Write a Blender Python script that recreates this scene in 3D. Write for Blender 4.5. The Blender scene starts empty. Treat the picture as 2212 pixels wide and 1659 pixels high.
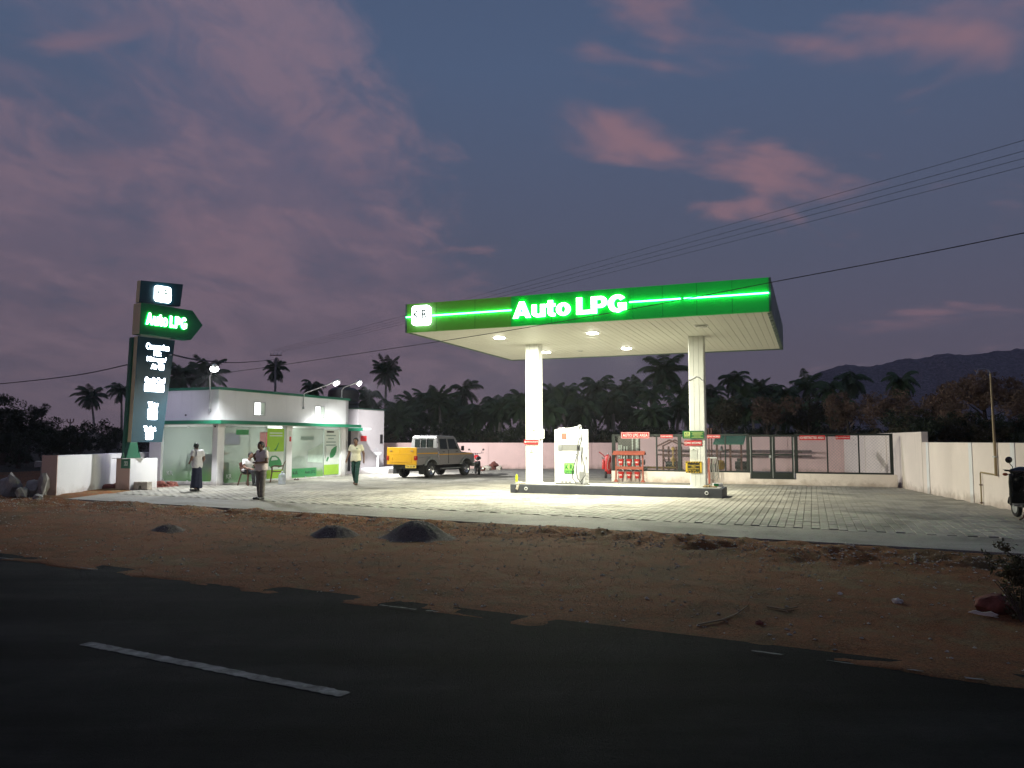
import bpy, bmesh, math, random
import numpy as np
from mathutils import Vector, Matrix, noise

R = math.radians
scene = bpy.context.scene
COL = scene.collection

# ------------------------------------------------------------------ camera
CAM_H, CAM_PITCH, FOCAL = 1.65, math.atan(122.5 / 1640.0), 1640.0
cam_data = bpy.data.cameras.new('camera')
cam_data.sensor_width = 36.0
cam_data.lens = 36.0 * FOCAL / 2212.0
cam_data.clip_start, cam_data.clip_end = 0.05, 9000.0
camera = bpy.data.objects.new('camera', cam_data)
COL.objects.link(camera)
camera.location = (0, 0, CAM_H)
camera.rotation_euler = (R(90) + CAM_PITCH, 0, 0)
scene.camera = camera

# ------------------------------------------------------------------ view and sampling
scene.view_settings.view_transform = 'Standard'
scene.view_settings.look = 'None'
scene.view_settings.exposure = 0.0
scene.view_settings.gamma = 1.0
scene.view_settings.use_curve_mapping = False
scene.cycles.use_denoising = True
scene.cycles.use_adaptive_sampling = True
scene.cycles.adaptive_threshold = 0.03
scene.cycles.adaptive_min_samples = 12
scene.cycles.max_bounces = 5
scene.cycles.diffuse_bounces = 2
scene.cycles.glossy_bounces = 3
scene.cycles.transparent_max_bounces = 12
scene.cycles.volume_bounces = 0
scene.cycles.sample_clamp_indirect = 4.0
scene.cycles.caustics_reflective = False
scene.cycles.caustics_refractive = False


class Nodes:
    """small helper for node graphs"""
    def __init__(self, tree):
        self.t = tree

    def n(self, kind, **kw):
        nd = self.t.nodes.new(kind)
        ins = kw.pop('ins', {})
        for k, v in kw.items():
            setattr(nd, k, v)
        for k, v in ins.items():
            if isinstance(v, bpy.types.NodeSocket):
                self.t.links.new(v, nd.inputs[k])
            else:
                nd.inputs[k].default_value = v
        return nd

    def math(self, op, a, b=0.0, clamp=False):
        return self.n('ShaderNodeMath', operation=op, use_clamp=clamp, ins={0: a, 1: b}).outputs[0]

    def noise(self, vec, scale, detail=4.0, rough=0.55, dist=0.0):
        return self.n('ShaderNodeTexNoise', ins={'Vector': vec, 'Scale': scale, 'Detail': detail, 'Roughness': rough, 'Distortion': dist}).outputs[0]

    def ramp(self, fac, stops, interp='LINEAR'):
        nd = self.n('ShaderNodeValToRGB', ins={0: fac})
        nd.color_ramp.interpolation = interp
        el = nd.color_ramp.elements
        while len(el) < len(stops):
            el.new(0.5)
        for e, (p, c) in zip(el, stops):
            e.position = p
            e.color = c if len(c) == 4 else (*c, 1)
        return nd.outputs[0]

    def mix(self, fac, a, b, blend='MIX'):
        nd = self.n('ShaderNodeMix', data_type='RGBA', blend_type=blend)
        for k, v in ((0, fac), (6, a), (7, b)):
            if isinstance(v, bpy.types.NodeSocket):
                self.t.links.new(v, nd.inputs[k])
            else:
                nd.inputs[k].default_value = v if k == 0 or len(v) == 4 else (*v, 1)
        return nd.outputs[2]

    def step(self, v, lo, hi):
        return self.n('ShaderNodeMapRange', interpolation_type='SMOOTHSTEP', ins={0: v, 1: lo, 2: hi, 3: 0.0, 4: 1.0}).outputs[0]

    def link(self, a, b):
        self.t.links.new(a, b)


def lin(r, g, b):
    f = lambda c: (c / 255 / 12.92) if c / 255 <= 0.04045 else ((c / 255 + 0.055) / 1.055) ** 2.4
    return (f(r), f(g), f(b))


# ------------------------------------------------------------------ dusk sky
SUN_EL, SUN_ROT = R(1.0), R(205)
SKO, PFO = (-4.938, 3.607), (-1.074, -4.191)
world = bpy.data.worlds.new('World')
scene.world = world
world.use_nodes = True
world.cycles.sampling_method = 'MANUAL'
world.cycles.sample_map_resolution = 512
N = Nodes(world.node_tree)
bg = world.node_tree.nodes['Background']
geo = N.n('ShaderNodeTexCoord')
dirv = geo.outputs['Generated']
sky = N.n('ShaderNodeTexSky', sky_type='NISHITA', sun_disc=False, sun_elevation=SUN_EL, sun_rotation=SUN_ROT, air_density=1.0, dust_density=1.2, ozone_density=3.0)
sep = N.n('ShaderNodeSeparateXYZ', ins={0: dirv})
zz = sep.outputs[2]
zc = N.math('MAXIMUM', zz, 0.0)
base = N.mix(1.0, sky.outputs[0], (0.0165, 0.0245, 0.044), 'MULTIPLY')        # the clear dusk sky, blue hour
grad = N.ramp(zc, [(0.0, lin(99, 88, 101)), (0.12, lin(92, 87, 103)), (0.24, lin(84, 88, 107)), (0.45, lin(78, 93, 120)), (1.0, lin(56, 74, 106))])
clear = N.mix(0.82, base, grad)
# a cloud layer seen in perspective: direction divided by its height
den = N.math('ADD', zc, 0.16)
cx = N.math('DIVIDE', sep.outputs[0], den)
cy = N.math('DIVIDE', sep.outputs[1], den)
cl = N.n('ShaderNodeCombineXYZ', ins={0: cx, 1: cy, 2: 0.35}).outputs[0]
clr = N.n('ShaderNodeMapping', ins={0: cl, 1: (SKO[0], SKO[1], 0.0), 2: (0, 0, R(-28)), 3: (1.0, 0.62, 1.0)}).outputs[0]
big = N.noise(clr, 0.62, 3.0, 0.5, 0.3)
mid = N.noise(clr, 2.3, 6.0, 0.62, 0.5)
fine = N.noise(clr, 7.0, 6.0, 0.62, 0.6)
dens = N.math('ADD', N.math('MULTIPLY', big, 0.62), N.math('MULTIPLY', mid, 0.38))
dens = N.math('ADD', dens, N.math('MULTIPLY', N.math('SUBTRACT', fine, 0.5), 0.30))
low = N.step(zc, 0.52, 0.05)                                                       # the deck closes towards the horizon
bank = N.step(N.math('ADD', N.math('MULTIPLY', sep.outputs[0], 0.9), N.math('MULTIPLY', zc, 0.55)), 0.26, -0.10)   # the bank lies to the left of the road
dens2 = N.math('ADD', N.math('ADD', dens, N.math('MULTIPLY', low, 0.09)), N.math('MULTIPLY', N.math('SUBTRACT', bank, 0.66), 0.25))
veil = N.step(dens2, 0.475, 0.64)
lump = N.step(N.math('ADD', mid, N.math('MULTIPLY', N.math('SUBTRACT', fine, 0.5), 0.6)), 0.42, 0.70)
ccol = N.ramp(zc, [(0.0, lin(98, 87, 98)), (0.16, lin(98, 87, 101)), (0.36, lin(96, 90, 110)), (0.7, lin(96, 98, 120))])
ccol2 = N.ramp(zc, [(0.0, lin(108, 94, 104)), (0.18, lin(112, 96, 109)), (0.4, lin(119, 101, 115)), (0.7, lin(116, 106, 124))])
cloud = N.mix(lump, ccol, ccol2)
sky_all = N.mix(N.math('MULTIPLY', veil, 0.86), clear, cloud)
# separate rosy puffs in the clear part
pm = N.n('ShaderNodeMapping', ins={0: cl, 1: (PFO[0], PFO[1], 0.0), 2: (0, 0, R(-38)), 3: (0.8, 1.25, 1.0)}).outputs[0]
puff = N.step(N.math('ADD', N.noise(pm, 2.1, 4.0, 0.5, 0.4), N.math('MULTIPLY', N.math('SUBTRACT', fine, 0.5), 0.12)), 0.55, 0.73)
puff = N.math('MULTIPLY', puff, N.step(zc, 0.07, 0.20))
puff = N.math('MULTIPLY', puff, N.math('SUBTRACT', 1.0, N.math('MULTIPLY', veil, 0.75)))
sky_all = N.mix(N.math('MULTIPLY', puff, 0.8), sky_all, lin(132, 103, 112))
below = N.step(zz, 0.0, -0.06)
sky_all = N.mix(below, sky_all, lin(38, 33, 36))
N.link(sky_all, bg.inputs[0])
bg.inputs[1].default_value = 1.22

# the afterglow, nearly gone, low behind the camera
sun_data = bpy.data.lights.new('sun', 'SUN')
sun_data.energy = 0.02
sun_data.angle = R(20)
sun_data.color = (1.0, 0.72, 0.6)
sun = bpy.data.objects.new('sun', sun_data)
COL.objects.link(sun)
sun.rotation_euler = (R(82), 0, R(180) - SUN_ROT)

# ------------------------------------------------------------------ helpers
_F = Vector((0, math.cos(CAM_PITCH), math.sin(CAM_PITCH)))
_U = Vector((0, -math.sin(CAM_PITCH), math.cos(CAM_PITCH)))


def ray(x, y):
    return Vector(((x - 1106) / FOCAL, 0, 0)) + _U * ((829.5 - y) / FOCAL) + _F


def G(x, y, z=0.0):
    """the point of the plane z that stands at photograph position x, y (2212 px wide)"""
    d = ray(x, y)
    return Vector((0, 0, CAM_H)) + d * ((z - CAM_H) / d.z)


def AT(x, y, dist):
    d = ray(x, y)
    return Vector((0, 0, CAM_H)) + d * (dist / d.y)


class Frame:
    def __init__(self, x, y, deg):
        self.x, self.y, self.a = x, y, R(deg)

    def w(self, lx, ly, z=0.0):
        c, s = math.cos(self.a), math.sin(self.a)
        return Vector((self.x + lx * c - ly * s, self.y + lx * s + ly * c, z))

    def l(self, p):
        c, s = math.cos(self.a), math.sin(self.a)
        dx, dy = p[0] - self.x, p[1] - self.y
        return (dx * c + dy * s, -dx * s + dy * c)


ST = Frame(3.1, 23.75, -21.5)        # the station's own axes: x along the canopy front, y away from the road


# ---- materials
MATS = {}


def mat(name, col, rough=0.6, metal=0.0, var=0.12, scale=3.0, bump=0.0, bscale=40.0, col2=None, spec=0.5, coat=0.0, detail=5.0, alpha=1.0, stain=0.0):
    if name in MATS:
        return MATS[name]
    m = bpy.data.materials.new(name)
    m.use_nodes = True
    n = Nodes(m.node_tree)
    b = m.node_tree.nodes['Principled BSDF']
    tc = n.n('ShaderNodeTexCoord').outputs['Object']
    a = tuple(max(0, c * (1 - var)) for c in col)
    z = col2 or tuple(min(1, c * (1 + var)) for c in col)
    f = n.noise(tc, scale, detail, 0.6)
    c = n.ramp(f, [(0.3, a), (0.7, z)])
    if stain:                                   # splashed mud along the foot, run marks and patches
        sep_ = n.n('ShaderNodeSeparateXYZ', ins={0: tc})
        mud = n.step(n.math('ADD', sep_.outputs[2], n.math('MULTIPLY', n.math('SUBTRACT', n.noise(tc, 2.6, 5.0, 0.65), 0.5), 0.9)), 0.26, -0.12)
        c = n.mix(n.math('MULTIPLY', mud, stain), c, (0.20, 0.125, 0.075))
        run = n.n('ShaderNodeMapping', ins={0: tc, 3: (3.2, 3.2, 0.28)}).outputs[0]
        rm = n.step(n.noise(run, 1.3, 4.0, 0.6), 0.56, 0.74)
        c = n.mix(n.math('MULTIPLY', rm, stain * 0.5), c, tuple(v * 0.62 for v in col))
    n.link(c, b.inputs['Base Color'])
    rr = n.n('ShaderNodeMapRange', ins={0: n.noise(tc, scale * 2.3, 3.0), 1: 0.3, 2: 0.7, 3: max(0.03, rough - 0.08), 4: min(1, rough + 0.08)}).outputs[0]
    n.link(rr, b.inputs['Roughness'])
    b.inputs['Metallic'].default_value = metal
    b.inputs['Specular IOR Level'].default_value = spec
    b.inputs['Coat Weight'].default_value = coat
    b.inputs['Alpha'].default_value = alpha
    if bump:
        bn = n.n('ShaderNodeBump', ins={'Strength': min(1.0, bump), 'Distance': 0.02, 'Height': n.noise(tc, bscale, 6.0, 0.65)})
        n.link(bn.outputs[0], b.inputs['Normal'])
    MATS[name] = m
    return m


def emit(name, col, strength):
    if name in MATS:
        return MATS[name]
    m = bpy.data.materials.new(name)
    m.use_nodes = True
    b = m.node_tree.nodes['Principled BSDF']
    b.inputs['Base Color'].default_value = (*[min(0.8, c) for c in col], 1)
    b.inputs['Emission Color'].default_value = (*col, 1)
    b.inputs['Emission Strength'].default_value = strength
    if name in ('lamp_lens', 'lamp_globe', 'fluorescent_tube', 'far_bulb', 'lit_window'):
        m.cycles.emission_sampling = 'NONE'          # each has a lamp of its own beside it
    MATS[name] = m
    return m


# ---- mesh building
class MB:
    def __init__(self):
        self.v, self.f = [], []

    def add(self, vs, fs, M=None):
        o = len(self.v)
        self.v.extend([tuple(M @ Vector(p)) for p in vs] if M is not None else [tuple(p) for p in vs])
        self.f.extend([tuple(i + o for i in f) for f in fs])
        return self

    def box(self, x0, x1, y0, y1, z0, z1, M=None):
        vs = [(x0, y0, z0), (x1, y0, z0), (x1, y1, z0), (x0, y1, z0), (x0, y0, z1), (x1, y0, z1), (x1, y1, z1), (x0, y1, z1)]
        return self.add(vs, [(0, 3, 2, 1), (4, 5, 6, 7), (0, 1, 5, 4), (1, 2, 6, 5), (2, 3, 7, 6), (3, 0, 4, 7)], M)

    def cbox(self, c, s, M=None):
        return self.box(c[0] - s[0] / 2, c[0] + s[0] / 2, c[1] - s[1] / 2, c[1] + s[1] / 2, c[2] - s[2] / 2, c[2] + s[2] / 2, M)

    def bar(self, p, q, w, h=None, up=(0, 0, 1)):
        """a rectangular bar from p to q"""
        p, q = Vector(p), Vector(q)
        h = h or w
        d = (q - p).normalized()
        upv = Vector(up)
        if abs(d.dot(upv)) > 0.98:
            upv = Vector((0, 1, 0))
        s = d.cross(upv).normalized()
        t = s.cross(d)
        vs = []
        for c in (p, q):
            for a, b in ((-1, -1), (1, -1), (1, 1), (-1, 1)):
                vs.append(c + s * (a * w / 2) + t * (b * h / 2))
        return self.add(vs, [(0, 1, 2, 3), (7, 6, 5, 4), (0, 4, 5, 1), (1, 5, 6, 2), (2, 6, 7, 3), (3, 7, 4, 0)])

    def tube(self, pts, rad, n=8, cap=True):
        pts = [Vector(p) for p in pts]
        k = len(pts)
        rads = rad if isinstance(rad, (list, tuple)) else [rad] * k
        vs, fs = [], []
        s = None
        for i, p in enumerate(pts):
            d = (pts[min(i + 1, k - 1)] - pts[max(i - 1, 0)]).normalized()
            if s is None:
                a = Vector((0, 0, 1)) if abs(d.z) < 0.95 else Vector((1, 0, 0))
                s = d.cross(a).normalized()
            else:
                s = (s - d * s.dot(d)).normalized()
            t = s.cross(d)
            for j in range(n):
                an = 2 * math.pi * j / n
                vs.append(p + (s * math.cos(an) + t * math.sin(an)) * rads[i])
        for i in range(k - 1):
            for j in range(n):
                a, b = i * n + j, i * n + (j + 1) % n
                fs.append((a, b, b + n, a + n))
        if cap:
            fs.append(tuple(range(n)))
            fs.append(tuple(range((k - 1) * n, k * n))[::-1])
        return self.add(vs, fs)

    def cyl(self, p, q, r, r2=None, n=16):
        return self.tube([p, q], [r, r if r2 is None else r2], n)

    def lathe(self, prof, n=20, M=None, cap=True):
        vs, fs = [], []
        k = len(prof)
        for r, z in prof:
            for j in range(n):
                an = 2 * math.pi * j / n
                vs.append((r * math.cos(an), r * math.sin(an), z))
        for i in range(k - 1):
            for j in range(n):
                a, b = i * n + j, i * n + (j + 1) % n
                fs.append((a, b, b + n, a + n))
        if cap:
            fs.append(tuple(range(n))[::-1])
            fs.append(tuple(range((k - 1) * n, k * n)))
        return self.add(vs, fs, M)

    def prism(self, poly, a, b, axis='y', M=None):
        """poly of (p, q) pushed along an axis from a to b: axis y -> (x, z), z -> (x, y), x -> (y, z)"""
        n = len(poly)
        mk = {'y': lambda p, t: (p[0], t, p[1]), 'z': lambda p, t: (p[0], p[1], t), 'x': lambda p, t: (t, p[0], p[1])}[axis]
        vs = [mk(p, a) for p in poly] + [mk(p, b) for p in poly]
        fs = [tuple(range(n)), tuple(range(n, 2 * n))[::-1]] + [(i, i + n, (i + 1) % n + n, (i + 1) % n) for i in range(n)]
        return self.add(vs, fs, M)

    def ring(self, c, rad, r, axis, n=24, m=8):
        """a torus: centre, ring radius, tube radius, axis"""
        ax = Vector(axis).normalized()
        a = Vector((0, 0, 1)) if abs(ax.z) < 0.9 else Vector((1, 0, 0))
        s = ax.cross(a).normalized()
        t = ax.cross(s)
        vs, fs = [], []
        for i in range(n):
            an = 2 * math.pi * i / n
            o = s * math.cos(an) + t * math.sin(an)
            for j in range(m):
                b = 2 * math.pi * j / m
                vs.append(Vector(c) + o * (rad + r * math.cos(b)) + ax * (r * math.sin(b)))
        for i in range(n):
            for j in range(m):
                fs.append((i * m + j, ((i + 1) % n) * m + j, ((i + 1) % n) * m + (j + 1) % m, i * m + (j + 1) % m))
        return self.add(vs, fs)

    def mesh(self, name):
        me = bpy.data.meshes.new(name)
        me.from_pydata(self.v, [], self.f)
        bm = bmesh.new()
        bm.from_mesh(me)
        bmesh.ops.recalc_face_normals(bm, faces=bm.faces)
        bm.to_mesh(me)
        bm.free()
        return me

    def build(self, name, m=None, parent=None, smooth=False, bevel=0.0, loc=None, rot=None):
        return link(name, self.mesh(name), m, parent, smooth, bevel, loc, rot)


def link(name, me, m=None, parent=None, smooth=False, bevel=0.0, loc=None, rot=None):
    o = bpy.data.objects.new(name, me)
    COL.objects.link(o)
    if m is not None and not me.materials:
        me.materials.append(m)
    if smooth:
        me.polygons.foreach_set('use_smooth', [True] * len(me.polygons))
        if smooth != 'all':
            me.set_sharp_from_angle(angle=R(38))
    if bevel:
        md = o.modifiers.new('bevel', 'BEVEL')
        md.width, md.segments, md.limit_method, md.angle_limit = bevel, 2, 'ANGLE', R(35)
    if parent is not None:
        o.parent = parent
    if loc is not None:
        o.location = loc
    if rot is not None:
        o.rotation_euler = rot
    return o


def thing(name, label, cat, loc=(0, 0, 0), rz=0.0, group=None):
    o = bpy.data.objects.new(name, None)
    o.empty_display_size = 0.1
    COL.objects.link(o)
    o.location = loc
    o.rotation_euler = (0, 0, rz)
    return tag(o, label, cat, group)


def tag(o, label=None, cat=None, group=None, kind=None):
    for k, v in (('label', label), ('category', cat), ('group', group), ('kind', kind)):
        if v:
            o[k] = v
    return o


def copy_tree(o, parent=None):
    c = o.copy()
    COL.objects.link(c)
    c.parent = parent
    for ch in list(o.children):
        copy_tree(ch, c)
    return c


FONT_CACHE = {}


def text_mesh(s, size=1.0, depth=0.0, bold=0.0, align='CENTER', xs=1.0, space=1.0, bev=0.0):
    """lettering as a mesh in its x-y plane, centred on the origin"""
    cu = bpy.data.curves.new('lettering', 'FONT')
    cu.body = s
    cu.size = size
    cu.extrude = depth / 2
    cu.offset = bold
    cu.bevel_depth = bev
    cu.align_x = align
    cu.align_y = 'CENTER'
    cu.space_character = space
    cu.resolution_u = 4
    t = bpy.data.objects.new('lettering', cu)
    COL.objects.link(t)
    dg = bpy.context.evaluated_depsgraph_get()
    me = bpy.data.meshes.new_from_object(t.evaluated_get(dg))
    bpy.data.objects.remove(t)
    bpy.data.curves.remove(cu)
    if xs != 1.0:
        me.transform(Matrix.Diagonal((xs, 1, 1, 1)))
    return me


def centre_mesh(me):
    xs = [v.co.x for v in me.vertices]
    ys = [v.co.y for v in me.vertices]
    if xs:
        me.transform(Matrix.Translation((-(min(xs) + max(xs)) / 2, -(min(ys) + max(ys)) / 2, 0)))
    return me


def fit_text(s, w, h, depth=0.004, bold=0.0, space=1.0):
    """lettering fitted into a box w by h, standing in x-z, facing -y"""
    me = centre_mesh(text_mesh(s, 1.0, 0.0, bold, space=space))
    xs = [v.co.x for v in me.vertices]
    ys = [v.co.y for v in me.vertices]
    sx, sy = w / (max(xs) - min(xs)), h / (max(ys) - min(ys))
    me.transform(Matrix.Rotation(R(90), 4, 'X') @ Matrix.Diagonal((sx, sy, 1, 1)))
    if depth:
        bm = bmesh.new()
        bm.from_mesh(me)
        bmesh.ops.remove_doubles(bm, verts=bm.verts, dist=1e-5)
        r = bmesh.ops.extrude_face_region(bm, geom=bm.faces[:])
        bmesh.ops.translate(bm, verts=[e for e in r['geom'] if isinstance(e, bmesh.types.BMVert)], vec=(0, -depth, 0))
        bmesh.ops.recalc_face_normals(bm, faces=bm.faces)
        bm.to_mesh(me)
        bm.free()
    return me


def rounded_rect(w, h, r, n=5):
    pts = []
    for cx, cy, a0 in ((w / 2 - r, h / 2 - r, 0), (-w / 2 + r, h / 2 - r, 90), (-w / 2 + r, -h / 2 + r, 180), (w / 2 - r, -h / 2 + r, 270)):
        for i in range(n + 1):
            a = R(a0 + 90 * i / n)
            pts.append((cx + r * math.cos(a), cy + r * math.sin(a)))
    return pts


# ---- smooth bodies from rounded cones: one continuous skin, meshed with surface nets
def sd_cone(P, a, b, ra, rb):
    a, b = np.array(a, float), np.array(b, float)
    ab = b - a
    L = float(ab @ ab) + 1e-9
    t = np.clip(((P - a) @ ab) / L, 0, 1)
    d = P - (a + t[:, None] * ab)
    return np.sqrt((d * d).sum(1)) - (ra + (rb - ra) * t)


def sd_ell(P, c, r):
    q = (P - np.array(c)) / np.array(r)
    k = np.sqrt((q * q).sum(1))
    return (k - 1) * min(r)


def smin(a, b, k):
    h = np.clip(0.5 + 0.5 * (b - a) / k, 0, 1)
    return b + (a - b) * h - k * h * (1 - h)


def sdf_mesh(name, fn, lo, hi, h):
    lo, hi = np.array(lo, float), np.array(hi, float)
    n = np.maximum(4, np.ceil((hi - lo) / h).astype(int) + 1)
    ax = [lo[i] + h * np.arange(n[i]) for i in range(3)]
    X, Y, Z = np.meshgrid(*ax, indexing='ij')
    V = fn(np.stack([X.ravel(), Y.ravel(), Z.ravel()], 1)).reshape(n)
    ins = V < 0
    cnt = np.zeros(n - 1, int)
    acc = np.zeros((*(n - 1), 3))
    sl = lambda o: tuple(slice(o[i], o[i] + n[i] - 1) for i in range(3))
    corners = [(i, j, k) for i in (0, 1) for j in (0, 1) for k in (0, 1)]
    for c in corners:
        for d in range(3):
            if c[d] == 0:
                e = list(c)
                e[d] = 1
                va, vb = V[sl(c)], V[sl(e)]
                m = (va < 0) != (vb < 0)
                t = np.where(m, va / np.where(m, va - vb, 1), 0)
                p = np.zeros((*(n - 1), 3))
                for q in range(3):
                    p[..., q] = c[q]
                p[..., d] += t
                acc += np.where(m[..., None], p, 0)
                cnt += m
    act = cnt > 0
    idx = -np.ones(n - 1, int)
    idx[act] = np.arange(act.sum())
    ii = np.argwhere(act)
    verts = lo + h * (ii + acc[act] / cnt[act][:, None])
    faces = []
    for d in range(3):
        a = [slice(1, n[i] - 1) for i in range(3)]
        a[d] = slice(0, n[d] - 1)
        b = list(a)
        b[d] = slice(1, n[d])
        m = ins[tuple(a)] != ins[tuple(b)]
        fl = ins[tuple(a)][m]
        q = np.argwhere(m) + np.array([0 if i == d else 1 for i in range(3)])
        u, w = [i for i in range(3) if i != d]
        def cell(du, dw):
            r = q.copy()
            r[:, u] += du
            r[:, w] += dw
            return idx[r[:, 0], r[:, 1], r[:, 2]]
        quad = np.stack([cell(-1, -1), cell(0, -1), cell(0, 0), cell(-1, 0)], 1)
        flip = fl if d != 1 else ~fl
        quad = np.where(flip[:, None], quad, quad[:, ::-1])
        faces.append(quad[(quad >= 0).all(1)])
    me = bpy.data.meshes.new(name)
    me.from_pydata(verts.tolist(), [], np.concatenate(faces).tolist())
    me.validate()
    me.polygons.foreach_set('use_smooth', [True] * len(me.polygons))
    return me


def fbm(x, y, z=0.0, s=1.0, o=4):
    return noise.fractal(Vector((x * s, y * s, z)), 1.0, 2.0, o, noise_basis='PERLIN_ORIGINAL')


# ---- heavy grotesque capitals for the lit lettering, built from bars and arcs; cap height 1, facing -y
def heavy_glyph(ch, w, h, depth):
    xh = 0.76
    b = MB()
    cnt = [0]

    def quad(pts):
        cnt[0] += 1
        b.prism(pts, -depth - 0.0006 * cnt[0], 0.0, 'y')

    def bar(x0, x1, z0, z1):
        quad([(x0, z0), (x1, z0), (x1, z1), (x0, z1)])

    def arc(cx, cz, rx, rz, tx, tz, a0, a1, n=18):
        cnt[0] += 1
        A = [R(a0 + (a1 - a0) * i / n) for i in range(n + 1)]
        o = len(b.v)
        d = -depth - 0.0006 * cnt[0]
        for y in (d, 0.0):
            for a in A:
                b.v.append((cx + rx * math.cos(a), y, cz + rz * math.sin(a)))
                b.v.append((cx + (rx - tx) * math.cos(a), y, cz + (rz - tz) * math.sin(a)))
        m = 2 * (n + 1)
        for i in range(n):
            p, q = o + 2 * i, o + 2 * i + 2
            b.f += [(p, q, q + 1, p + 1), (p + m, p + 1 + m, q + 1 + m, q + m), (p, p + m, q + m, q), (p + 1, q + 1, q + 1 + m, p + 1 + m)]
        for p in (o, o + 2 * n):
            b.f.append((p, p + 1, p + 1 + m, p + m))

    T = 0.26
    if ch == 'A':
        W = 0.96
        quad([(0.0, 0), (0.27, 0), (0.60, 1), (0.35, 1)])
        quad([(W, 0), (W - 0.27, 0), (W - 0.60, 1), (W - 0.35, 1)])
        bar(0.22, W - 0.22, 0.17, 0.36)
        hh = 1.0
    elif ch == 'u':
        W, hh = 0.72, xh
        bar(0, T, 0.24, xh)
        bar(W - T, W, 0.0, xh)
        arc(W / 2, 0.28, W / 2, 0.29, T, 0.18, 180, 360)
    elif ch == 't':
        W, hh = 0.48, 0.96
        bar(0.10, 0.10 + T, 0.16, 0.96)
        bar(0.0, W, xh - 0.19, xh)
        arc(0.30 + 0.05, 0.19, 0.25, 0.20, T * 0.96, 0.17, 180, 275)
        bar(0.35, W, -0.005, 0.175)
    elif ch == 'o':
        W, hh = 0.74, xh
        arc(W / 2, xh / 2, W / 2, xh / 2 + 0.01, T, 0.19, 0, 360, 36)
    elif ch == 'L':
        W, hh = 0.70, 1.0
        bar(0, 0.29, 0, 1)
        bar(0.28, W, 0, 0.23)
    elif ch == 'P':
        W, hh = 0.80, 1.0
        bar(0, 0.29, 0, 1)
        bar(0.28, 0.48, 0.80, 1.0)
        bar(0.28, 0.48, 0.32, 0.52)
        arc(0.47, 0.66, W - 0.47, 0.34, 0.27, 0.20, -90, 90)
    else:
        W, hh = 0.92, 1.0
        arc(W / 2, 0.5, W / 2, 0.52, 0.28, 0.23, 38, 322, 34)
        bar(W - 0.28, W - 0.02, 0.10, 0.50)
        bar(W / 2 + 0.02, W - 0.02, 0.33, 0.53)
    me = b.mesh('letter')
    k = h / 1.0
    me.transform(Matrix.Diagonal((w / W, 1, k, 1)))
    return me


GLYPH_W = {'A': 0.96, 'u': 0.72, 't': 0.48, 'o': 0.74, 'L': 0.70, 'P': 0.80, 'G': 0.92}


def heavy_word(x0, x1, z0, cap, depth, y, parent, m_face, m_side):
    gap, word = 0.045, 0.30
    tot = sum(GLYPH_W[c] for c in 'AutoLPG') + 5 * gap + word
    k = (x1 - x0) / tot
    x = x0
    for ch in 'AutoLPG':
        w = GLYPH_W[ch] * k
        me = heavy_glyph(ch, w, cap, depth)
        o = link('letter', me, m_face, parent)
        me.materials.append(m_side)
        for pgn in me.polygons:
            if abs(pgn.normal.y) < 0.5:
                pgn.material_index = 1
        o.location = (x, y, z0)
        x += w + (word if ch == 'o' else gap) * k

# ------------------------------------------------------------------ materials of the place
def ground_mat(name, stops, scale, bump, fine=30.0, rough=0.95, patch=0.35, blot=0.0):
    m = bpy.data.materials.new(name)
    m.use_nodes = True
    n = Nodes(m.node_tree)
    b = m.node_tree.nodes['Principled BSDF']
    tc = n.n('ShaderNodeTexCoord').outputs['Object']
    f1 = n.noise(tc, scale, 6.0, 0.62, 0.4)
    f2 = n.noise(tc, scale * 9, 5.0, 0.65)
    f3 = n.noise(tc, fine * 2.5, 3.0, 0.7)
    f = n.math('ADD', n.math('MULTIPLY', f1, 1 - patch), n.math('MULTIPLY', f2, patch))
    c = n.ramp(f, stops)
    speck = n.ramp(f3, [(0.36, (0.55, 0.55, 0.55)), (0.5, (1, 1, 1)), (0.66, (1.45, 1.4, 1.35))])
    c = n.mix(1.0, c, speck, 'MULTIPLY')
    n.link(c, b.inputs['Base Color'])
    b.inputs['Roughness'].default_value = rough
    b.inputs['Specular IOR Level'].default_value = 0.25
    h = n.math('ADD', n.noise(tc, fine, 6.0, 0.7), n.math('MULTIPLY', n.noise(tc, fine * 5, 3.0, 0.6), 0.35))
    bn = n.n('ShaderNodeBump', ins={'Strength': bump, 'Distance': 0.03, 'Height': h})
    n.link(bn.outputs[0], b.inputs['Normal'])
    MATS[name] = m
    return m


M_DIRT = ground_mat('dirt', [(0.30, (0.040, 0.022, 0.009)), (0.43, (0.140, 0.076, 0.030)), (0.52, (0.205, 0.076, 0.026)), (0.60, (0.180, 0.112, 0.048)), (0.70, (0.285, 0.190, 0.092))], 0.33, 1.0, 20.0)
M_ASPHALT = ground_mat('asphalt', [(0.32, (0.009, 0.0097, 0.0093)), (0.5, (0.016, 0.0172, 0.0165)), (0.68, (0.030, 0.031, 0.029))], 0.30, 0.6, 60.0, 0.9)
M_ASPHALT.node_tree.nodes['Principled BSDF'].inputs['Specular IOR Level'].default_value = 0.08
_n = Nodes(M_ASPHALT.node_tree)
_b = M_ASPHALT.node_tree.nodes['Principled BSDF']
_tc = _n.n('ShaderNodeTexCoord').outputs['Object']
_mp = _n.n('ShaderNodeMapping', ins={0: _tc, 2: (0, 0, R(27.7)), 3: (0.10, 1.0, 1.0)}).outputs[0]
_st = _n.ramp(_n.noise(_mp, 1.1, 4.0, 0.6), [(0.36, (0.40, 0.40, 0.41)), (0.5, (1.0, 1.0, 1.0)), (0.64, (1.75, 1.7, 1.65))])
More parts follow.
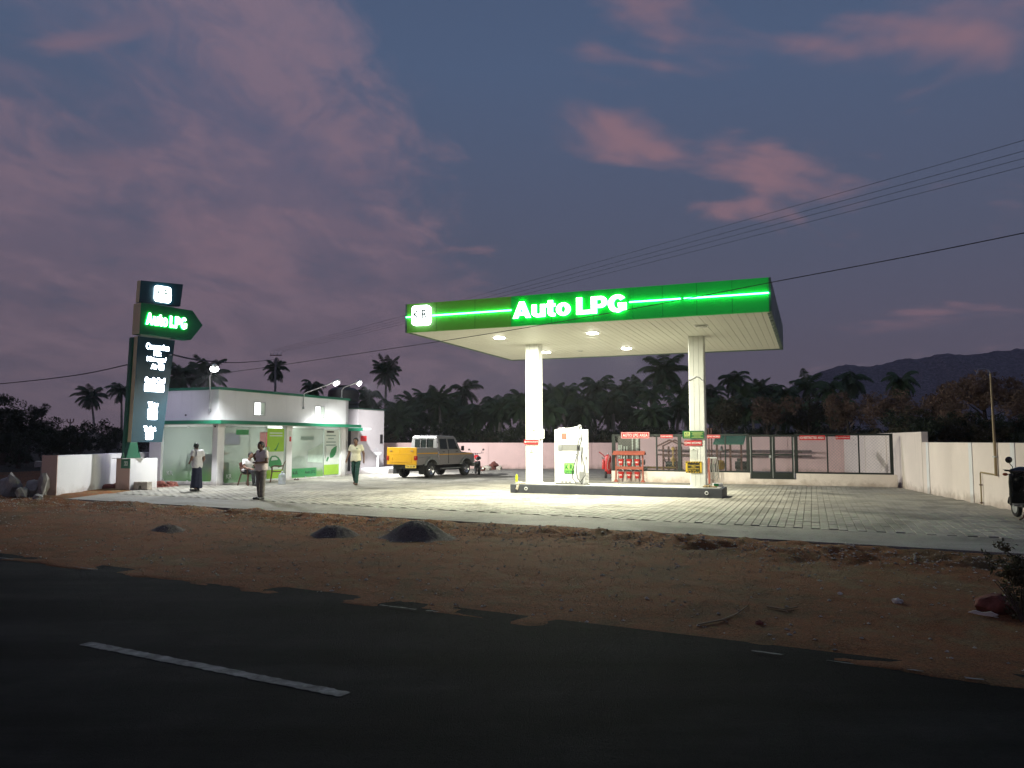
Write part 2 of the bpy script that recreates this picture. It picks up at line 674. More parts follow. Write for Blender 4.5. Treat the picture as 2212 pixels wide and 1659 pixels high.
_vo = _n.n('ShaderNodeTexVoronoi', feature='DISTANCE_TO_EDGE', ins={'Vector': _n.mix(0.12, _tc, _n.n('ShaderNodeTexNoise', ins={'Vector': _tc, 'Scale': 1.7}).outputs[1]), 'Scale': 0.55}).outputs[0]
_ck = _n.ramp(_n.math('ADD', _vo, _n.math('MULTIPLY', _n.noise(_tc, 0.4, 2.0), 0.05)), [(0.018, (0.72, 0.72, 0.72)), (0.030, (1, 1, 1))])
_pt = _n.ramp(_n.noise(_tc, 0.16, 3.0, 0.5, 1.0), [(0.46, (1, 1, 1)), (0.49, (0.62, 0.62, 0.64))])
_src = _b.inputs['Base Color'].links[0].from_socket
_c = _n.mix(1.0, _n.mix(1.0, _n.mix(1.0, _src, _st, 'MULTIPLY'), _ck, 'MULTIPLY'), _pt, 'MULTIPLY')
_n.link(_c, _b.inputs['Base Color'])
M_CONC = ground_mat('concrete', [(0.32, (0.20, 0.19, 0.165)), (0.5, (0.27, 0.255, 0.225)), (0.68, (0.33, 0.315, 0.28))], 0.5, 0.18, 26.0, 0.85)
M_FIELD = ground_mat('field_soil', [(0.32, (0.018, 0.022, 0.012)), (0.5, (0.035, 0.035, 0.02)), (0.68, (0.055, 0.045, 0.028))], 0.05, 0.5, 4.0)
M_PAVER = mat('paver_grey', (0.315, 0.295, 0.250), 0.88, var=0.18, scale=1.1, bump=0.25, bscale=70)
M_PAVER2 = mat('paver_worn', (0.355, 0.330, 0.280), 0.9, var=0.2, scale=1.7, bump=0.25, bscale=70)
for _m in (M_PAVER, M_PAVER2, M_CONC):                       # tyre smears, spilt oil and drifted dust, in world position
    _n = Nodes(_m.node_tree)
    _b = _m.node_tree.nodes['Principled BSDF']
    _g = _n.n('ShaderNodeNewGeometry').outputs['Position']
    _src = _b.inputs['Base Color'].links[0].from_socket
    _o1 = _n.ramp(_n.noise(_g, 0.55, 5.0, 0.6, 0.8), [(0.36, (0.66, 0.65, 0.63)), (0.52, (1, 1, 1)), (0.70, (1.12, 1.08, 1.0))])
    _mp = _n.n('ShaderNodeMapping', ins={0: _g, 2: (0, 0, R(14)), 3: (0.16, 1.5, 1.0)}).outputs[0]
    _o2 = _n.ramp(_n.noise(_mp, 1.0, 3.0, 0.6), [(0.30, (0.74, 0.73, 0.71)), (0.42, (1, 1, 1))])
    _n.link(_n.mix(1.0, _n.mix(1.0, _src, _o1, 'MULTIPLY'), _o2, 'MULTIPLY'), _b.inputs['Base Color'])
M_SAND = mat('joint_sand', (0.19, 0.165, 0.125), 0.95, var=0.3, scale=20)
M_WPAINT = mat('road_paint', (0.15, 0.15, 0.14), 0.8, var=0.75, scale=11, bump=0.4, detail=8)
M_PINK = mat('pink_wall_paint', (0.72, 0.50, 0.455), 0.85, var=0.07, scale=0.9, bump=0.12, bscale=18, stain=0.55)
M_CREAM = mat('cream_wall_paint', (0.74, 0.645, 0.575), 0.85, var=0.06, scale=0.8, bump=0.12, bscale=18, stain=0.55)
M_WHITE = mat('white_wall_paint', (0.70, 0.69, 0.68), 0.82, var=0.05, scale=0.8, bump=0.1, bscale=18, stain=0.55)
M_PEACH = mat('peach_wall_paint', (0.58, 0.40, 0.33), 0.85, var=0.07, scale=0.9, bump=0.12, bscale=18, stain=0.55)
M_GREEN = mat('green_enamel', (0.010, 0.135, 0.070), 0.45, var=0.1, scale=2)
M_DKGREEN = mat('dark_green_metal', (0.018, 0.050, 0.034), 0.5, var=0.2, scale=4)
M_STONE = mat('stone', (0.40, 0.355, 0.285), 0.9, var=0.4, scale=6, bump=0.5)
M_BLACK = mat('black_plastic', (0.012, 0.012, 0.013), 0.42, var=0.2)
M_RUBBER = mat('rubber', (0.018, 0.018, 0.018), 0.8, var=0.3, scale=8, bump=0.2)
M_STEEL = mat('galvanised_steel', (0.45, 0.46, 0.46), 0.45, 0.7, var=0.15, scale=6)
M_WHITEP = mat('white_powder_coat', (0.78, 0.78, 0.76), 0.38, var=0.03)
M_RED = mat('red_enamel', (0.42, 0.022, 0.018), 0.42, var=0.12, scale=5)
M_SIGNRED = mat('red_sign_vinyl', (0.50, 0.025, 0.028), 0.45, var=0.06)
M_SIGNWHITE = mat('white_sign_vinyl', (0.80, 0.78, 0.74), 0.5, var=0.03)
M_YELLOW = mat('yellow_vinyl', (0.72, 0.48, 0.035), 0.5, var=0.08)

# ------------------------------------------------------------------ ground, road, shoulder
RE = Vector((-7.55, 11.2))                       # a point of the road's edge
RT = Vector((0.886, -0.4636)).normalized()       # along the road
RN = Vector((0.4636, 0.886)).normalized()        # away from it
S_APRON, S_PAVE = 7.04, 8.95


def road_pt(t, s, z=0.0):
    p = RE + RT * t + RN * s
    return Vector((p.x, p.y, z))


def right_wall_x(y):
    return 13.85 + (y - 27.4) * 0.205


g = MB()
g.add([(-4000, -1500, -0.32), (4000, -1500, -0.32), (4000, 5000, -0.32), (-4000, 5000, -0.32)], [(0, 1, 2, 3)])
tag(g.build('ground', M_FIELD), kind='structure')


def left_edge_x(y):
    return -12.75


def dirt_z(x, y):
    q = Vector((x, y)) - RE
    t, s = q.dot(RT), q.dot(RN)
    z = -0.03 + 0.035 * fbm(x, y, 3.0, 0.55, 3) + 0.016 * fbm(x, y, 7.0, 2.2, 4)
    ridge = math.exp(-((s - 6.0) / 0.95) ** 2)
    z += ridge * (0.04 + 0.10 * fbm(x, y, 1.3, 1.1, 4) + 0.065 * fbm(x, y, 5.1, 4.2, 4))
    # wheel ruts that cross the ridge
    for t0, sl in ((9.2, 0.55), (11.0, 0.62), (13.6, -0.4)):
        u = t - t0 - sl * (s - 6)
        z -= ridge * 0.06 * (math.exp(-(u / 0.16) ** 2) + math.exp(-((u - 0.75) / 0.16) ** 2))
    if s < 0.35:
        z = min(z, -0.015 + 0.03 * s) - max(0, -s - 0.03 - 0.13 * (fbm(x, y, 2.0, 1.6, 4) + 0.3)) * 0.5
    inside = min(s - S_APRON, x - left_edge_x(y) , 60)
    if inside > -0.12:
        z -= max(0.0, inside + 0.12 - 0.34 * max(0.0, fbm(x, y, 9.0, 0.8, 4) + 0.25)) * 0.55
        z = max(z, -0.25)
    elif s > S_APRON:
        z += 0.05
    return z


ts = np.arange(-30.0, 17.0, 0.105)
ss = np.concatenate([np.arange(-0.7, 9.6, 0.085), np.arange(9.6, 24.0, 0.4)])
vs = []
for s in ss:
    for t in ts:
        p = RE + RT * t + RN * s
        vs.append((p.x, p.y, dirt_z(p.x, p.y)))
w = len(ts)
fs = [(j * w + i, j * w + i + 1, (j + 1) * w + i + 1, (j + 1) * w + i) for j in range(len(ss) - 1) for i in range(w - 1)]
me = bpy.data.meshes.new('dirt_shoulder')
me.from_pydata(vs, [], fs)
tag(link('dirt_shoulder', me, M_DIRT, smooth='all'), kind='structure')

b = MB()
q = [road_pt(-160, 0.25, -0.03), road_pt(90, 0.25, -0.03), road_pt(90, -6.2, -0.03), road_pt(-160, -6.2, -0.03)]
b.add(q, [(3, 2, 1, 0)])
road = tag(b.build('road', M_ASPHALT), kind='structure')
b = MB()
b.add([road_pt(-160, -6.0, -0.06), road_pt(90, -6.0, -0.06), road_pt(90, -60, -0.06), road_pt(-160, -60, -0.06)], [(3, 2, 1, 0)])
tag(b.build('verge', M_DIRT), kind='structure')
# centre dashes and the worn line along the edge
d0, d1 = G(188, 1381), G(742, 1493)
off = ((Vector(d0[:2]) - RE).dot(RN) + (Vector(d1[:2]) - RE).dot(RN)) / 2
tl = (Vector(d0[:2]) - RE).dot(RT)
tr = (Vector(d1[:2]) - RE).dot(RT)
random.seed(4)


def worn_strip(t0, t1, s, wd, step, jit):
    bb = MB()
    k = max(2, int((t1 - t0) / step))
    for i in range(k + 1):
        t = t0 + (t1 - t0) * i / k
        bb.v.append(tuple(road_pt(t + random.uniform(-1, 1) * jit, s + wd / 2 + random.uniform(-1, 1) * jit, -0.026)))
        bb.v.append(tuple(road_pt(t + random.uniform(-1, 1) * jit, s - wd / 2 + random.uniform(-1, 1) * jit, -0.026)))
    for i in range(k):
        bb.f.append((2 * i, 2 * i + 1, 2 * i + 3, 2 * i + 2))
    return bb


for k in (-2, -1, 0, 1):
    dd = worn_strip(tl + k * 7.6, tr + k * 7.6, off, 0.105, 0.035, 0.008).build('centre_dash', M_WPAINT, road)
for px0, px1 in ((186, 232), (828, 908), (928, 954), (1625, 1696), (1790, 1846), (1960, 1995), (20, 60), (2080, 2120)):
    yy = lambda px: 1194 + (1459 - 1194) * px / 2212 + 8 * math.sin(math.pi * px / 2212)
    a, c = G(px0, yy(px0)), G(px1, yy(px1))
    ta, tb = (Vector(a[:2]) - RE).dot(RT), (Vector(c[:2]) - RE).dot(RT)
    dd = worn_strip(ta, tb, -0.06 + random.uniform(-0.02, 0.02), 0.024, 0.05, 0.012).build('edge_line_remnant', M_WPAINT, road)
    dd.location.z = 0.012

# concrete apron in front of the pavers, with a real edge
b = MB()
k = 90
t_l = (left_edge_x(0) - RE.x) / RT.x
for i in range(k + 1):
    t = -16.2 + 34.5 * i / k
    for s in (S_APRON, S_PAVE):
        b.v.append(tuple(road_pt(t, s, 0.0)))
    b.v.append(tuple(road_pt(t, S_APRON, -0.16)))
for i in range(k):
    a = 3 * i
    b.f += [(a, a + 3, a + 4, a + 1), (a + 2, a + 5, a + 3, a)]
apron_clip = b
me = b.mesh('concrete_apron')
bm = bmesh.new()
bm.from_mesh(me)
bmesh.ops.bisect_plane(bm, geom=bm.verts[:] + bm.edges[:] + bm.faces[:], plane_co=(-12.7, 0, 0), plane_no=(-1, 0, 0), clear_outer=True)
bmesh.ops.bisect_plane(bm, geom=bm.verts[:] + bm.edges[:] + bm.faces[:], plane_co=(right_wall_x(20), 20, 0), plane_no=(1, -0.205, 0), clear_outer=True)
bm.to_mesh(me)
bm.free()
apron = tag(link('concrete_apron', me, M_CONC), kind='structure')

# forecourt: a sand bed and the paving blocks on it
b = MB()
poly = [road_pt((-12.75 + 7.55 - RN.x * S_PAVE) / RT.x, S_PAVE, -0.035), road_pt((10.9 + 7.55 - RN.x * S_PAVE) / RT.x, S_PAVE, -0.035), Vector((14, 28, -0.035)), Vector((19, 52, -0.035)), Vector((-13, 52, -0.035))]
b.add(poly, [(0, 1, 2, 3, 4)])
fore = tag(b.build('forecourt', M_SAND), kind='structure')
PU, PV = 0.158, 0.262
blocks = []
random.seed(11)
for i in range(-150, 110):
    lx = i * PU
    for j in range(-75, 110):
        ly = j * PV + (PV / 2 if i % 2 else 0)
        p = ST.w(lx, ly)
        s = (Vector((p.x, p.y)) - RE).dot(RN)
        if s < S_PAVE + 0.10 or p.x < -12.6 or p.x > right_wall_x(p.y) - 0.1 or p.y > 46:
            continue
        if abs(p.x) > p.y * 0.72 + 0.6:
            continue
        if p.x < -8.0 and p.y > 30.5 + (p.x + 11) * 2.3:      # under the office
            continue
        blocks.append((p.y * p.y, lx, ly, p))
blocks.sort(key=lambda q: q[0])
vis = [q for q in blocks if abs(q[3].x) < 0.655 * q[3].y]
near = vis[:300]
nearset = set(id(q) for q in near)


def paver_mesh(w, h, ch=0.006):
    bb = MB()
    a, c = w / 2 - 0.0036, h / 2 - 0.008
    z0, z1 = -0.04, 0.0
    bb.add([(-a, -c, z0), (a, -c, z0), (a, c, z0), (-a, c, z0), (-a, -c, z1 - ch), (a, -c, z1 - ch), (a, c, z1 - ch), (-a, c, z1 - ch), (-a + ch, -c + ch, z1), (a - ch, -c + ch, z1), (a - ch, c - ch, z1), (-a + ch, c - ch, z1)],
           [(0, 1, 5, 4), (1, 2, 6, 5), (2, 3, 7, 6), (3, 0, 4, 7), (4, 5, 9, 8), (5, 6, 10, 9), (6, 7, 11, 10), (7, 4, 8, 11), (8, 9, 10, 11)])
    return bb


pm_a, pm_b = paver_mesh(PU, PV).mesh('paver'), paver_mesh(PU, PV).mesh('paver')
pm_a.materials.append(M_PAVER)
pm_b.materials.append(M_PAVER2)
for q in near:
    o = link('paver', pm_a if random.random() < 0.6 else pm_b, None, fore)
    o.location = (q[3].x, q[3].y, random.uniform(-0.004, 0.003))
    o.rotation_euler = (random.gauss(0, 0.006), random.gauss(0, 0.006), ST.a + random.gauss(0, 0.008))
rest = MB()
proto = paver_mesh(PU, PV)
for q in blocks:
    if id(q) in nearset:
        continue
    far = q[3].y > 26
    dz, tx, ty, rz = random.uniform(-0.004, 0.003), random.gauss(0, 0.006), random.gauss(0, 0.006), ST.a + random.gauss(0, 0.006)
    c, s = math.cos(rz), math.sin(rz)
    o = len(rest.v)
    pv = proto.v[4:] if not far else proto.v[8:]
    for x, y, z in pv:
        rest.v.append((q[3].x + x * c - y * s, q[3].y + x * s + y * c, z + dz + tx * y + ty * x))
    if far:
        rest.f.append((o, o + 1, o + 2, o + 3))
    else:
        rest.f += [tuple(i + o - 4 for i in f) for f in proto.f[4:]]
me = bpy.data.meshes.new('paver_field')
me.from_pydata(rest.v, [], rest.f)
o = link('paver_field', me, M_PAVER, fore)
o['kind'] = 'stuff'

# ------------------------------------------------------------------ hills far behind
hp = [(1300, 975), (1500, 935), (1640, 880), (1728, 819), (1782, 794), (1818, 786), (1864, 790), (1898, 786), (1942, 772), (1966, 775.5), (1990, 769.5), (2020, 766), (2073, 768), (2185, 752), (2212, 754), (2330, 742), (2480, 768), (2700, 860), (2900, 960)]
b = MB()
HY0 = 470.0
cols = []
for i in range(len(hp) - 1):
    for k in range(14):
        f = k / 14
        px = hp[i][0] + (hp[i + 1][0] - hp[i][0]) * f
        py = hp[i][1] + (hp[i + 1][1] - hp[i][1]) * f
        P = AT(px, py, HY0)
        cols.append((P.x, max(0.5, P.z + 1.1 * fbm(P.x, 0, 2, 0.09, 4) + 0.5 * fbm(P.x, 3, 2, 0.5, 3))))
ny = 16
for x, z in cols:
    for j in range(ny):
        f = j / (ny - 1)
        y = HY0 - 170 * (1 - f)
        hh = z * (f ** 1.25) * (1 - 0.18 * math.sin(f * math.pi) * (1 + fbm(x, y, 4, 0.018, 3)))
        b.v.append((x * (0.66 + 0.34 * f) + 60 * (1 - f), y + 14 * fbm(x, y, 1, 0.012, 2), hh - 1))
for i in range(len(cols) - 1):
    for j in range(ny - 1):
        b.f.append((i * ny + j, (i + 1) * ny + j, (i + 1) * ny + j + 1, i * ny + j + 1))
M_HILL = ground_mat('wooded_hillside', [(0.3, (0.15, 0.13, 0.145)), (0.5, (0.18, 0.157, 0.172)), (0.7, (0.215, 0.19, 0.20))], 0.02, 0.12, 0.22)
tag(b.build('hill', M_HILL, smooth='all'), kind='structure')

# ------------------------------------------------------------------ boundary walls


def wall_run(name, label, p, q, h, m, thick=0.2, pil=(), cap=0.0, pilm=None, z0=-0.1, pilw=0.23):
    """a straight wall from p to q; the station side lies to its left; pilasters at distances along it"""
    p, q = Vector((p[0], p[1], 0)), Vector((q[0], q[1], 0))
    L = (q - p).length
    t = thing(name, label, 'wall', p, math.atan2((q - p).y, (q - p).x))
    MB().box(0, L, -thick, 0, z0, h).build('wall_body', m, t, bevel=0.008)
    for d in pil:
        MB().box(d - pilw / 2, d + pilw / 2, 0.0, 0.022, z0, h - 0.004).build('pilaster', pilm or m, t)
    if cap:
        MB().box(-0.01, L + 0.01, -thick - 0.012, 0.012, h, h + cap).build('coping', m, t)
    return t


# left part of the back wall, taller right part behind the gas enclosure, side wall, front-left wall
wall_run('boundary_wall', 'low pink boundary wall running behind the parked pickup', (7.2, 45.2), (-9.5, 45.6), 1.53, M_PINK, pil=(2.6, 5.6, 8.72, 11.7, 14.7), pilm=M_PINK)
wall_run('boundary_wall', 'taller pink boundary wall seen through the mesh fence of the gas enclosure', (17.05, 38.45), (7.3, 43.6), 1.86, M_PINK, pil=(0.3, 3.1, 6.0, 8.8), pilm=M_PINK)
sw = lambda y: (right_wall_x(y), y)
wall_run('boundary_wall', 'tall cream end section of the right boundary wall beside the mesh fence', sw(24.75), (16.75, 38.45), 1.94, M_CREAM, pil=(5.0, 9.0), pilm=M_CREAM)
L0 = Vector(sw(24.72))
dirw = (Vector(sw(10)) - L0).normalized()
wall_run('boundary_wall', 'long lower cream boundary wall behind the scooter', sw(13.0), sw(24.72), 1.6, M_CREAM, pil=(5.3, 7.9, 11.4), pilm=M_WHITE)
wall_run('boundary_wall', 'short white boundary wall with a peach end behind the totem sign', (-14.35, 30.6), (-13.62, 22.85), 1.2, M_WHITE, thick=0.42)
MB().box(7.77, 7.80, -0.43, 0.01, -0.1, 1.215).build('end_face', M_PEACH, bpy.data.objects['boundary_wall.004'])

# ------------------------------------------------------------------ canopy over the pump
CW, CD, CZ, CF = 4.95, 4.1, 4.78, 0.80     # half width, half depth, soffit height, fascia height
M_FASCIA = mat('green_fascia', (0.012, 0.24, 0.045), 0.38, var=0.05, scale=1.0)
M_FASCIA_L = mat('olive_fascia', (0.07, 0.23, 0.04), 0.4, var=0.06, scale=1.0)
M_FASCIA_S = mat('grey_green_fascia', (0.10, 0.15, 0.13), 0.5, var=0.1, scale=1.0)
M_SOFFIT = mat('soffit_panel', (0.66, 0.66, 0.57), 0.48, var=0.03, scale=2.0, spec=0.4)
M_COLUMN = mat('column_cladding', (0.74, 0.74, 0.69), 0.36, var=0.03, scale=1.5)
M_LETTER = emit('lit_letter', (0.85, 1.0, 0.90), 6.0)
M_HALO = emit('green_letter_edge', (0.015, 1.0, 0.12), 18.0)
M_STRIP = emit('lit_green_strip', (0.055, 1.0, 0.26), 30.0)
M_LOGOBOX = emit('lit_logo_box', (0.92, 0.97, 1.0), 5.0)
M_LOGOGREEN = mat('logo_green', (0.01, 0.25, 0.06), 0.5)

for _m, _e in ((M_FASCIA, (0.0, 0.13, 0.014)), (M_FASCIA_L, (0.030, 0.085, 0.006))):      # glow put into the panels in place of the strips' light
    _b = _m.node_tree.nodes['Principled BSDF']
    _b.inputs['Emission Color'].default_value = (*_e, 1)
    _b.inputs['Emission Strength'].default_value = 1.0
canopy = thing('canopy', 'white canopy with green lit Auto LPG fascia on two columns over the pump', 'canopy', (ST.x, ST.y, 0), ST.a)


def kr_letters(parent, size, y, cx, cz, m, extra=0.0, wide=1.0):
    """the two letters of the logo as strokes, facing -y"""
    w = size * 0.36 * wide
    for ch, dx in (('K', -size * 0.27 * wide), ('R', size * 0.27 * wide)):
        me = fit_text(ch, w, size * 0.52, 0.006, 0.02)
        o = link('logo_letter', me, m, parent)
        o.location = (cx + dx, y, cz)


fp = []
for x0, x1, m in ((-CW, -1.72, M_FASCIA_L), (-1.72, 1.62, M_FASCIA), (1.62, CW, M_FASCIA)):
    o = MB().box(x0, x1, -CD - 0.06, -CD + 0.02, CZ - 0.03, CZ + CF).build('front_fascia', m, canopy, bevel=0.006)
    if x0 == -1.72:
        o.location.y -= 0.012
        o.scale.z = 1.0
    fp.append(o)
M_SEAM = mat('fascia_seam', (0.006, 0.06, 0.02), 0.6)
for k, pnl in ((-4.0, 0), (-2.8, 0), (-0.55, 1), (0.6, 1), (2.4, 2), (3.25, 2), (4.1, 2)):
    MB().box(k - 0.004, k + 0.004, -CD - 0.0625 - (0.012 if pnl == 1 else 0), -CD - 0.0605 - (0.012 if pnl == 1 else 0), CZ - 0.02, CZ + CF - 0.01).build('panel_seam', M_SEAM, fp[pnl])
MB().box(CW, CW + 0.05, -CD - 0.06, CD + 0.06, CZ - 0.03, CZ + CF).build('side_fascia', M_FASCIA_S, canopy)
MB().box(-CW - 0.05, -CW, -CD - 0.06, CD + 0.06, CZ - 0.03, CZ + CF).build('side_fascia', M_FASCIA_S, canopy)
MB().box(-CW, CW, CD - 0.02, CD + 0.06, CZ - 0.03, CZ + CF).build('rear_fascia', M_FASCIA_S, canopy)
MB().box(-CW, CW, -CD + 0.03, CD - 0.03, CZ + 0.45, CZ + 0.50).build('roof_sheet', M_STEEL, canopy)
# soffit: trays that run front to back with an open joint between them
nst = 52
sw_ = 2 * CW / nst
bb = MB()
bb.add([(-sw_ / 2 + 0.005, -CD + 0.02, 0), (sw_ / 2 - 0.005, -CD + 0.02, 0), (sw_ / 2 - 0.005, CD - 0.02, 0), (-sw_ / 2 + 0.005, CD - 0.02, 0),
        (-sw_ / 2 + 0.001, -CD + 0.02, 0.025), (sw_ / 2 - 0.001, -CD + 0.02, 0.025), (sw_ / 2 - 0.001, CD - 0.02, 0.025), (-sw_ / 2 + 0.001, CD - 0.02, 0.025)],
       [(0, 3, 2, 1), (0, 4, 7, 3), (1, 2, 6, 5), (0, 1, 5, 4), (3, 7, 6, 2)])
sm = bb.mesh('soffit_panel')
sm.materials.append(M_SOFFIT)
random.seed(2)
for i in range(nst):
    o = link('soffit_panel', sm, None, canopy)
    o.location = (-CW + (i + 0.5) * sw_, 0, CZ + random.uniform(-0.002, 0.003))
MB().box(-CW + 0.02, CW - 0.02, -CD + 0.03, CD - 0.03, CZ + 0.028, CZ + 0.034).build('soffit_backing', M_SOFFIT, canopy)
# ragged closing strip along the right edge
for k in range(13):
    y0 = -CD + 0.15 + k * 0.6
    MB().box(CW - 0.05, CW + 0.03, y0, y0 + 0.42, CZ - 0.05, CZ - 0.032).build('edge_trim', M_FASCIA_S, canopy)
# columns with a clad shaft
for x in (-2.56, 2.66):
    c = MB().box(x - 0.225, x + 0.225, -0.2, 0.2, 0.28, CZ + 0.02).build('column', M_COLUMN, canopy, bevel=0.018)
    for dx in (-0.075, 0.075):
        MB().box(x + dx - 0.003, x + dx + 0.003, -0.2035, -0.199, 0.30, CZ).build('cladding_joint', mat('joint_grey', (0.30, 0.30, 0.27), 0.6), c)
    MB().box(x - 0.25, x + 0.25, -0.225, 0.225, 0.27, 0.315).build('column_base', M_COLUMN, c)
# lit lettering: each letter a box with a white face and a green glowing return
FY = -CD - 0.085
heavy_word(-1.64, 1.50, 4.955, 0.445, 0.05, -CD - 0.075, fp[1], M_LETTER, M_HALO)


def tube_strip(x0, x1, parent):
    o = MB().prism([(math.cos(a) * 0.017, math.sin(a) * 0.017) for a in [2 * math.pi * k / 10 for k in range(10)]], x0, x1, 'x').build('light_strip', M_STRIP, parent, smooth=True)
    o.location = (0, -CD - 0.10, 5.195)


tube_strip(-CW, -4.76, fp[0])
tube_strip(-4.10, -1.70, fp[0])
tube_strip(1.56, 2.86, fp[1])
tube_strip(2.94, CW, fp[2])
lb = MB().prism([(p[0] - 4.44, p[1] + 5.21) for p in rounded_rect(0.56, 0.56, 0.09)], -CD - 0.20, -CD - 0.07, 'y').build('logo_box', M_LOGOBOX, fp[0])
kr_letters(lb, 0.5, -CD - 0.198, -4.44, 5.235, M_LOGOGREEN)

# the downlights of the soffit, the two right ones not lit
M_LAMP = emit('lamp_lens', (1.0, 0.97, 0.88), 30.0)
M_LENS_OFF = mat('lamp_lens_off', (0.55, 0.55, 0.5), 0.3)
CAN_W = 590.0
for lx, ly, on, lab in ((-2.9, -2.13, True, 'lit white canopy downlight at the front left'), (0.0, -2.1, True, 'lit white canopy downlight at the middle of the front row'),
                        (0.08, 1.88, True, 'lit white canopy downlight at the middle of the rear row'), (-2.8, 1.9, True, 'lit canopy downlight at the rear left beside the column'),
                        (3.1, -2.25, False, 'unlit canopy downlight at the front right'), (-1.6, 2.06, False, 'small unlit round fitting between the rear canopy downlights')):
    t = thing('canopy_light', lab, 'ceiling light', ST.w(lx, ly, CZ - 0.002), ST.a, 'canopy downlights')
    k = 0.5 if lx == -1.6 else 1.0
    MB().prism(rounded_rect(0.36 * k, 0.36 * k, 0.05 * k), -0.02, 0.0, 'z').build('frame', M_WHITEP, t)
    MB().prism(rounded_rect(0.30 * k, 0.30 * k, 0.12 * k), -0.045, -0.018, 'z').build('lens', M_LAMP if on else M_LENS_OFF, t)
    if on:
        ld = bpy.data.lights.new('canopy_light', 'AREA')
        ld.shape, ld.size, ld.energy, ld.color = 'DISK', 0.30, CAN_W, (1.0, 1.0, 0.80)
        lo = bpy.data.objects.new('light', ld)
        COL.objects.link(lo)
        lo.parent = t
        lo.location = (0, 0, -0.06)

# ------------------------------------------------------------------ pump island
M_ISLAND = mat('dark_grey_kerb_paint', (0.062, 0.065, 0.075), 0.7, var=0.2, scale=2.5, bump=0.15)
M_ISLTOP = mat('island_screed', (0.42, 0.41, 0.38), 0.8, var=0.15, scale=3, bump=0.2)
isl = thing('pump_island', 'raised dark grey kerbed island under the pump and columns', 'island', (ST.x, ST.y, 0), ST.a)
MB().box(-3.16, 3.40, -0.60, 0.60, -0.02, 0.272).build('kerb', M_ISLAND, isl, bevel=0.02)
MB().box(-3.05, 3.30, -0.56, 0.56, 0.272, 0.283).build('top_screed', M_ISLTOP, isl)
for x in (-2.62, 2.95):
    r = MB().ring((x, -0.605, 0.14), 0.042, 0.013, (0, 1, 0)).build('pipe_end', M_WHITEP, isl, smooth=True)
    MB().cyl((x, -0.604, 0.14), (x, -0.612, 0.14), 0.03).build('pipe_bore', M_BLACK, r)

# ------------------------------------------------------------------ office building
OF = Frame(-10.95, 28.3, -21.5)          # origin at the near corner: x along the road, y away from it
OW, OL, OH = 3.3, 8.55, 3.56
office = thing('office_building', 'white single storey glass fronted office with green roof edge and sunshade', 'building', (OF.x, OF.y, 0), OF.a)
M_INT = mat('interior_paint', (0.70, 0.70, 0.66), 0.8, var=0.03)
M_TILE = mat('floor_tile', (0.45, 0.44, 0.41), 0.35, var=0.08, scale=4)
M_ALU = mat('aluminium_frame', (0.55, 0.56, 0.55), 0.4, 0.6, var=0.05)


def film_glass(name, top, bottom, z0, z1, op_top, op_bot):
    m = bpy.data.materials.new(name)
    m.use_nodes = True
    n = Nodes(m.node_tree)
    t = m.node_tree
    b = t.nodes['Principled BSDF']
    tc = n.n('ShaderNodeTexCoord').outputs['Object']
    z = n.n('ShaderNodeSeparateXYZ', ins={0: tc}).outputs[2]
    wob = n.math('ADD', z, n.math('MULTIPLY', n.math('SUBTRACT', n.noise(tc, 2.2, 3.0), 0.5), 0.35))
    f = n.step(wob, z0, z1)
    n.link(n.mix(f, bottom, top), b.inputs['Base Color'])
    b.inputs['Roughness'].default_value = 0.35
    op = n.n('ShaderNodeMapRange', ins={0: f, 1: 0.0, 2: 1.0, 3: op_bot, 4: op_top}).outputs[0]
    tr = n.n('ShaderNodeBsdfTransparent', ins={0: (0.90, 0.97, 0.93, 1)})
    gl = n.n('ShaderNodeBsdfGlossy', ins={'Roughness': 0.02})
    fr = n.n('ShaderNodeFresnel', ins={0: 1.5})
    front = n.math('SUBTRACT', 1.0, n.n('ShaderNodeNewGeometry').outputs['Backfacing'])
    op = n.math('MULTIPLY', op, front)
    frf = n.math('MULTIPLY', fr.outputs[0], front)
    m1 = n.n('ShaderNodeMixShader', ins={0: frf, 1: tr.outputs[0], 2: gl.outputs[0]})
    m2 = n.n('ShaderNodeMixShader', ins={0: op, 1: m1.outputs[0], 2: b.outputs[0]})
    n.link(m2.outputs[0], t.nodes['Material Output'].inputs['Surface'])
    MATS[name] = m
    return m


M_GLASS = film_glass('filmed_glass', (0.42, 0.47, 0.44), (0.10, 0.28, 0.08), 0.25, 1.15, 0.40, 0.66)
M_GLASS2 = film_glass('filmed_glass_pale', (0.48, 0.53, 0.49), (0.14, 0.34, 0.07), 0.2, 0.55, 0.58, 0.78)
M_CLEAR = film_glass('clear_glass', (0.5, 0.5, 0.5), (0.5, 0.5, 0.5), -9, -8, 0.05, 0.05)

# shell: floor, rear walls, ceiling, then the two glazed sides
wall = lambda *a, m=M_WHITE, n='wall', bev=0.0, p=office: MB().box(*a).build(n, m, p, bevel=bev)
wall(-OW, 0, 0, OL, -0.05, 0.035, m=M_TILE, n='floor')
wall(-OW, -OW + 0.18, 0.20, OL, 0.036, OH)
wall(-OW + 0.18, 0, OL - 0.2, OL, 0.036, OH)
wall(-OW + 0.18, -0.2, 0.2, OL - 0.2, 2.95, 3.05, m=M_INT, n='ceiling')
wall(-1.9, -1.78, 3.9, OL - 0.2, 0.036, 2.949, m=M_INT, n='partition')
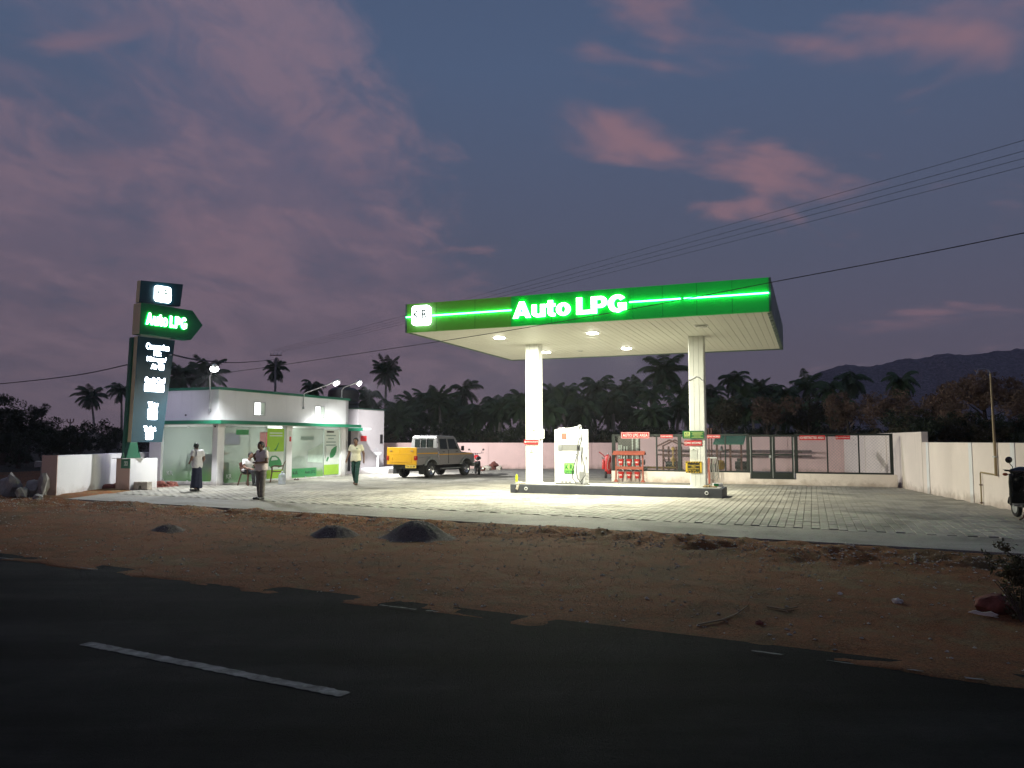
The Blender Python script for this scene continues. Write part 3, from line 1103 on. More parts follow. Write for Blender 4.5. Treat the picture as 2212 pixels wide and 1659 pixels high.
# upper walls over the glazing
wall(-OW, 0, 0, 0.2, 2.26, OH, bev=0.006)
ysegs = [(0.201, 1.93), (2.62, 5.92), (6.64, OL)]
for a, c in ysegs:
    wall(-0.2, 0, a, c if c < OL else OL - 0.201, 2.26, OH)
for a, c in ((1.93, 2.62), (5.92, 6.64)):
    wall(-0.2, 0, a, c, 2.26, 2.645)
    wall(-0.2, 0, a, c, 3.205, OH)
wall(-0.2, 0.0, OL - 0.2005, OL + 0.001, 0.036, OH)
# piers
for a, c in ((0.0, 0.34), (4.0, 4.36), (7.99, OL - 0.201)):
    wall(-0.22, 0.02, a - 0.02, c, -0.03, 2.26, n='pier', bev=0.006)
wall(-OW - 0.02, -2.72, -0.021, 0.22, -0.03, 2.26, n='pier', bev=0.006)
wall(-0.20, -0.221, -0.02, 0.2, -0.03, 2.26, n='pier')
# plinth under the glass
wall(-2.719, -0.222, 0.0, 0.16, -0.03, 0.12, n='plinth')
wall(-0.16, 0.015, 0.341, 3.999, -0.03, 0.05, n='plinth')
wall(-0.16, 0.015, 4.361, 7.989, -0.03, 0.05, n='plinth')
# roof edge and sunshade
for a in ((-OW - 0.06, 0.06, -0.06, 0.10), (-0.10, 0.06, 0.101, OL + 0.06), (-OW - 0.06, -OW + 0.1, 0.101, OL + 0.06), (-OW + 0.101, -0.101, OL - 0.1, OL + 0.06)):
    MB().box(*a, OH, OH + 0.10).build('roof_edge', M_GREEN, office, bevel=0.005)
wall(-OW + 0.1, -0.1, 0.1, OL - 0.1, OH - 0.16, OH - 0.08, n='roof_slab', m=M_CONC)
sh = MB().box(-OW - 0.3, 0.55, -0.45, -0.003, 2.30, 2.40).box(0.003, 0.55, -0.0029, OL + 0.25, 2.30, 2.40).build('sunshade', M_WHITE, office)
MB().box(-OW - 0.31, 0.56, -0.475, -0.451, 2.27, 2.405).build('sunshade_edge', M_GREEN, sh)
MB().box(0.551, 0.575, -0.475, OL + 0.25, 2.27, 2.405).build('sunshade_edge', M_GREEN, sh)


def pane(a, c, z0, z1, side, m, name='glass_pane'):
    if side == 'R':
        o = MB().box(-0.08, -0.068, a, c, z0, z1).build(name, m, office)
    else:
        o = MB().box(a, c, 0.07, 0.082, z0, z1).build(name, m, office)
    return o


gp1 = pane(-2.70, -0.24, 0.121, 2.18, 'L', M_GLASS)
gp2 = pane(0.36, 2.80, 0.051, 2.20, 'R', M_GLASS)
gd1 = pane(2.815, 3.98, 0.06, 2.18, 'R', M_CLEAR, 'glass_door')
gp3 = pane(4.37, 6.70, 0.051, 2.20, 'R', M_GLASS2)
gd2 = pane(6.715, 7.975, 0.06, 2.18, 'R', M_CLEAR, 'glass_door')
for o, pts in ((gp1, [(-2.66, 0.066, 0.16), (-1.45, 0.066, 0.13), (-0.28, 0.066, 0.16), (-1.47, 0.066, 2.17)]), (gp2, [(-0.064, 0.42, 2.17), (-0.064, 2.74, 2.17), (-0.064, 0.42, 0.08)]), (gp3, [(-0.064, 4.45, 2.17), (-0.064, 6.62, 2.17), (-0.064, 5.4, 0.07)])):
    for x, y, z in pts:
        MB().cbox((x, y, z), (0.06, 0.06, 0.06)).build('clamp', M_STEEL, o)
for o, y in ((gd1, 2.9), (gd2, 6.8)):
    MB().tube([(-0.03, y, 0.85), (0.0, y, 0.9), (0.0, y, 1.35), (-0.03, y, 1.4)], 0.014).build('pull_handle', M_STEEL, o, smooth=True)
# printed sheets on the doors and panes: flat print set just outside the glass
M_LIME = mat('lime_print', (0.30, 0.52, 0.05), 0.5, var=0.05)
M_LEAF = mat('green_print', (0.035, 0.22, 0.075), 0.5, var=0.08)
M_PALE = mat('pale_print', (0.58, 0.64, 0.58), 0.5, var=0.04)
M_GREYP = mat('grey_print', (0.22, 0.30, 0.26), 0.5, var=0.1)


def sheet(parent, poly, m, d=0.0, name='printed_film', side='R'):
    """poly of (y, z) on the right side, of (x, z) on the left side"""
    if side == 'R':
        return MB().prism(poly, -0.066 + d, -0.0645 + d, 'x').build(name, m, parent)
    return MB().prism(poly, 0.066 - d, 0.068 - d, 'y').build(name, m, parent)


rect = lambda a, c, z0, z1: [(a, z0), (c, z0), (c, z1), (a, z1)]
p1 = sheet(gd1, rect(2.86, 3.92, 0.10, 2.15), M_PALE)
sheet(gd1, rect(2.86, 3.92, 1.20, 2.15), M_LIME, 0.003)
sheet(gd1, rect(2.86, 3.92, 0.10, 0.46), M_LIME, 0.003)
car = [(2.98, 0.62), (2.98, 0.78), (3.03, 0.93), (3.16, 1.03), (3.40, 1.04), (3.60, 0.96), (3.74, 0.82), (3.80, 0.70), (3.80, 0.62), (3.70, 0.60), (3.62, 0.66), (3.52, 0.60), (3.22, 0.60), (3.14, 0.66), (3.06, 0.60)]
cr = sheet(gd1, car, M_LEAF, 0.003, 'printed_car')
sheet(gd1, [(3.12, 0.84), (3.18, 0.98), (3.38, 0.99), (3.50, 0.93), (3.55, 0.86)], M_PALE, 0.005, 'printed_car_window')
for y in (3.14, 3.62):
    sheet(gd1, [(y + 0.075 * math.cos(a), 0.60 + 0.075 * math.sin(a)) for a in [k * math.pi / 8 for k in range(16)]], M_LEAF, 0.005, 'printed_wheel')
sheet(gd1, [(3.30, 1.25), (3.42, 1.24), (3.46, 1.30), (3.60, 1.56), (3.57, 1.57), (3.40, 1.33), (3.32, 1.31)], M_LEAF, 0.005, 'printed_nozzle')
for z in (1.94, 1.83):
    sheet(gd1, rect(3.0, 3.8, z, z + 0.05), M_PALE, 0.006, 'printed_line')
p2 = sheet(gd2, rect(6.76, 7.92, 0.10, 2.15), M_PALE)
sheet(gd2, rect(6.76, 7.92, 0.10, 0.56), M_LIME, 0.003)
sheet(gd2, rect(6.95, 7.5, 2.02, 2.09), M_BLACK, 0.003, 'printed_line')
for z, a, c in ((1.86, 6.9, 7.65), (1.72, 7.05, 7.5), (1.56, 6.9, 7.65), (1.42, 6.88, 7.66)):
    sheet(gd2, rect(a, c, z, z + 0.055), M_GREYP, 0.003, 'printed_line')
lf = [(7.22, 0.86), (7.20, 1.05), (7.32, 1.24), (7.52, 1.35), (7.74, 1.42), (7.72, 1.2), (7.62, 1.0), (7.44, 0.88)]
sheet(gd2, lf, M_LEAF, 0.003, 'printed_leaf')
sheet(gd2, [(6.92, 0.72), (7.02, 0.70), (7.14, 0.88), (7.06, 0.93), (6.98, 0.86)], M_LEAF, 0.003, 'printed_bulb')
# pane 3: tanker lorry print and lettering on the green band
sheet(gp3, [(5.55, 0.72), (5.60, 1.22), (5.90, 1.30), (6.30, 1.42), (6.66, 1.55), (6.66, 0.66)], mat('faint_print', (0.40, 0.50, 0.42), 0.5), 0.003, 'printed_lorry')
sheet(gp3, [(4.42, 0.5), (4.42, 0.85), (4.6, 0.95), (4.9, 1.02), (5.15, 0.98), (5.45, 0.9), (5.5, 0.5)], mat('faint_print_dark', (0.27, 0.33, 0.28), 0.5), 0.0045, 'printed_car')
sheet(gp3, rect(4.39, 6.2, 0.09, 0.46), M_LEAF, 0.005, 'printed_band')
for s, y, w_, h_ in (('KR', 4.72, 0.34, 0.16), ('Auto LPG', 5.75, 0.75, 0.15)):
    me = fit_text(s, w_, h_, 0.002, 0.01)
    me.transform(Matrix.Rotation(R(90), 4, 'Z'))
    o = link('lettering', me, M_DKGREEN, gp3)
    o.location = (-0.0575, y, 0.29)
sheet(gp3, rect(5.05, 5.95, 1.68, 1.84), M_GREYP, 0.003, 'printed_line')
for s, pn, loc, rot in (('KR', gp2, (-0.062, 0.72, 0.30), True), ('KR', gp1, (-2.32, 0.062, 0.42), False)):
    me = fit_text(s, 0.30, 0.16, 0.002, 0.01)
    if rot:
        me.transform(Matrix.Rotation(R(90), 4, 'Z'))
    o = link('lettering', me, M_PALE, pn)
    o.location = loc
sheet(gp2, rect(1.05, 1.75, 1.88, 2.08), M_LEAF, 0.003, 'printed_line')
MB().box(0.021, 0.04, 4.16, 4.26, 1.62, 1.82).build('fire_sign', M_SIGNRED, office)
MB().box(0.021, 0.035, 4.12, 4.28, 1.86, 2.06).build('paper_notice', M_PALE, office)

# louvre windows of the upper wall, lit from inside
M_WINLIGHT = emit('lit_window', (0.93, 1.0, 0.97), 2.6)
for a, c in ((1.93, 2.62), (5.92, 6.64)):
    wf = MB().box(-0.02, 0.018, a, a + 0.035, 2.645, 3.205).box(-0.02, 0.018, c - 0.035, c, 2.645, 3.205).box(-0.02, 0.018, a + 0.035, c - 0.035, 2.645, 2.68).box(-0.02, 0.018, a + 0.035, c - 0.035, 3.17, 3.205).build('window', M_ALU, office)
    MB().box(-0.15, -0.14, a + 0.01, c - 0.01, 2.65, 3.20).build('pane', M_WINLIGHT, wf)
    mid = c - (c - a) * 0.38
    MB().box(-0.02, 0.016, mid - 0.012, mid + 0.012, 2.68, 3.17).build('mullion', M_ALU, wf)
    for k in range(6):
        z = 2.70 + k * 0.08
        MB().bar((0.0, mid + 0.012, z + 0.03), (0.0, c - 0.036, z + 0.03), 0.006, 0.085, up=(0.55, 0, 1)).build('slat', M_PALE, wf)
# cable fittings and a small roof vent pipe
MB().cyl((-1.55, -0.03, 2.62), (-1.55, 0.01, 2.62), 0.035).build('camera_dome', M_BLACK, office)
MB().cyl((-0.10, -0.045, 2.18), (-0.10, -0.018, 2.18), 0.035).build('camera_dome', M_BLACK, office)
MB().box(0.02, 0.1, 2.9, 3.6, 2.275, 2.298).build('tube_light_body', M_WHITEP, office)

# light inside: two ceiling tubes
for ly, lab in ((1.6, 'lit ceiling tube in the front room of the office'), (5.9, 'lit ceiling tube in the rear room of the office')):
    t = thing('ceiling_tube', lab, 'ceiling light', OF.w(-0.95, ly, 2.93), OF.a)
    MB().box(-0.04, 0.04, -0.6, 0.6, -0.03, 0.0).build('body', M_WHITEP, t)
    MB().cyl((0, -0.58, -0.05), (0, 0.58, -0.05), 0.018).build('tube', emit('fluorescent_tube', (0.93, 1.0, 0.96), 9.0), t)
    ld = bpy.data.lights.new('ceiling_tube', 'AREA')
    ld.shape, ld.size, ld.size_y, ld.energy, ld.color = 'RECTANGLE', 0.06, 1.1, 75.0, (0.94, 1.0, 0.95)
    lo = bpy.data.objects.new('light', ld)
    COL.objects.link(lo)
    lo.parent = t
    lo.location = (0, 0, -0.08)

# ---- things inside the front room
dk = thing('desk', 'dark grey office desk with raised counter inside the front window', 'desk', OF.w(-1.55, 1.5, 0.036), OF.a)
M_DESK = mat('dark_laminate', (0.045, 0.047, 0.055), 0.5, var=0.1)
MB().box(-0.35, 0.55, -0.55, -0.5, 0, 1.05).build('front_panel', M_DESK, dk)
MB().box(-0.35, 0.55, -0.5, 0.25, 0.72, 0.76).build('top', M_DESK, dk)
MB().box(0.5, 0.55, -0.49, 0.25, 0, 0.718).build('side_panel', M_DESK, dk)
MB().box(-0.38, 0.58, -0.62, -0.38, 1.052, 1.09).build('counter', M_DESK, dk)
ch = thing('office_chair', 'office chair with pale back seen through the left window', 'chair', OF.w(-2.45, 1.15, 0.036), OF.a + R(20))
MB().prism(rounded_rect(0.46, 0.06, 0.02), 0.47, 0.52, 'z').box(-0.23, 0.23, -0.22, 0.22, 0.44, 0.50).build('seat', M_DKGREEN, ch, bevel=0.02)
MB().bar((-0.21, 0.2, 0.52), (-0.21, 0.3, 1.08), 0.035).bar((0.21, 0.2, 0.52), (0.21, 0.3, 1.08), 0.035).bar((-0.21, 0.3, 1.08), (0.21, 0.3, 1.08), 0.035).bar((-0.21, 0.2, 0.54), (0.21, 0.2, 0.54), 0.035).build('back_frame', M_DKGREEN, ch)
MB().box(-0.19, 0.19, 0.235, 0.245, 0.56, 1.05).build('backrest', M_PALE, ch)
MB().cyl((0, 0, 0.08), (0, 0, 0.44), 0.025).build('column', M_STEEL, ch)
for k in range(5):
    a = k * 2 * math.pi / 5
    MB().bar((0, 0, 0.09), (0.27 * math.cos(a), 0.27 * math.sin(a), 0.05), 0.03).build('leg', M_BLACK, ch)
for lab, lx, ly, sx, z0, z1, m in (('framed mauve poster on the rear wall of the office', -2.6, 3.86, 0.9, 1.5, 2.0, mat('mauve_poster', (0.30, 0.26, 0.42), 0.5)), ('red poster on the office wall above the seated woman', -0.75, 3.86, 0.42, 1.45, 2.05, mat('red_poster', (0.55, 0.08, 0.10), 0.5))):
    pass
for lab, lx, wd, z0, z1, m in (('mauve framed poster on the inner office wall', -2.75, 0.75, 1.5, 1.95, mat('mauve_poster', (0.30, 0.26, 0.42), 0.5)), ('red poster on the inner office wall', -1.05, 0.42, 1.4, 2.0, mat('red_poster', (0.55, 0.08, 0.10), 0.5))):
    t = thing('poster', lab, 'poster', OF.w(lx, 3.88, z0), OF.a)
    MB().box(-wd / 2, wd / 2, -0.03, 0, 0, z1 - z0).build('sheet', m, t)
    MB().box(-wd / 2 - 0.02, wd / 2 + 0.02, -0.01, 0.012, -0.02, z1 - z0 + 0.02).build('frame', M_BLACK, t)
wall(-OW + 0.181, -1.0, 3.9, 4.0, 0.036, 2.949, m=M_INT, n='partition')

# ------------------------------------------------------------------ lamps of the office roof


def street_lamp(label, base, pts, head, aim, watts, col, on_cam=True, pr=0.024):
    t = thing('street_lamp', label, 'lamp', base, 0, 'lamps on the office roof')
    rel = [Vector(p) - Vector(base) for p in pts]
    MB().tube(rel, pr, 8).build('pole', mat('lamp_pole_paint', (0.55, 0.55, 0.53), 0.4, var=0.1), t, smooth=True)
    MB().cbox(rel[0] + Vector((0, 0, 0.02)), (0.08, 0.08, 0.1)).build('bracket', M_STEEL, t)
    h = Vector(head) - Vector(base)
    d = Vector(aim).normalized()
    bk = (rel[-1] - rel[-2]).normalized()
    MB().tube([h - bk * 0.16, h - bk * 0.08, h + bk * 0.12, h + bk * 0.2], [0.04, 0.085, 0.095, 0.04], 12).build('housing', M_WHITEP, t, smooth=True)
    q = d.to_track_quat('-Z', 'Y')
    M = Matrix.Translation(h + d * 0.075) @ q.to_matrix().to_4x4()
    MB().lathe([(0.02, 0.08), (0.13, 0.045), (0.15, 0.0), (0.13, -0.05), (0.07, -0.085), (0.0, -0.095)], 16, M, cap=False).build('lens', emit('lamp_globe', (0.96, 0.98, 1.0), 26.0), t, smooth=True)
    ld = bpy.data.lights.new('street_lamp', 'SPOT')
    ld.shadow_soft_size, ld.energy, ld.color, ld.spot_size, ld.spot_blend = 0.10, watts, col, R(168), 0.9
    lo = bpy.data.objects.new('light', ld)
    COL.objects.link(lo)
    lo.parent = t
    lo.matrix_local = Matrix.Translation(h + d * 0.30) @ q.to_matrix().to_4x4()
    return t


b1 = OF.w(-0.36, -0.05, 2.78)
h1 = AT(463, 793, 27.2)
street_lamp('street lamp glaring on the near corner of the office', b1, [b1, OF.w(-0.36, -0.06, 3.6), OF.w(-0.34, -0.12, 4.05), h1 - (h1 - OF.w(-0.34, -0.12, 4.05)).normalized() * 0.14], h1, (0.22, -0.42, -1.0), 1500, (0.93, 0.96, 1.0))
b2 = OF.w(0.04, 5.05, 3.05)
h2 = OF.w(1.25, 5.65, 4.22)
street_lamp('street lamp on a slanting arm above the middle of the office front', b2, [b2, OF.w(0.05, 5.05, 3.66), OF.w(0.09, 5.07, 3.72), h2 - (h2 - OF.w(0.09, 5.07, 3.72)).normalized() * 0.14], h2, (0.60, 0.15, -1.0), 1900, (0.96, 1.0, 0.97))
b3 = OF.w(-0.15, 8.2, 3.66)
h3 = OF.w(0.55, 8.5, 4.42)
street_lamp('small street lamp with bent arm at the far end of the office roof', b3, [b3, OF.w(-0.15, 8.2, 4.05), OF.w(-0.06, 8.24, 4.18), h3 - (h3 - OF.w(-0.06, 8.24, 4.18)).normalized() * 0.12], h3, (0.85, 0.40, -0.40), 6500, (0.95, 0.97, 1.0))

# roof things
t = thing('water_tank', 'black plastic water tank behind the far end of the office roof', 'tank', OF.w(-2.95, 12.5, 3.34), 0)
MB().lathe([(0.80, 0.0), (0.84, 0.1), (0.80, 0.2), (0.84, 0.3), (0.80, 0.4), (0.84, 0.5), (0.80, 0.6), (0.84, 0.75), (0.80, 1.0), (0.62, 1.14), (0.3, 1.20), (0.28, 1.26), (0.0, 1.27)], 24).build('body', M_BLACK, t, smooth=True)
MB().lathe([(0.33, 1.22), (0.33, 1.28), (0.1, 1.31), (0.0, 1.31)], 20).build('lid', M_BLACK, t, smooth=True)
# ------------------------------------------------------------------ toilet annex
M_ANNEX = mat('annex_paint', (0.46, 0.42, 0.42), 0.85, var=0.06, scale=0.9, bump=0.1, bscale=18)
annex = thing('toilet_block', 'low grey mauve toilet block behind the far end of the office', 'building', OF.w(0, 11.07, 0), OF.a)
MB().box(-4.2, -1.08, 0.0, 2.55, -0.05, 3.28).build('wall', M_ANNEX, annex, bevel=0.008)
MB().box(-4.26, -1.03, -0.05, 2.6, 3.281, 3.33).build('roof_edge', M_DKGREEN, annex)
MB().box(-1.95, -1.5, -0.012, -0.001, 0.10, 2.20).build('door', mat('dark_doorway', (0.03, 0.028, 0.03), 0.6), annex)
MB().box(-2.6, -0.30, -0.75, -0.002, 2.20, 2.28).build('canopy_slab', M_WHITE, annex)
MB().box(-2.6, -0.30, -0.78, -0.751, 2.14, 2.29).build('canopy_edge', M_GREEN, annex)
MB().box(-2.35, -2.08, -0.02, -0.001, 1.45, 1.92).build('wall_sign', M_BLACK, annex)
MB().box(-1.079, -1.06, 0.25, 0.80, 1.62, 1.90).build('wall_sign', M_SIGNRED, annex)
MB().box(-1.079, -1.06, 2.15, 2.40, 1.50, 1.98).build('wall_sign', M_BLACK, annex)
MB().box(-1.075, 0.55, 0.30, 3.6, -0.05, 0.25).build('step', M_WHITE, annex, bevel=0.01)
bs = thing('wash_basin', 'small wash basin on a pedestal against the toilet block', 'wash basin', OF.w(-0.80, 12.55, 0.25), OF.a + R(90))
MB().cyl((0, 0, 0), (0, 0, 0.62), 0.06, 0.045).build('pedestal', M_WHITEP, bs, smooth=True)
MB().lathe([(0.05, 0.60), (0.16, 0.66), (0.23, 0.78), (0.21, 0.785), (0.12, 0.70), (0.0, 0.68)], 18, cap=False).build('bowl', M_WHITEP, bs, smooth=True)
MB().tube([(0, 0.17, 0.78), (0, 0.17, 0.95), (0, 0.08, 0.98), (0, 0.02, 0.93)], 0.014).build('tap', M_STEEL, bs, smooth=True)

# ------------------------------------------------------------------ totem sign
TA = R(90 - 34.4)
M_TEAL = mat('teal_panel', (0.005, 0.044, 0.066), 0.4, var=0.06)
M_TEALG = mat('green_panel', (0.006, 0.12, 0.060), 0.4, var=0.06)
M_CRM = mat('cream_return', (0.80, 0.68, 0.38), 0.5, var=0.06)
M_TOT = emit('lit_totem_letter', (0.80, 0.88, 1.0), 16.0)
M_TOTG = emit('lit_totem_letter_warm', (0.70, 1.0, 0.80), 6.0)
tot = thing('totem_sign', 'tall dark green totem sign with lit Auto LPG arrow pointing right', 'sign', (-12.6, 26.1, 0), TA)
# local x along the face, -y towards the viewer


def totbox(name, poly, y0, y1, m, parent=tot):
    o = MB().prism(poly, y0, y1, 'y').build(name, m, parent)
    o.data.materials.append(M_CRM)
    for pgn in o.data.polygons:
        if pgn.normal.x < -0.6:
            pgn.material_index = 1
    return o


pk = totbox('logo_panel', [(-0.37, 6.40), (1.16, 6.48), (1.24, 7.29), (-0.34, 7.16)], 0.0, 0.22, M_TEAL)
pa = totbox('arrow_panel', [(-0.40, 5.29), (1.53, 5.29), (1.98, 5.88), (1.56, 6.365), (-0.38, 6.365)], -0.14, 0.32, M_TEALG)
pb = totbox('list_panel', [(-0.47, 1.60), (0.64, 1.60), (1.0, 5.22), (-0.37, 5.22)], 0.0, 0.22, M_TEAL)
MB().box(-0.20, 0.95, 0.04, 0.18, 6.366, 6.43).build('light_bar', M_STEEL, tot)
MB().box(-0.25, 0.85, 0.04, 0.18, 5.221, 5.289).build('light_bar', M_STEEL, tot)
post = MB().prism([(-0.56, 1.06), (-0.30, 1.06), (-0.30, 5.2), (-0.44, 5.2)], 0.225, 0.42, 'y').build('post', M_GREEN, tot, bevel=0.02)
MB().prism([(-0.62, 1.06), (-0.16, 1.06), (-0.24, 1.6), (-0.50, 1.6)], 0.0, 0.222, 'y').build('post', M_GREEN, tot, bevel=0.02)
for x in (-0.66, -0.12):
    MB().prism([(x - 0.06, 1.06), (x + 0.06, 1.06), (x, 1.3)], 0.08, 0.16, 'y').build('gusset', M_GREEN, tot)
MB().box(-0.78, 0.0, -0.05, 0.58, 1.045, 1.062).build('base_plate', M_STEEL, tot)


def tot_text(s, w_, h_, cx, cz, parent, m, y=-0.012, bold=0.03, depth=0.02):
    me = fit_text(s, w_, h_, depth, bold)
    o = link('lettering', me, m, parent)
    o.location = (cx, y + depth, cz)
    return o


lb = MB().prism([(p[0] + 0.46, p[1] + 6.80) for p in rounded_rect(0.60, 0.56, 0.10)], -0.06, -0.001, 'y').build('logo_box', emit('lit_totem_logo', (0.82, 0.95, 1.0), 10.0), pk)
kr_letters(lb, 0.52, -0.058, 0.46, 6.84, M_LOGOGREEN)
# Auto LPG letter by letter
heavy_word(-0.20, 1.33, 5.64, 0.41, 0.045, -0.141, pa, M_TOTG, M_HALO)
for s, w_, h_, cx, cz in (('Conversion', 0.84, 0.21, 0.36, 4.92), ('Kit', 0.26, 0.18, 0.36, 4.69), ('Nitrogen/', 0.70, 0.21, 0.34, 4.46), ('Air', 0.24, 0.18, 0.26, 4.23), ('Credit Card', 0.72, 0.19, 0.30, 3.75), ('Water', 0.38, 0.19, 0.27, 2.90), ('Toilet', 0.44, 0.18, 0.17, 2.06)):
    tot_text(s, w_, h_, cx, cz, pb, M_TOT, bold=0.035)
for w_, h_, cx, cz, r_ in ((0.18, 0.21, 0.51, 4.23, 0.03), (0.70, 0.26, 0.28, 3.48, 0.03), (0.34, 0.38, 0.25, 2.57, 0.05), (0.25, 0.26, 0.16, 1.82, 0.03)):
    MB().prism([(p[0] + cx, p[1] + cz) for p in rounded_rect(w_, h_, r_)], -0.022, -0.001, 'y').build('lit_box', M_TOT, pb)

# the rear face carries the same lit list
M_TOTR = emit('lit_totem_rear', (0.74, 0.72, 1.0), 16.0)
for s, w_, h_, cx, cz in (('Conversion', 0.84, 0.21, 0.30, 4.92), ('Kit', 0.26, 0.18, 0.30, 4.69), ('Nitrogen/', 0.70, 0.21, 0.30, 4.46), ('Air', 0.24, 0.18, 0.26, 4.23), ('Credit Card', 0.72, 0.19, 0.28, 3.75), ('Water', 0.38, 0.19, 0.22, 2.90), ('Toilet', 0.44, 0.18, 0.17, 2.06)):
    o = link('lettering', fit_text(s, w_, h_, 0.02, 0.035), M_TOTR, pb)
    o.rotation_euler = (0, 0, R(180))
    o.location = (cx, 0.2215, cz)
for w_, h_, cx, cz, r_ in ((0.70, 0.26, 0.26, 3.48, 0.03), (0.34, 0.38, 0.22, 2.57, 0.05), (0.25, 0.26, 0.16, 1.82, 0.03)):
    MB().prism([(p[0] + cx, p[1] + cz) for p in rounded_rect(w_, h_, r_)], 0.221, 0.242, 'y').build('lit_box', M_TOTR, pb)
MB().prism([(p[0] + 0.46, p[1] + 6.80) for p in rounded_rect(0.60, 0.56, 0.10)], 0.221, 0.28, 'y').build('logo_box', M_TOTR, pk)

pl = thing('sign_plinth', 'peach and white masonry plinth carrying the totem sign', 'plinth', (-12.82, 25.62, 0), OF.a)
MB().box(-0.62, 0.0, 0.002, 1.15, -0.08, 1.045).build('body', M_WHITE, pl, bevel=0.008)
MB().box(-0.622, 0.002, -0.004, 0.0, -0.08, 1.044).build('front_face', M_PEACH, pl)
t = thing('logo_plate', 'small green logo plate on the corner of the sign plinth', 'plate', (-12.82, 25.62, 0.72), OF.a)
MB().box(-0.38, 0.02, -0.03, -0.006, 0, 0.33).build('plate', M_GREEN, t)
MB().box(-0.24, -0.08, -0.034, -0.031, 0.09, 0.24).build('logo_field', M_PALE, t)
kr_letters(t, 0.15, -0.033, -0.16, 0.165, M_LOGOGREEN)
t = thing('concrete_block', 'small grey concrete block with a slot beside the sign plinth', 'block', G(308, 1058), OF.a + R(8))
MB().prism([(-0.28, 0), (-0.06, 0), (-0.04, 0.14), (0.02, 0.14), (0.05, 0), (0.28, 0), (0.27, 0.27), (-0.26, 0.27)], -0.12, 0.12, 'y').build('body', M_STONE, t, bevel=0.012)


def lxat(fr, px, py, ly):
    """local x and z where the line of sight through px, py meets the plane y = ly of a frame"""
    d = ray(px, py)
    ox, oy = fr.l((0, 0))
    c, s = math.cos(fr.a), math.sin(fr.a)
    dx, dy = d.x * c + d.y * s, -d.x * s + d.y * c
    t = (ly - oy) / dy
    return ox + t * dx, CAM_H + t * d.z


def plate_sign(name, label, fr, px0, py0, px1, py1, ly, m, lines=(), tm=None, cat='sign', border=None, group=None, th=0.012, bold=0.02):
    x0, z1 = lxat(fr, px0, (py0), ly)
    x1, z0 = lxat(fr, px1, (py1), ly)
    x0b, z1b = lxat(fr, px1, py0, ly)
    w_, z1 = x1 - x0, (z1 + z1b) / 2
    z0 = (lxat(fr, px0, py1, ly)[1] + z0) / 2
    h_ = z1 - z0
    cx = (x0 + x1) / 2
    t = thing(name, label, cat, fr.w(cx, ly, z0), fr.a, group)
    MB().box(-w_ / 2, w_ / 2, -th, 0, 0, h_).build('plate', m, t)
    if border:
        bw = min(w_, h_) * 0.05
        i = min(w_, h_) * 0.06
        bb = MB()
        for a in ((-w_ / 2 + i, w_ / 2 - i, h_ - i - bw, h_ - i), (-w_ / 2 + i, w_ / 2 - i, i, i + bw), (-w_ / 2 + i, -w_ / 2 + i + bw, i + bw, h_ - i - bw), (w_ / 2 - i - bw, w_ / 2 - i, i + bw, h_ - i - bw)):
            bb.box(a[0], a[1], -th - 0.003, -th - 0.0005, a[2], a[3])
        bb.build('border', border, t)
    for s, u0, u1, v0, v1, mm in lines:
        if s is None:
            MB().box(-w_ / 2 + u0 * w_, -w_ / 2 + u1 * w_, -th - 0.003, -th - 0.0005, v0 * h_, v1 * h_).build('field', mm, t)
        elif s == 'o':
            r = (v1 - v0) * h_ / 2
            c = (-w_ / 2 + (u0 + u1) / 2 * w_, -th - 0.003, (v0 + v1) / 2 * h_)
            k = MB().ring(c, r * 0.8, r * 0.16, (0, 1, 0), 20, 6)
            k.bar((c[0] - r * 0.6, c[1], c[2] + r * 0.6), (c[0] + r * 0.6, c[1], c[2] - r * 0.6), r * 0.2, 0.004)
            k.build('prohibition_ring', mm, t)
        else:
            o = link('lettering', fit_text(s, (u1 - u0) * w_, (v1 - v0) * h_, 0.003, bold), mm, t)
            o.location = (-w_ / 2 + (u0 + u1) / 2 * w_, -th - 0.0005, (v0 + v1) / 2 * h_)
    return t


WV = M_SIGNWHITE
M_PAPER = mat('paper', (0.70, 0.70, 0.64), 0.7, var=0.04)
M_INK = mat('printed_ink', (0.12, 0.13, 0.12), 0.7)
M_BOARD = mat('green_board', (0.012, 0.115, 0.035), 0.5, var=0.06)
M_PALEY = mat('pale_yellow_vinyl', (0.55, 0.62, 0.20), 0.5, var=0.05)

# ------------------------------------------------------------------ signs on the columns
CF_Y = -0.206
plate_sign('notice_board', 'green KR board across the top of the right column', ST, 1474.6, 930.5, 1521, 947.5, CF_Y - 0.02, M_BOARD,
           [(None, 0.08, 0.35, 0.38, 0.86, M_PALEY), ('KR', 0.11, 0.32, 0.46, 0.79, M_BOARD), ('FUELS', 0.08, 0.35, 0.14, 0.30, M_PALEY)] +
           [(None, a, c, z, z + 0.05, M_PALEY) for a, c, z in ((0.42, 0.97, 0.78), (0.46, 0.92, 0.62), (0.44, 0.95, 0.46), (0.52, 0.84, 0.30), (0.42, 0.96, 0.14))])
plate_sign('no_smoking_sign', 'red NO SMOKING sign on the right column', ST, 1478.6, 951.6, 1516.6, 962.6, CF_Y, M_SIGNRED, [('o', 0.02, 0.17, 0.22, 0.78, WV), ('NO SMOKING', 0.19, 0.96, 0.28, 0.72, WV)])
plate_sign('paper_notice', 'pale paper notice below the no smoking sign', ST, 1490.5, 969, 1506.5, 991, CF_Y, M_PAPER,
           [('KR', 0.4, 0.62, 0.86, 0.97, M_LEAF), ('AUTO LPG', 0.12, 0.9, 0.74, 0.82, M_INK)] + [(None, 0.12, 0.9, z, z + 0.012, M_GREYP) for z in (0.12, 0.22, 0.32, 0.42, 0.52, 0.62)], th=0.004)
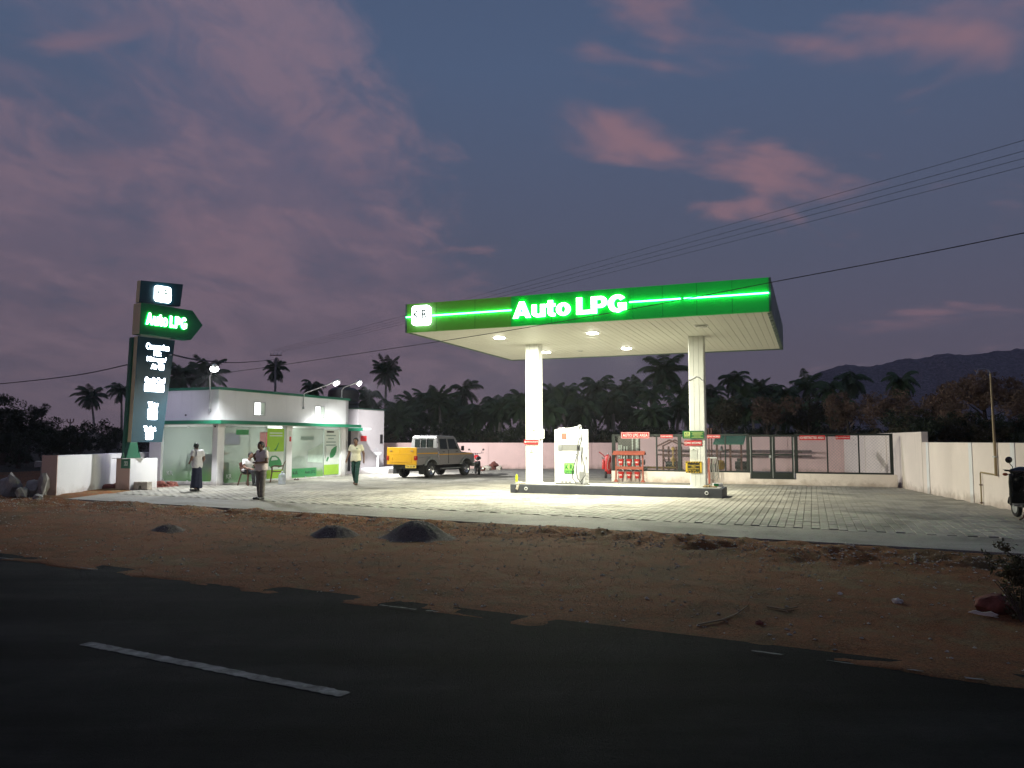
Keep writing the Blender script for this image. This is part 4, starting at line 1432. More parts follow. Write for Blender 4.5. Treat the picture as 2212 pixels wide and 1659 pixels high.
t = plate_sign('hazard_sign', 'black and yellow striped fire extinguisher sign on the right column', ST, 1481, 996.8, 1516.2, 1021.6, CF_Y, M_YELLOW,
               [(None, 0.12, 0.88, 0.12, 0.88, M_BLACK), ('Ground Level', 0.16, 0.86, 0.60, 0.74, M_YELLOW), ('FIRE', 0.38, 0.62, 0.46, 0.57, M_YELLOW), ('EXTINGUISHER', 0.16, 0.86, 0.32, 0.43, M_YELLOW), ('(ABC Type)', 0.14, 0.64, 0.15, 0.28, M_YELLOW), (None, 0.70, 0.85, 0.14, 0.29, M_PALEY)])
wd = [c for c in t.children if c.name.startswith('plate')][0]
x0, z1 = lxat(ST, 1481, 996.8, CF_Y)
x1, z0 = lxat(ST, 1516.2, 1021.6, CF_Y)
sw2, sh2 = x1 - x0, z1 - z0
for k in range(7):                                    # the slanting stripes of the border
    for top in (0, 1):
        u = -sw2 / 2 + sw2 * k / 6.2
        z = sh2 * 0.885 if top else 0.002
        hh = sh2 * 0.113
        poly = [(u, z), (u + sw2 * 0.08, z), (u + sw2 * 0.08 + hh * 0.7, z + hh), (u + hh * 0.7, z + hh)]
        poly = [(min(sw2 / 2, max(-sw2 / 2, p)), q) for p, q in poly]
        if poly[1][0] - poly[0][0] > 0.005:
            MB().prism(poly, -0.0155, -0.0122, 'y').build('stripe', M_BLACK, t)
plate_sign('paper_notice', 'yellowed paper notice high on the left column', ST, 1140.5, 911.8, 1156.6, 938, CF_Y, M_PAPER,
           [(None, 0.1, 0.85, 0.94, 0.975, M_GREYP), (None, 0.12, 0.32, 0.78, 0.86, M_INK), (None, 0.14, 0.3, 0.55, 0.61, M_INK), (None, 0.65, 0.93, 0.26, 0.37, M_INK), (None, 0.05, 0.95, 0.02, 0.035, M_GREYP), (None, 0.08, 0.9, 0.12, 0.20, mat('buff_print', (0.55, 0.52, 0.36), 0.7))], th=0.004)
plate_sign('red_sign', 'red Tamil lettered sign round the left column', ST, 1132, 949.6, 1163.6, 959.8, CF_Y - 0.008, M_SIGNRED, [('o', 0.03, 0.17, 0.28, 0.74, WV), ('இயந்திரத்தை', 0.19, 0.55, 0.32, 0.72, WV), ('நிறுத்தவும்', 0.58, 0.96, 0.32, 0.72, WV)], bold=0.01)
plate_sign('paper_notice', 'small faint logo notice low on the left column', ST, 1142.5, 971.8, 1153.5, 978, CF_Y, M_PAPER, [('KR', 0.38, 0.66, 0.5, 0.98, M_INK), ('AUTO LPG', 0.08, 0.92, 0.05, 0.3, M_GREYP)], th=0.003)
t = thing('switch_box', 'white switch box on the side of the left column', 'switch box', ST.w(-2.56 + 0.228, 0, 1.72), ST.a)
MB().box(0, 0.085, -0.12, 0.12, 0, 0.30).build('box', M_WHITEP, t, bevel=0.008)
MB().box(0.0, 0.05, -0.05, 0.05, -0.24, -0.002).build('conduit', M_WHITEP, t)
t = thing('security_camera', 'white bullet security camera on an arm high on the right column', 'camera', ST.w(2.66, -0.202, 3.45), ST.a)
MB().tube([(0.16, 0.0, 0.0), (0.12, -0.18, 0.06), (0.0, -0.26, 0.09)], 0.014).build('arm', M_STEEL, t, smooth=True)
MB().cyl((0.02, -0.26, 0.07), (-0.14, -0.34, -0.02), 0.032).build('body', M_WHITEP, t, smooth=True)
MB().cyl((-0.14, -0.34, -0.02), (-0.155, -0.347, -0.028), 0.026).build('lens', M_BLACK, t, smooth=True)
MB().cbox((0.17, 0.005, -0.01), (0.07, 0.02, 0.1)).build('bracket', M_WHITEP, t)

# ------------------------------------------------------------------ gas dispenser
dx0, _ = lxat(ST, 1198, 1041, -0.26)
dx1, _ = lxat(ST, 1262, 1041, -0.26)
DW = dx1 - dx0
disp = thing('gas_dispenser', 'white gas dispenser with green logo and black hose loops on the island', 'dispenser', ST.w((dx0 + dx1) / 2, 0, 0.284), ST.a)
M_DISP = mat('dispenser_paint', (0.76, 0.76, 0.77), 0.32, var=0.02)
M_GREYPL = mat('grey_plastic', (0.20, 0.20, 0.19), 0.5, var=0.1)
DHh = 1.72
h2 = DW / 2
MB().box(-h2, h2, -0.26, 0.26, 0.03, DHh).build('cabinet', M_DISP, disp, bevel=0.015)
MB().box(-h2 + 0.02, h2 - 0.02, -0.24, 0.24, 0.0, 0.03).build('base_frame', M_GREYPL, disp)
MB().box(-h2 + 0.24, -h2 + 0.40, -0.268, -0.261, 1.42, 1.60).build('display', mat('display_glass', (0.30, 0.15, 0.11), 0.2), disp)
MB().box(-h2 + 0.235, -h2 + 0.405, -0.2645, -0.2605, 1.415, 1.605).build('display_frame', M_GREYPL, disp)
rc = MB().box(-h2 + 0.12, h2 - 0.12, -0.263, -0.2605, 1.05, 1.25).build('recess', M_GREYPL, disp)
MB().prism([(-h2 + 0.125, 1.24), (-h2 + 0.255, 1.24), (-h2 + 0.235, 1.06), (-h2 + 0.145, 1.06)], -0.275, -0.2635, 'y').build('nozzle_cup', M_STEEL, rc)
MB().box(h2 - 0.22, h2 - 0.17, -0.275, -0.2635, 1.09, 1.2).build('keypad', M_BLACK, rc)
for x, z, w_, h_ in ((-h2 + 0.24, 0.93, 0.07, 0.022), (h2 - 0.30, 0.93, 0.07, 0.022), (-h2 + 0.34, 0.73, 0.14, 0.012), (-h2 + 0.22, 0.05, 0.08, 0.045), (-h2 + 0.345, 0.05, 0.08, 0.045), (-h2 + 0.46, 0.05, 0.08, 0.045)):
    MB().box(x, x + w_, -0.2645, -0.2605, z, z + h_).build('label', M_GREYPL, disp)
for x, z, r in ((-h2 + 0.47, 1.36, 0.018), (-h2 + 0.56, 1.36, 0.009), (-h2 + 0.41, 0.98, 0.01)):
    MB().cyl((x, -0.266, z), (x, -0.2605, z), r).build('button', M_GREYPL, disp)
MB().prism([(-h2 + 0.50, 1.56), (-h2 + 0.53, 1.58), (-h2 + 0.545, 1.61), (-h2 + 0.52, 1.62), (-h2 + 0.50, 1.595)], -0.2645, -0.2605, 'y').build('leaf_mark', M_YELLOW, disp)
o = link('lettering', fit_text('A', 0.07, 0.09, 0.003, 0.015), M_GREYPL, disp)
o.location = (-h2 + 0.06, -0.2605, 1.60)
lg = MB().prism([(p[0], p[1] + 0.50) for p in rounded_rect(0.33, 0.34, 0.03)], -0.266, -0.2605, 'y').build('logo_plate', mat('logo_dark_green', (0.012, 0.19, 0.035), 0.45), disp)
MB().prism([(p[0], p[1] + 0.545) for p in rounded_rect(0.30, 0.22, 0.02)], -0.269, -0.2665, 'y').build('logo_field', mat('logo_light_green', (0.32, 0.72, 0.16), 0.45), lg)
kr_letters(lg, 0.30, -0.2695, 0.0, 0.545, mat('logo_ink_green', (0.008, 0.13, 0.02), 0.5), wide=0.9)
o = link('lettering', fit_text('FUELS', 0.28, 0.06, 0.003, 0.015, space=1.3), mat('logo_light_green', (0.32, 0.72, 0.16), 0.45), lg)
o.location = (0, -0.2665, 0.378)
# side door of the cabinet with its vents
sd = MB().box(h2 + 0.001, h2 + 0.012, -0.22, 0.22, 0.10, DHh - 0.06).build('side_door', M_DISP, disp)
MB().box(h2 + 0.0125, h2 + 0.022, -0.10, -0.04, 0.78, 0.86).build('lock', M_BLACK, sd)
for k in range(5):
    MB().box(h2 + 0.0125, h2 + 0.016, -0.2, 0.18, 0.14 + k * 0.045, 0.155 + k * 0.045).build('vent_slot', M_GREYPL, sd)
# hoses: two loops from the top right corner, with the nozzle in its holder
M_HOSE = mat('black_hose', (0.022, 0.020, 0.022), 0.5, var=0.2)
hx = h2 - 0.10
MB().tube([(hx, -0.30, 1.50), (hx - 0.06, -0.34, 1.35), (hx - 0.10, -0.36, 0.9), (hx - 0.24, -0.38, 0.45), (hx - 0.25, -0.38, 0.22), (hx - 0.14, -0.38, 0.06), (hx + 0.02, -0.38, 0.09), (hx + 0.16, -0.36, 0.30), (hx + 0.14, -0.35, 0.55), (hx + 0.05, -0.32, 0.86), (hx + 0.03, -0.30, 0.93)], 0.013, 8).build('hose', M_HOSE, disp, smooth=True)
MB().tube([(hx + 0.04, -0.29, 1.44), (hx - 0.02, -0.33, 1.2), (hx - 0.09, -0.35, 0.8), (hx - 0.12, -0.36, 0.4), (hx - 0.08, -0.37, 0.2), (hx + 0.04, -0.37, 0.05), (hx + 0.14, -0.36, 0.01), (hx + 0.26, -0.36, 0.03), (hx + 0.30, -0.30, 0.015), (hx + 0.2, -0.27, 0.012)], 0.013, 8).build('hose', M_HOSE, disp, smooth=True)
nz = MB().cyl((hx + 0.03, -0.30, 0.92), (hx + 0.03, -0.30, 1.02), 0.022).cyl((hx + 0.03, -0.30, 1.02), (hx + 0.03, -0.28, 1.17), 0.03).build('nozzle', M_STEEL, disp, smooth=True)
MB().tube([(hx + 0.05, -0.31, 1.16), (hx + 0.08, -0.34, 1.12), (hx + 0.075, -0.35, 1.02), (hx + 0.05, -0.33, 0.96)], 0.009).build('trigger', M_BLACK, nz, smooth=True)
cp = MB().cyl((hx + 0.01, -0.29, 1.46), (hx + 0.02, -0.27, 1.58), 0.035).cyl((hx + 0.02, -0.262, 1.56), (hx + 0.02, -0.30, 1.56), 0.03).build('breakaway_coupling', M_STEEL, disp, smooth=True)
MB().box(hx - 0.03, hx + 0.09, -0.33, -0.261, 0.20, 0.40).build('hose_holder', M_STEEL, disp)
t = thing('plastic_sheet', 'white crumpled plastic sheet lying on top of the gas dispenser', 'sheet', ST.w((dx0 + dx1) / 2, 0, 0.284 + DHh), ST.a)
b = MB()
nx, ny_ = 22, 10
for i in range(nx + 1):
    for j in range(ny_ + 1):
        x, y = -h2 + 0.12 + (DW - 0.34) * i / nx, -0.24 + 0.48 * j / ny_
        z = 0.03 + 0.035 * abs(fbm(x, y, 3.0, 4.0, 3)) + 0.06 * math.exp(-((x - h2 + 0.26) / 0.1) ** 2) + 0.02 * math.exp(-((x + h2 - 0.15) / 0.06) ** 2)
        b.v.append((x, y, z))
for i in range(nx + 1):
    for j in range(ny_ + 1):
        x, y, _ = b.v[i * (ny_ + 1) + j]
        b.v.append((x, y, 0.002))
n1 = (nx + 1) * (ny_ + 1)
for i in range(nx):
    for j in range(ny_):
        a = i * (ny_ + 1) + j
        b.f.append((a, a + ny_ + 1, a + ny_ + 2, a + 1))
for i in range(nx):
    for j in (0, ny_):
        a = i * (ny_ + 1) + j
        b.f.append((a, a + ny_ + 1, a + ny_ + 1 + n1, a + n1))
for j in range(ny_):
    for i in (0, nx):
        a = i * (ny_ + 1) + j
        b.f.append((a, a + 1, a + 1 + n1, a + n1))
b.build('folds', mat('white_plastic_sheet', (0.75, 0.75, 0.74), 0.35), t, smooth='all')
MB().tube([(h2 - 0.24, -0.1, 0.09), (h2 - 0.2, 0.0, 0.11), (h2 - 0.22, 0.1, 0.07)], [0.03, 0.05, 0.03]).build('knot', M_GREYPL, t, smooth=True)

# small things on the island
p = ST.w(*[lxat(ST, 1116, 1040, -0.30)[0], -0.30], 0.284)
t = thing('water_bottle', 'bright yellow green water bottle at the left end of the island', 'bottle', p)
M_NEON = mat('yellow_green_plastic', (0.55, 0.68, 0.02), 0.35, var=0.05)
MB().lathe([(0.036, 0), (0.042, 0.01), (0.043, 0.08), (0.037, 0.12), (0.043, 0.16), (0.042, 0.20), (0.028, 0.235), (0.024, 0.245)], 18).build('body', M_NEON, t, smooth=True)
MB().lathe([(0.027, 0.243), (0.028, 0.27), (0.025, 0.285), (0.0, 0.287)], 16).build('cap', M_NEON, t, smooth=True)
t = thing('cleaning_rag', 'crumpled pale rag hanging over the left island kerb', 'rag', ST.w(-2.86, -0.5, 0.284), ST.a)
me = sdf_mesh('cloth', lambda P: smin(smin(sd_cone(P, (0.12, 0.10, 0.02), (-0.02, -0.06, 0.02), 0.03, 0.035), sd_cone(P, (-0.02, -0.10, 0.01), (-0.05, -0.135, -0.15), 0.035, 0.045), 0.03), sd_cone(P, (-0.15, 0.02, 0.035), (0.02, 0.1, 0.03), 0.02, 0.035), 0.04) + 0.012 * np.sin(P[:, 0] * 60) * np.sin(P[:, 2] * 55 + P[:, 1] * 40), (-0.25, -0.25, -0.25), (0.25, 0.25, 0.15), 0.012)
link('cloth', me, mat('dirty_cloth', (0.45, 0.40, 0.32), 0.9, var=0.3, scale=14), t)
t = thing('cardboard_carton', 'small green and white carton behind the right column', 'carton', ST.w(3.08, 0.28, 0.284), ST.a + R(15))
MB().box(-0.05, 0.22, -0.1, 0.1, 0, 0.10).build('box', M_WHITEP, t)
MB().box(-0.051, 0.10, -0.102, -0.1005, 0.015, 0.085).build('print', mat('carton_green', (0.01, 0.35, 0.09), 0.5), t)
t = thing('cleaning_rag', 'brown rag lying at the foot of the right column', 'rag', ST.w(2.98, -0.28, 0.284), ST.a)
me = sdf_mesh('cloth', lambda P: smin(sd_cone(P, (-0.15, 0, 0.02), (0.2, 0.02, 0.02), 0.03, 0.028), sd_cone(P, (-0.1, 0.03, 0.04), (0.0, -0.03, 0.04), 0.03, 0.03), 0.04) + 0.008 * np.sin(P[:, 0] * 70 + P[:, 1] * 50), (-0.3, -0.2, -0.03), (0.35, 0.2, 0.14), 0.012)
link('cloth', me, mat('brown_cloth', (0.25, 0.18, 0.09), 0.9, var=0.3, scale=14), t)

# ------------------------------------------------------------------ gas enclosure: low wall, mesh fence, gate
LP = Frame(4.09, 31.2, -21.7)
FX = lambda px, py=1000: lxat(LP, px, py, 0.0)[0]
gx0, gx1 = FX(1620.5), FX(1719.5)
lend = FX(1937)
lw = thing('low_wall', 'low cream wall under the mesh fence of the gas enclosure', 'wall', (LP.x, LP.y, 0), LP.a)
MB().prism([(0, -0.05), (lend, -0.05), (lend, 0.43), (gx1, 0.43), (gx1, 0.20), (gx0, 0.20), (gx0, 0.43), (0, 0.43)], -0.10, 0.10, 'y').build('wall_body', M_CREAM, lw, bevel=0.006)
FZ0, FZ1 = 0.432, 1.88
M_FENCE = mat('black_green_fence_paint', (0.008, 0.013, 0.010), 0.5, var=0.2, scale=5)
M_MESHW = mat('mesh_wire', (0.30, 0.30, 0.27), 0.5, 0.3, var=0.2)
fence = thing('mesh_fence', 'black framed chain link fence on the low wall of the gas enclosure', 'fence', (LP.x, LP.y, 0), LP.a)
posts = [(FX(1326), 0.14), (FX(1419), 0.05), (FX(1468.5), 0.13), (FX(1567.5), 0.05), (FX(1616.5), 0.12), (FX(1720.5), 0.12), (FX(1788), 0.05), (FX(1856), 0.05), (FX(1926.5), 0.11)]
for x, w_ in posts:
    MB().box(x - w_ / 2, x + w_ / 2, -0.035, 0.035, FZ0, FZ1 + 0.03).build('post', M_FENCE, fence)


def mesh_wire(x0, x1, z0, z1, name, parent, pitch=0.115, r=0.0032):
    """chain link: two families of diagonal wires, woven a few millimetres apart"""
    bb = MB()
    h_ = z1 - z0
    k = int((x1 - x0 + h_) / pitch) + 1
    for fam in (1, -1):
        for i in range(-1, k + 1):
            a0 = x0 + i * pitch - (h_ if fam == 1 else 0)
            if fam == -1:
                a0 = x0 + i * pitch
            p, q = (a0, z0), (a0 + fam * h_, z1)
            # clip to the panel
            def clip(p, q):
                (xa, za), (xb, zb) = p, q
                out = []
                t0, t1 = 0.0, 1.0
                dx = xb - xa
                for lim, sgn in ((x0, 1), (x1, -1)):
                    fa, fb = sgn * (xa - lim), sgn * (xb - lim)
                    if fa < 0 and fb < 0:
                        return None
                    if fa < 0:
                        t0 = max(t0, fa / (fa - fb))
                    elif fb < 0:
                        t1 = min(t1, fa / (fa - fb))
                if t1 - t0 < 0.02:
                    return None
                L = lambda t: (xa + dx * t, za + (zb - za) * t)
                return L(t0), L(t1)
            c = clip(p, q)
            if c:
                y = 0.004 * fam
                bb.tube([(c[0][0], y, c[0][1]), (c[1][0], y, c[1][1])], r, 4, cap=False)
    o = bb.build(name, M_MESHW, parent)
    return o


for i in range(len(posts) - 1):
    a, c = posts[i][0] + posts[i][1] / 2, posts[i + 1][0] - posts[i + 1][1] / 2
    if abs(posts[i][0] - gx0) < 0.2 and abs(posts[i + 1][0] - gx1) < 0.2:
        continue
    for z0, z1 in ((FZ0, FZ0 + 0.06), (FZ1 - 0.04, FZ1 + 0.025)):
        MB().box(a, c, -0.028, 0.028, z0, z1).build('rail', M_FENCE, fence)
    mesh_wire(a, c, FZ0 + 0.06, FZ1 - 0.04, 'mesh_panel', fence)
gate = thing('double_gate', 'black two leaf gate with mid rails in the mesh fence', 'gate', LP.w((gx0 + gx1) / 2, 0, 0), LP.a)
gw = (gx1 - gx0) / 2
gz0 = 0.215
gc = (posts[4][0] + 0.06 - (gx0 + gx1) / 2, posts[5][0] - 0.06 - (gx0 + gx1) / 2)
for a, c in ((gc[0] + 0.012, -0.008), (0.008, gc[1] - 0.012)):
    lf_ = MB()
    for bx in ((a, a + 0.085, gz0, FZ1), (c - 0.085, c, gz0, FZ1), (a + 0.0855, c - 0.0855, gz0, 0.46), (a + 0.0855, c - 0.0855, 1.10, 1.155), (a + 0.0855, c - 0.0855, FZ1 - 0.06, FZ1)):
        lf_.box(bx[0], bx[1], -0.025, 0.025, bx[2], bx[3])
    o = lf_.build('gate_leaf', M_FENCE, gate)
    mesh_wire(a + 0.086, c - 0.086, 1.156, FZ1 - 0.061, 'mesh_panel', o)
    mesh_wire(a + 0.086, c - 0.086, 0.461, 1.099, 'mesh_panel', o)
for x in (gc[0] + 0.03, 0.0, gc[1] - 0.03):
    MB().cyl((x, -0.035, gz0 + 0.03), (x, -0.035, FZ1 - 0.1), 0.011).build('hinge_rod', M_STEEL, gate, smooth=True)
MB().box(-0.13, -0.05, -0.07, -0.026, 1.0, 1.10).build('padlock', M_STEEL, gate)
FS = -0.045
plate_sign('area_sign', 'red AUTO LPG AREA sign on the mesh fence above the fire buckets', LP, 1341.5, 933.4, 1403, 947.4, FS, M_SIGNRED, [('AUTO LPG AREA', 0.06, 0.94, 0.26, 0.74, WV)], border=M_SIGNWHITE)
plate_sign('no_mobile_sign', 'red NO MOBILE sign on the mesh fence left of the right column', LP, 1426.5, 938.9, 1453.5, 946.4, FS, M_SIGNRED, [('o', 0.03, 0.17, 0.25, 0.75, WV), ('NO MOBILE', 0.20, 0.96, 0.28, 0.72, WV)], group='no mobile signs')
plate_sign('no_mobile_sign', 'red NO MOBILE sign on the mesh fence right of the right column', LP, 1527, 939.2, 1556, 946.8, FS, M_SIGNRED, [('o', 0.03, 0.17, 0.25, 0.75, WV), ('NO MOBILE', 0.20, 0.96, 0.28, 0.72, WV)], group='no mobile signs')
plate_sign('restricted_sign', 'red RESTRICTED AREA sign on the mesh fence right of the gate', LP, 1726.8, 940.6, 1782, 950.8, FS, M_SIGNRED, [('o', 0.02, 0.14, 0.22, 0.78, WV), ('RESTRICTED AREA', 0.165, 0.96, 0.24, 0.76, WV)])
plate_sign('red_sign', 'small red Tamil sign near the right end of the mesh fence', LP, 1805, 941, 1836.5, 949.3, FS, M_SIGNRED, [('o', 0.03, 0.17, 0.25, 0.75, WV), ('அனுமதி இல்லை', 0.2, 0.95, 0.3, 0.7, WV)], bold=0.01)

# ------------------------------------------------------------------ fire bucket stand
bx0, _ = lxat(LP, 1331, 1040, -0.32)
bx1, _ = lxat(LP, 1389, 1041, -0.32)
BWd = bx1 - bx0
M_STAND = mat('red_oxide_steel', (0.30, 0.075, 0.045), 0.55, var=0.2, scale=6)
bst = thing('bucket_stand', 'red steel stand with a small gable roof for fire buckets', 'stand', LP.w((bx0 + bx1) / 2, -0.32, 0), LP.a)
hb = BWd / 2
for s in (-1, 1):
    MB().box(s * hb - 0.025, s * hb + 0.025, -0.02, 0.02, 0, 1.12).build('post', M_STAND, bst)
    MB().prism([(s * hb - 0.09, 0.0), (s * hb + 0.09, 0.0), (s * hb + 0.03, 0.10), (s * hb - 0.03, 0.10)], -0.06, 0.06, 'y').build('foot', M_STAND, bst)
MB().box(-hb - 0.02, hb + 0.02, -0.025, 0.025, 0.50, 0.62).build('rail', M_STAND, bst)
MB().box(-hb - 0.02, hb + 0.02, -0.02, 0.02, 1.06, 1.10).build('rail', M_STAND, bst)
MB().prism([(-0.20, 1.10), (0.0, 1.24), (0.20, 1.10), (0.20, 1.085), (0.0, 1.22), (-0.20, 1.085)], -hb - 0.10, hb + 0.10, 'x').build('gable_roof', M_STAND, bst)
bucket = thing('fire_bucket', 'red FIRE bucket', 'bucket')
MB().lathe([(0.0, 0.0), (0.075, 0.0), (0.122, 0.245), (0.128, 0.25), (0.128, 0.258), (0.118, 0.256), (0.07, 0.012), (0.0, 0.012)], 22, cap=False).build('shell', M_RED, bucket, smooth=True)
MB().tube([(0.122 * math.cos(a), 0, 0.25 + 0.11 * math.sin(a)) for a in [math.pi * k / 12 for k in range(13)]], 0.005, 6).build('handle', M_STEEL, bucket, smooth=True)
me = fit_text('FIRE', 0.14, 0.06, 0.0, 0.02)
for v in me.vertices:                                    # bend the word round the bucket
    r = 0.075 + (v.co.z + 0.13) / 0.245 * 0.047 + 0.002
    a = v.co.x / 0.1
    v.co = (r * math.sin(a), -r * math.cos(a), v.co.z + 0.13)
link('lettering', me, WV, bucket)
rows = (('upper', 0.66, 0.02), ('lower', 0.15, -0.0))
first = True
for rn, z, dy in rows:
    for k, cn in ((-1, 'left'), (0, 'middle'), (1, 'right')):
        o = bucket if first else copy_tree(bucket)
        first = False
        o['label'] = 'red FIRE bucket hanging at the %s of the %s row on the bucket stand' % (cn, rn)
        o['group'] = 'fire buckets'
        o.location = LP.w((bx0 + bx1) / 2 + k * BWd * 0.30, -0.36 + dy, z)
        o.rotation_euler = (0, 0, LP.a + R(-6 + 5 * k))

# ------------------------------------------------------------------ wheeled and small extinguishers beside the low wall
e = thing('wheeled_extinguisher', 'large red wheeled fire extinguisher at the left end of the low wall', 'extinguisher', G(1314, 1033.5), R(-20))
MB().lathe([(0.0, 0.20), (0.12, 0.20), (0.145, 0.24), (0.145, 0.88), (0.12, 0.98), (0.05, 1.03), (0.03, 1.06), (0.0, 1.07)], 22, cap=False).build('cylinder', M_RED, e, smooth=True)
MB().ring((-0.08, -0.14, 0.16), 0.11, 0.05, (1, 0.2, 0), 22, 8).cyl((-0.11, -0.14, 0.16), (-0.05, -0.14, 0.16), 0.08).build('wheel', M_RUBBER, e, smooth=True)
MB().ring((0.16, 0.1, 0.16), 0.11, 0.05, (1, 0.2, 0), 22, 8).cyl((0.13, 0.1, 0.16), (0.19, 0.1, 0.16), 0.08).build('wheel', M_RUBBER, e, smooth=True)
MB().tube([(-0.1, 0.0, 0.9), (-0.22, -0.02, 1.03), (-0.40, -0.05, 1.16)], 0.022).build('handle', M_RED, e, smooth=True)
MB().tube([(0.05, -0.06, 1.03), (0.1, -0.16, 0.95), (0.02, -0.165, 0.7), (0.0, -0.165, 0.45), (0.06, -0.16, 0.36), (0.12, -0.14, 0.42), (0.13, -0.13, 0.7)], 0.013).build('hose', mat('pale_hose', (0.45, 0.30, 0.26), 0.6), e, smooth=True)
MB().cyl((0, 0, 1.06), (0, 0, 1.12), 0.03).build('valve', M_STEEL, e, smooth=True)
p = G(1304, 1033)
e = thing('small_extinguisher', 'slim red fire extinguisher hanging left of the wheeled one', 'extinguisher', (p.x - 0.02, p.y - 0.1, 0.40), R(-20))
MB().lathe([(0.0, 0.0), (0.06, 0.0), (0.065, 0.03), (0.065, 0.36), (0.03, 0.42), (0.015, 0.45), (0.0, 0.45)], 16, cap=False).build('cylinder', M_RED, e, smooth=True)
MB().bar((0, 0, 0.45), (-0.05, -0.05, 0.52), 0.02).bar((0, 0, 0.46), (0.06, 0.02, 0.49), 0.02).build('lever', M_BLACK, e)
MB().bar((0.05, 0.05, 0.2), (0.22, 0.14, 0.2), 0.02).build('hanger', M_STEEL, e)

# ------------------------------------------------------------------ air hose stand behind the right column
ax, _ = lxat(LP, 1527, 1046, -0.35)
a_ = thing('hose_stand', 'red post with coiled hoses standing behind the right column', 'hose stand', LP.w(ax, -0.35, 0), LP.a)
MB().cyl((0, 0, 0.22), (0, 0, 1.16), 0.045, 0.04).lathe([(0.04, 1.16), (0.02, 1.22), (0, 1.23)], 12).build('cylinder', M_RED, a_, smooth=True)
MB().box(0.06, 0.13, -0.04, 0.04, 0, 1.0).build('post', M_STAND, a_)
MB().box(0.02, 0.40, -0.03, 0.03, 0.97, 1.02).build('arm', M_STEEL, a_)
for k, (dx, zz2) in enumerate(((0.22, 0.18), (0.30, 0.25), (0.36, 0.14))):
    MB().tube([(dx - 0.05, -0.03, 0.98), (dx - 0.09, -0.05, 0.6), (dx - 0.05, -0.06, zz2 + 0.08), (dx + 0.02, -0.06, zz2), (dx + 0.09, -0.05, zz2 + 0.1), (dx + 0.09, -0.05, 0.6), (dx + 0.03, -0.03, 0.98)], 0.014).build('hose', mat('grey_hose', (0.26, 0.25, 0.22), 0.6), a_, smooth=True)

# ------------------------------------------------------------------ plant inside the enclosure
M_PIPEY = mat('yellow_gas_pipe', (0.42, 0.26, 0.06), 0.5, var=0.2, scale=8)
M_RUST = mat('brown_steel', (0.10, 0.035, 0.025), 0.6, var=0.3, scale=6)
M_MOTOR = mat('dark_grey_casting', (0.035, 0.037, 0.035), 0.5, var=0.3)


def enc(px, ly):
    return lxat(LP, px, 1000, ly)[0]


fl = thing('gravel_bed', 'grey raised gravel bed inside the gas enclosure', 'gravel bed', LP.w(0, 0, 0), LP.a)
MB().box(0.15, lend - 0.3, 0.15, 7.2, -0.05, 0.22).build('bed', mat('grey_gravel', (0.20, 0.18, 0.17), 0.9, var=0.4, scale=30, bump=0.6), fl)
# gable frame with its valve stack
x0, x1 = enc(1433, 2.2), enc(1461.5, 2.2)
s1 = thing('valve_shelter', 'brown steel gable frame over yellow valves behind the mesh fence', 'shelter', LP.w((x0 + x1) / 2, 2.2, 0.22), LP.a)
hw = (x1 - x0) / 2
for s in (-1, 1):
    for y in (0.0, 1.3):
        MB().box(s * hw - 0.035, s * hw + 0.035, y - 0.035, y + 0.035, 0, 1.18).build('post', M_RUST, s1)
for y in (0.0, 1.3):
    MB().bar((0, y, 1.46), (-hw - 0.28, y, 1.18), 0.06).bar((0, y, 1.46), (hw + 0.2, y, 1.24), 0.06).build('rafter', M_RUST, s1)
MB().box(-hw - 0.30, hw + 0.6, -0.02, 0.02, 0.80, 0.85).build('tie_rail', M_RUST, s1)
MB().box(-hw - 0.28, -hw - 0.24, -0.02, 0.02, 0.1, 0.80).build('leg', M_RUST, s1)
vs_ = MB().cyl((0.05, 0.5, 0.35), (0.05, 0.5, 1.18), 0.035).lathe([(0.0, 1.0), (0.07, 1.02), (0.09, 1.08), (0.07, 1.14), (0.0, 1.16)], 12, Matrix.Translation((0.05, 0.5, 0)), cap=False).lathe([(0.0, 0.5), (0.09, 0.53), (0.12, 0.62), (0.09, 0.70), (0.0, 0.72)], 12, Matrix.Translation((0.05, 0.5, 0)), cap=False).build('valve_stack', M_PIPEY, s1, smooth=True)
MB().ring((-0.3, 0.45, 0.6), 0.09, 0.012, (1, 0, 0.2)).cyl((-0.3, 0.45, 0.6), (0.0, 0.5, 0.6), 0.02).build('hand_wheel', M_RUST, vs_, smooth=True)
MB().tube([(-1.3, 0.3, 0.27), (-0.5, 0.35, 0.27), (0.1, 0.45, 0.27), (0.45, 0.5, 0.27)], 0.045).build('gas_pipe', M_PIPEY, s1, smooth=True)
MB().tube([(-0.35, 0.35, 0.27), (-0.38, 0.3, 0.12), (-0.45, 0.3, 0.02)], 0.05).build('gas_pipe', M_PIPEY, s1, smooth=True)
MB().cyl((-0.3, 0.7, 0.42), (0.35, 0.7, 0.42), 0.12).box(-0.25, 0.3, 0.6, 0.8, 0.2, 0.32).build('pump_body', M_MOTOR, s1, smooth=True)
MB().box(0.1, 0.5, 0.3, 0.6, -0.1, 0.2).build('pump_base', M_MOTOR, s1)
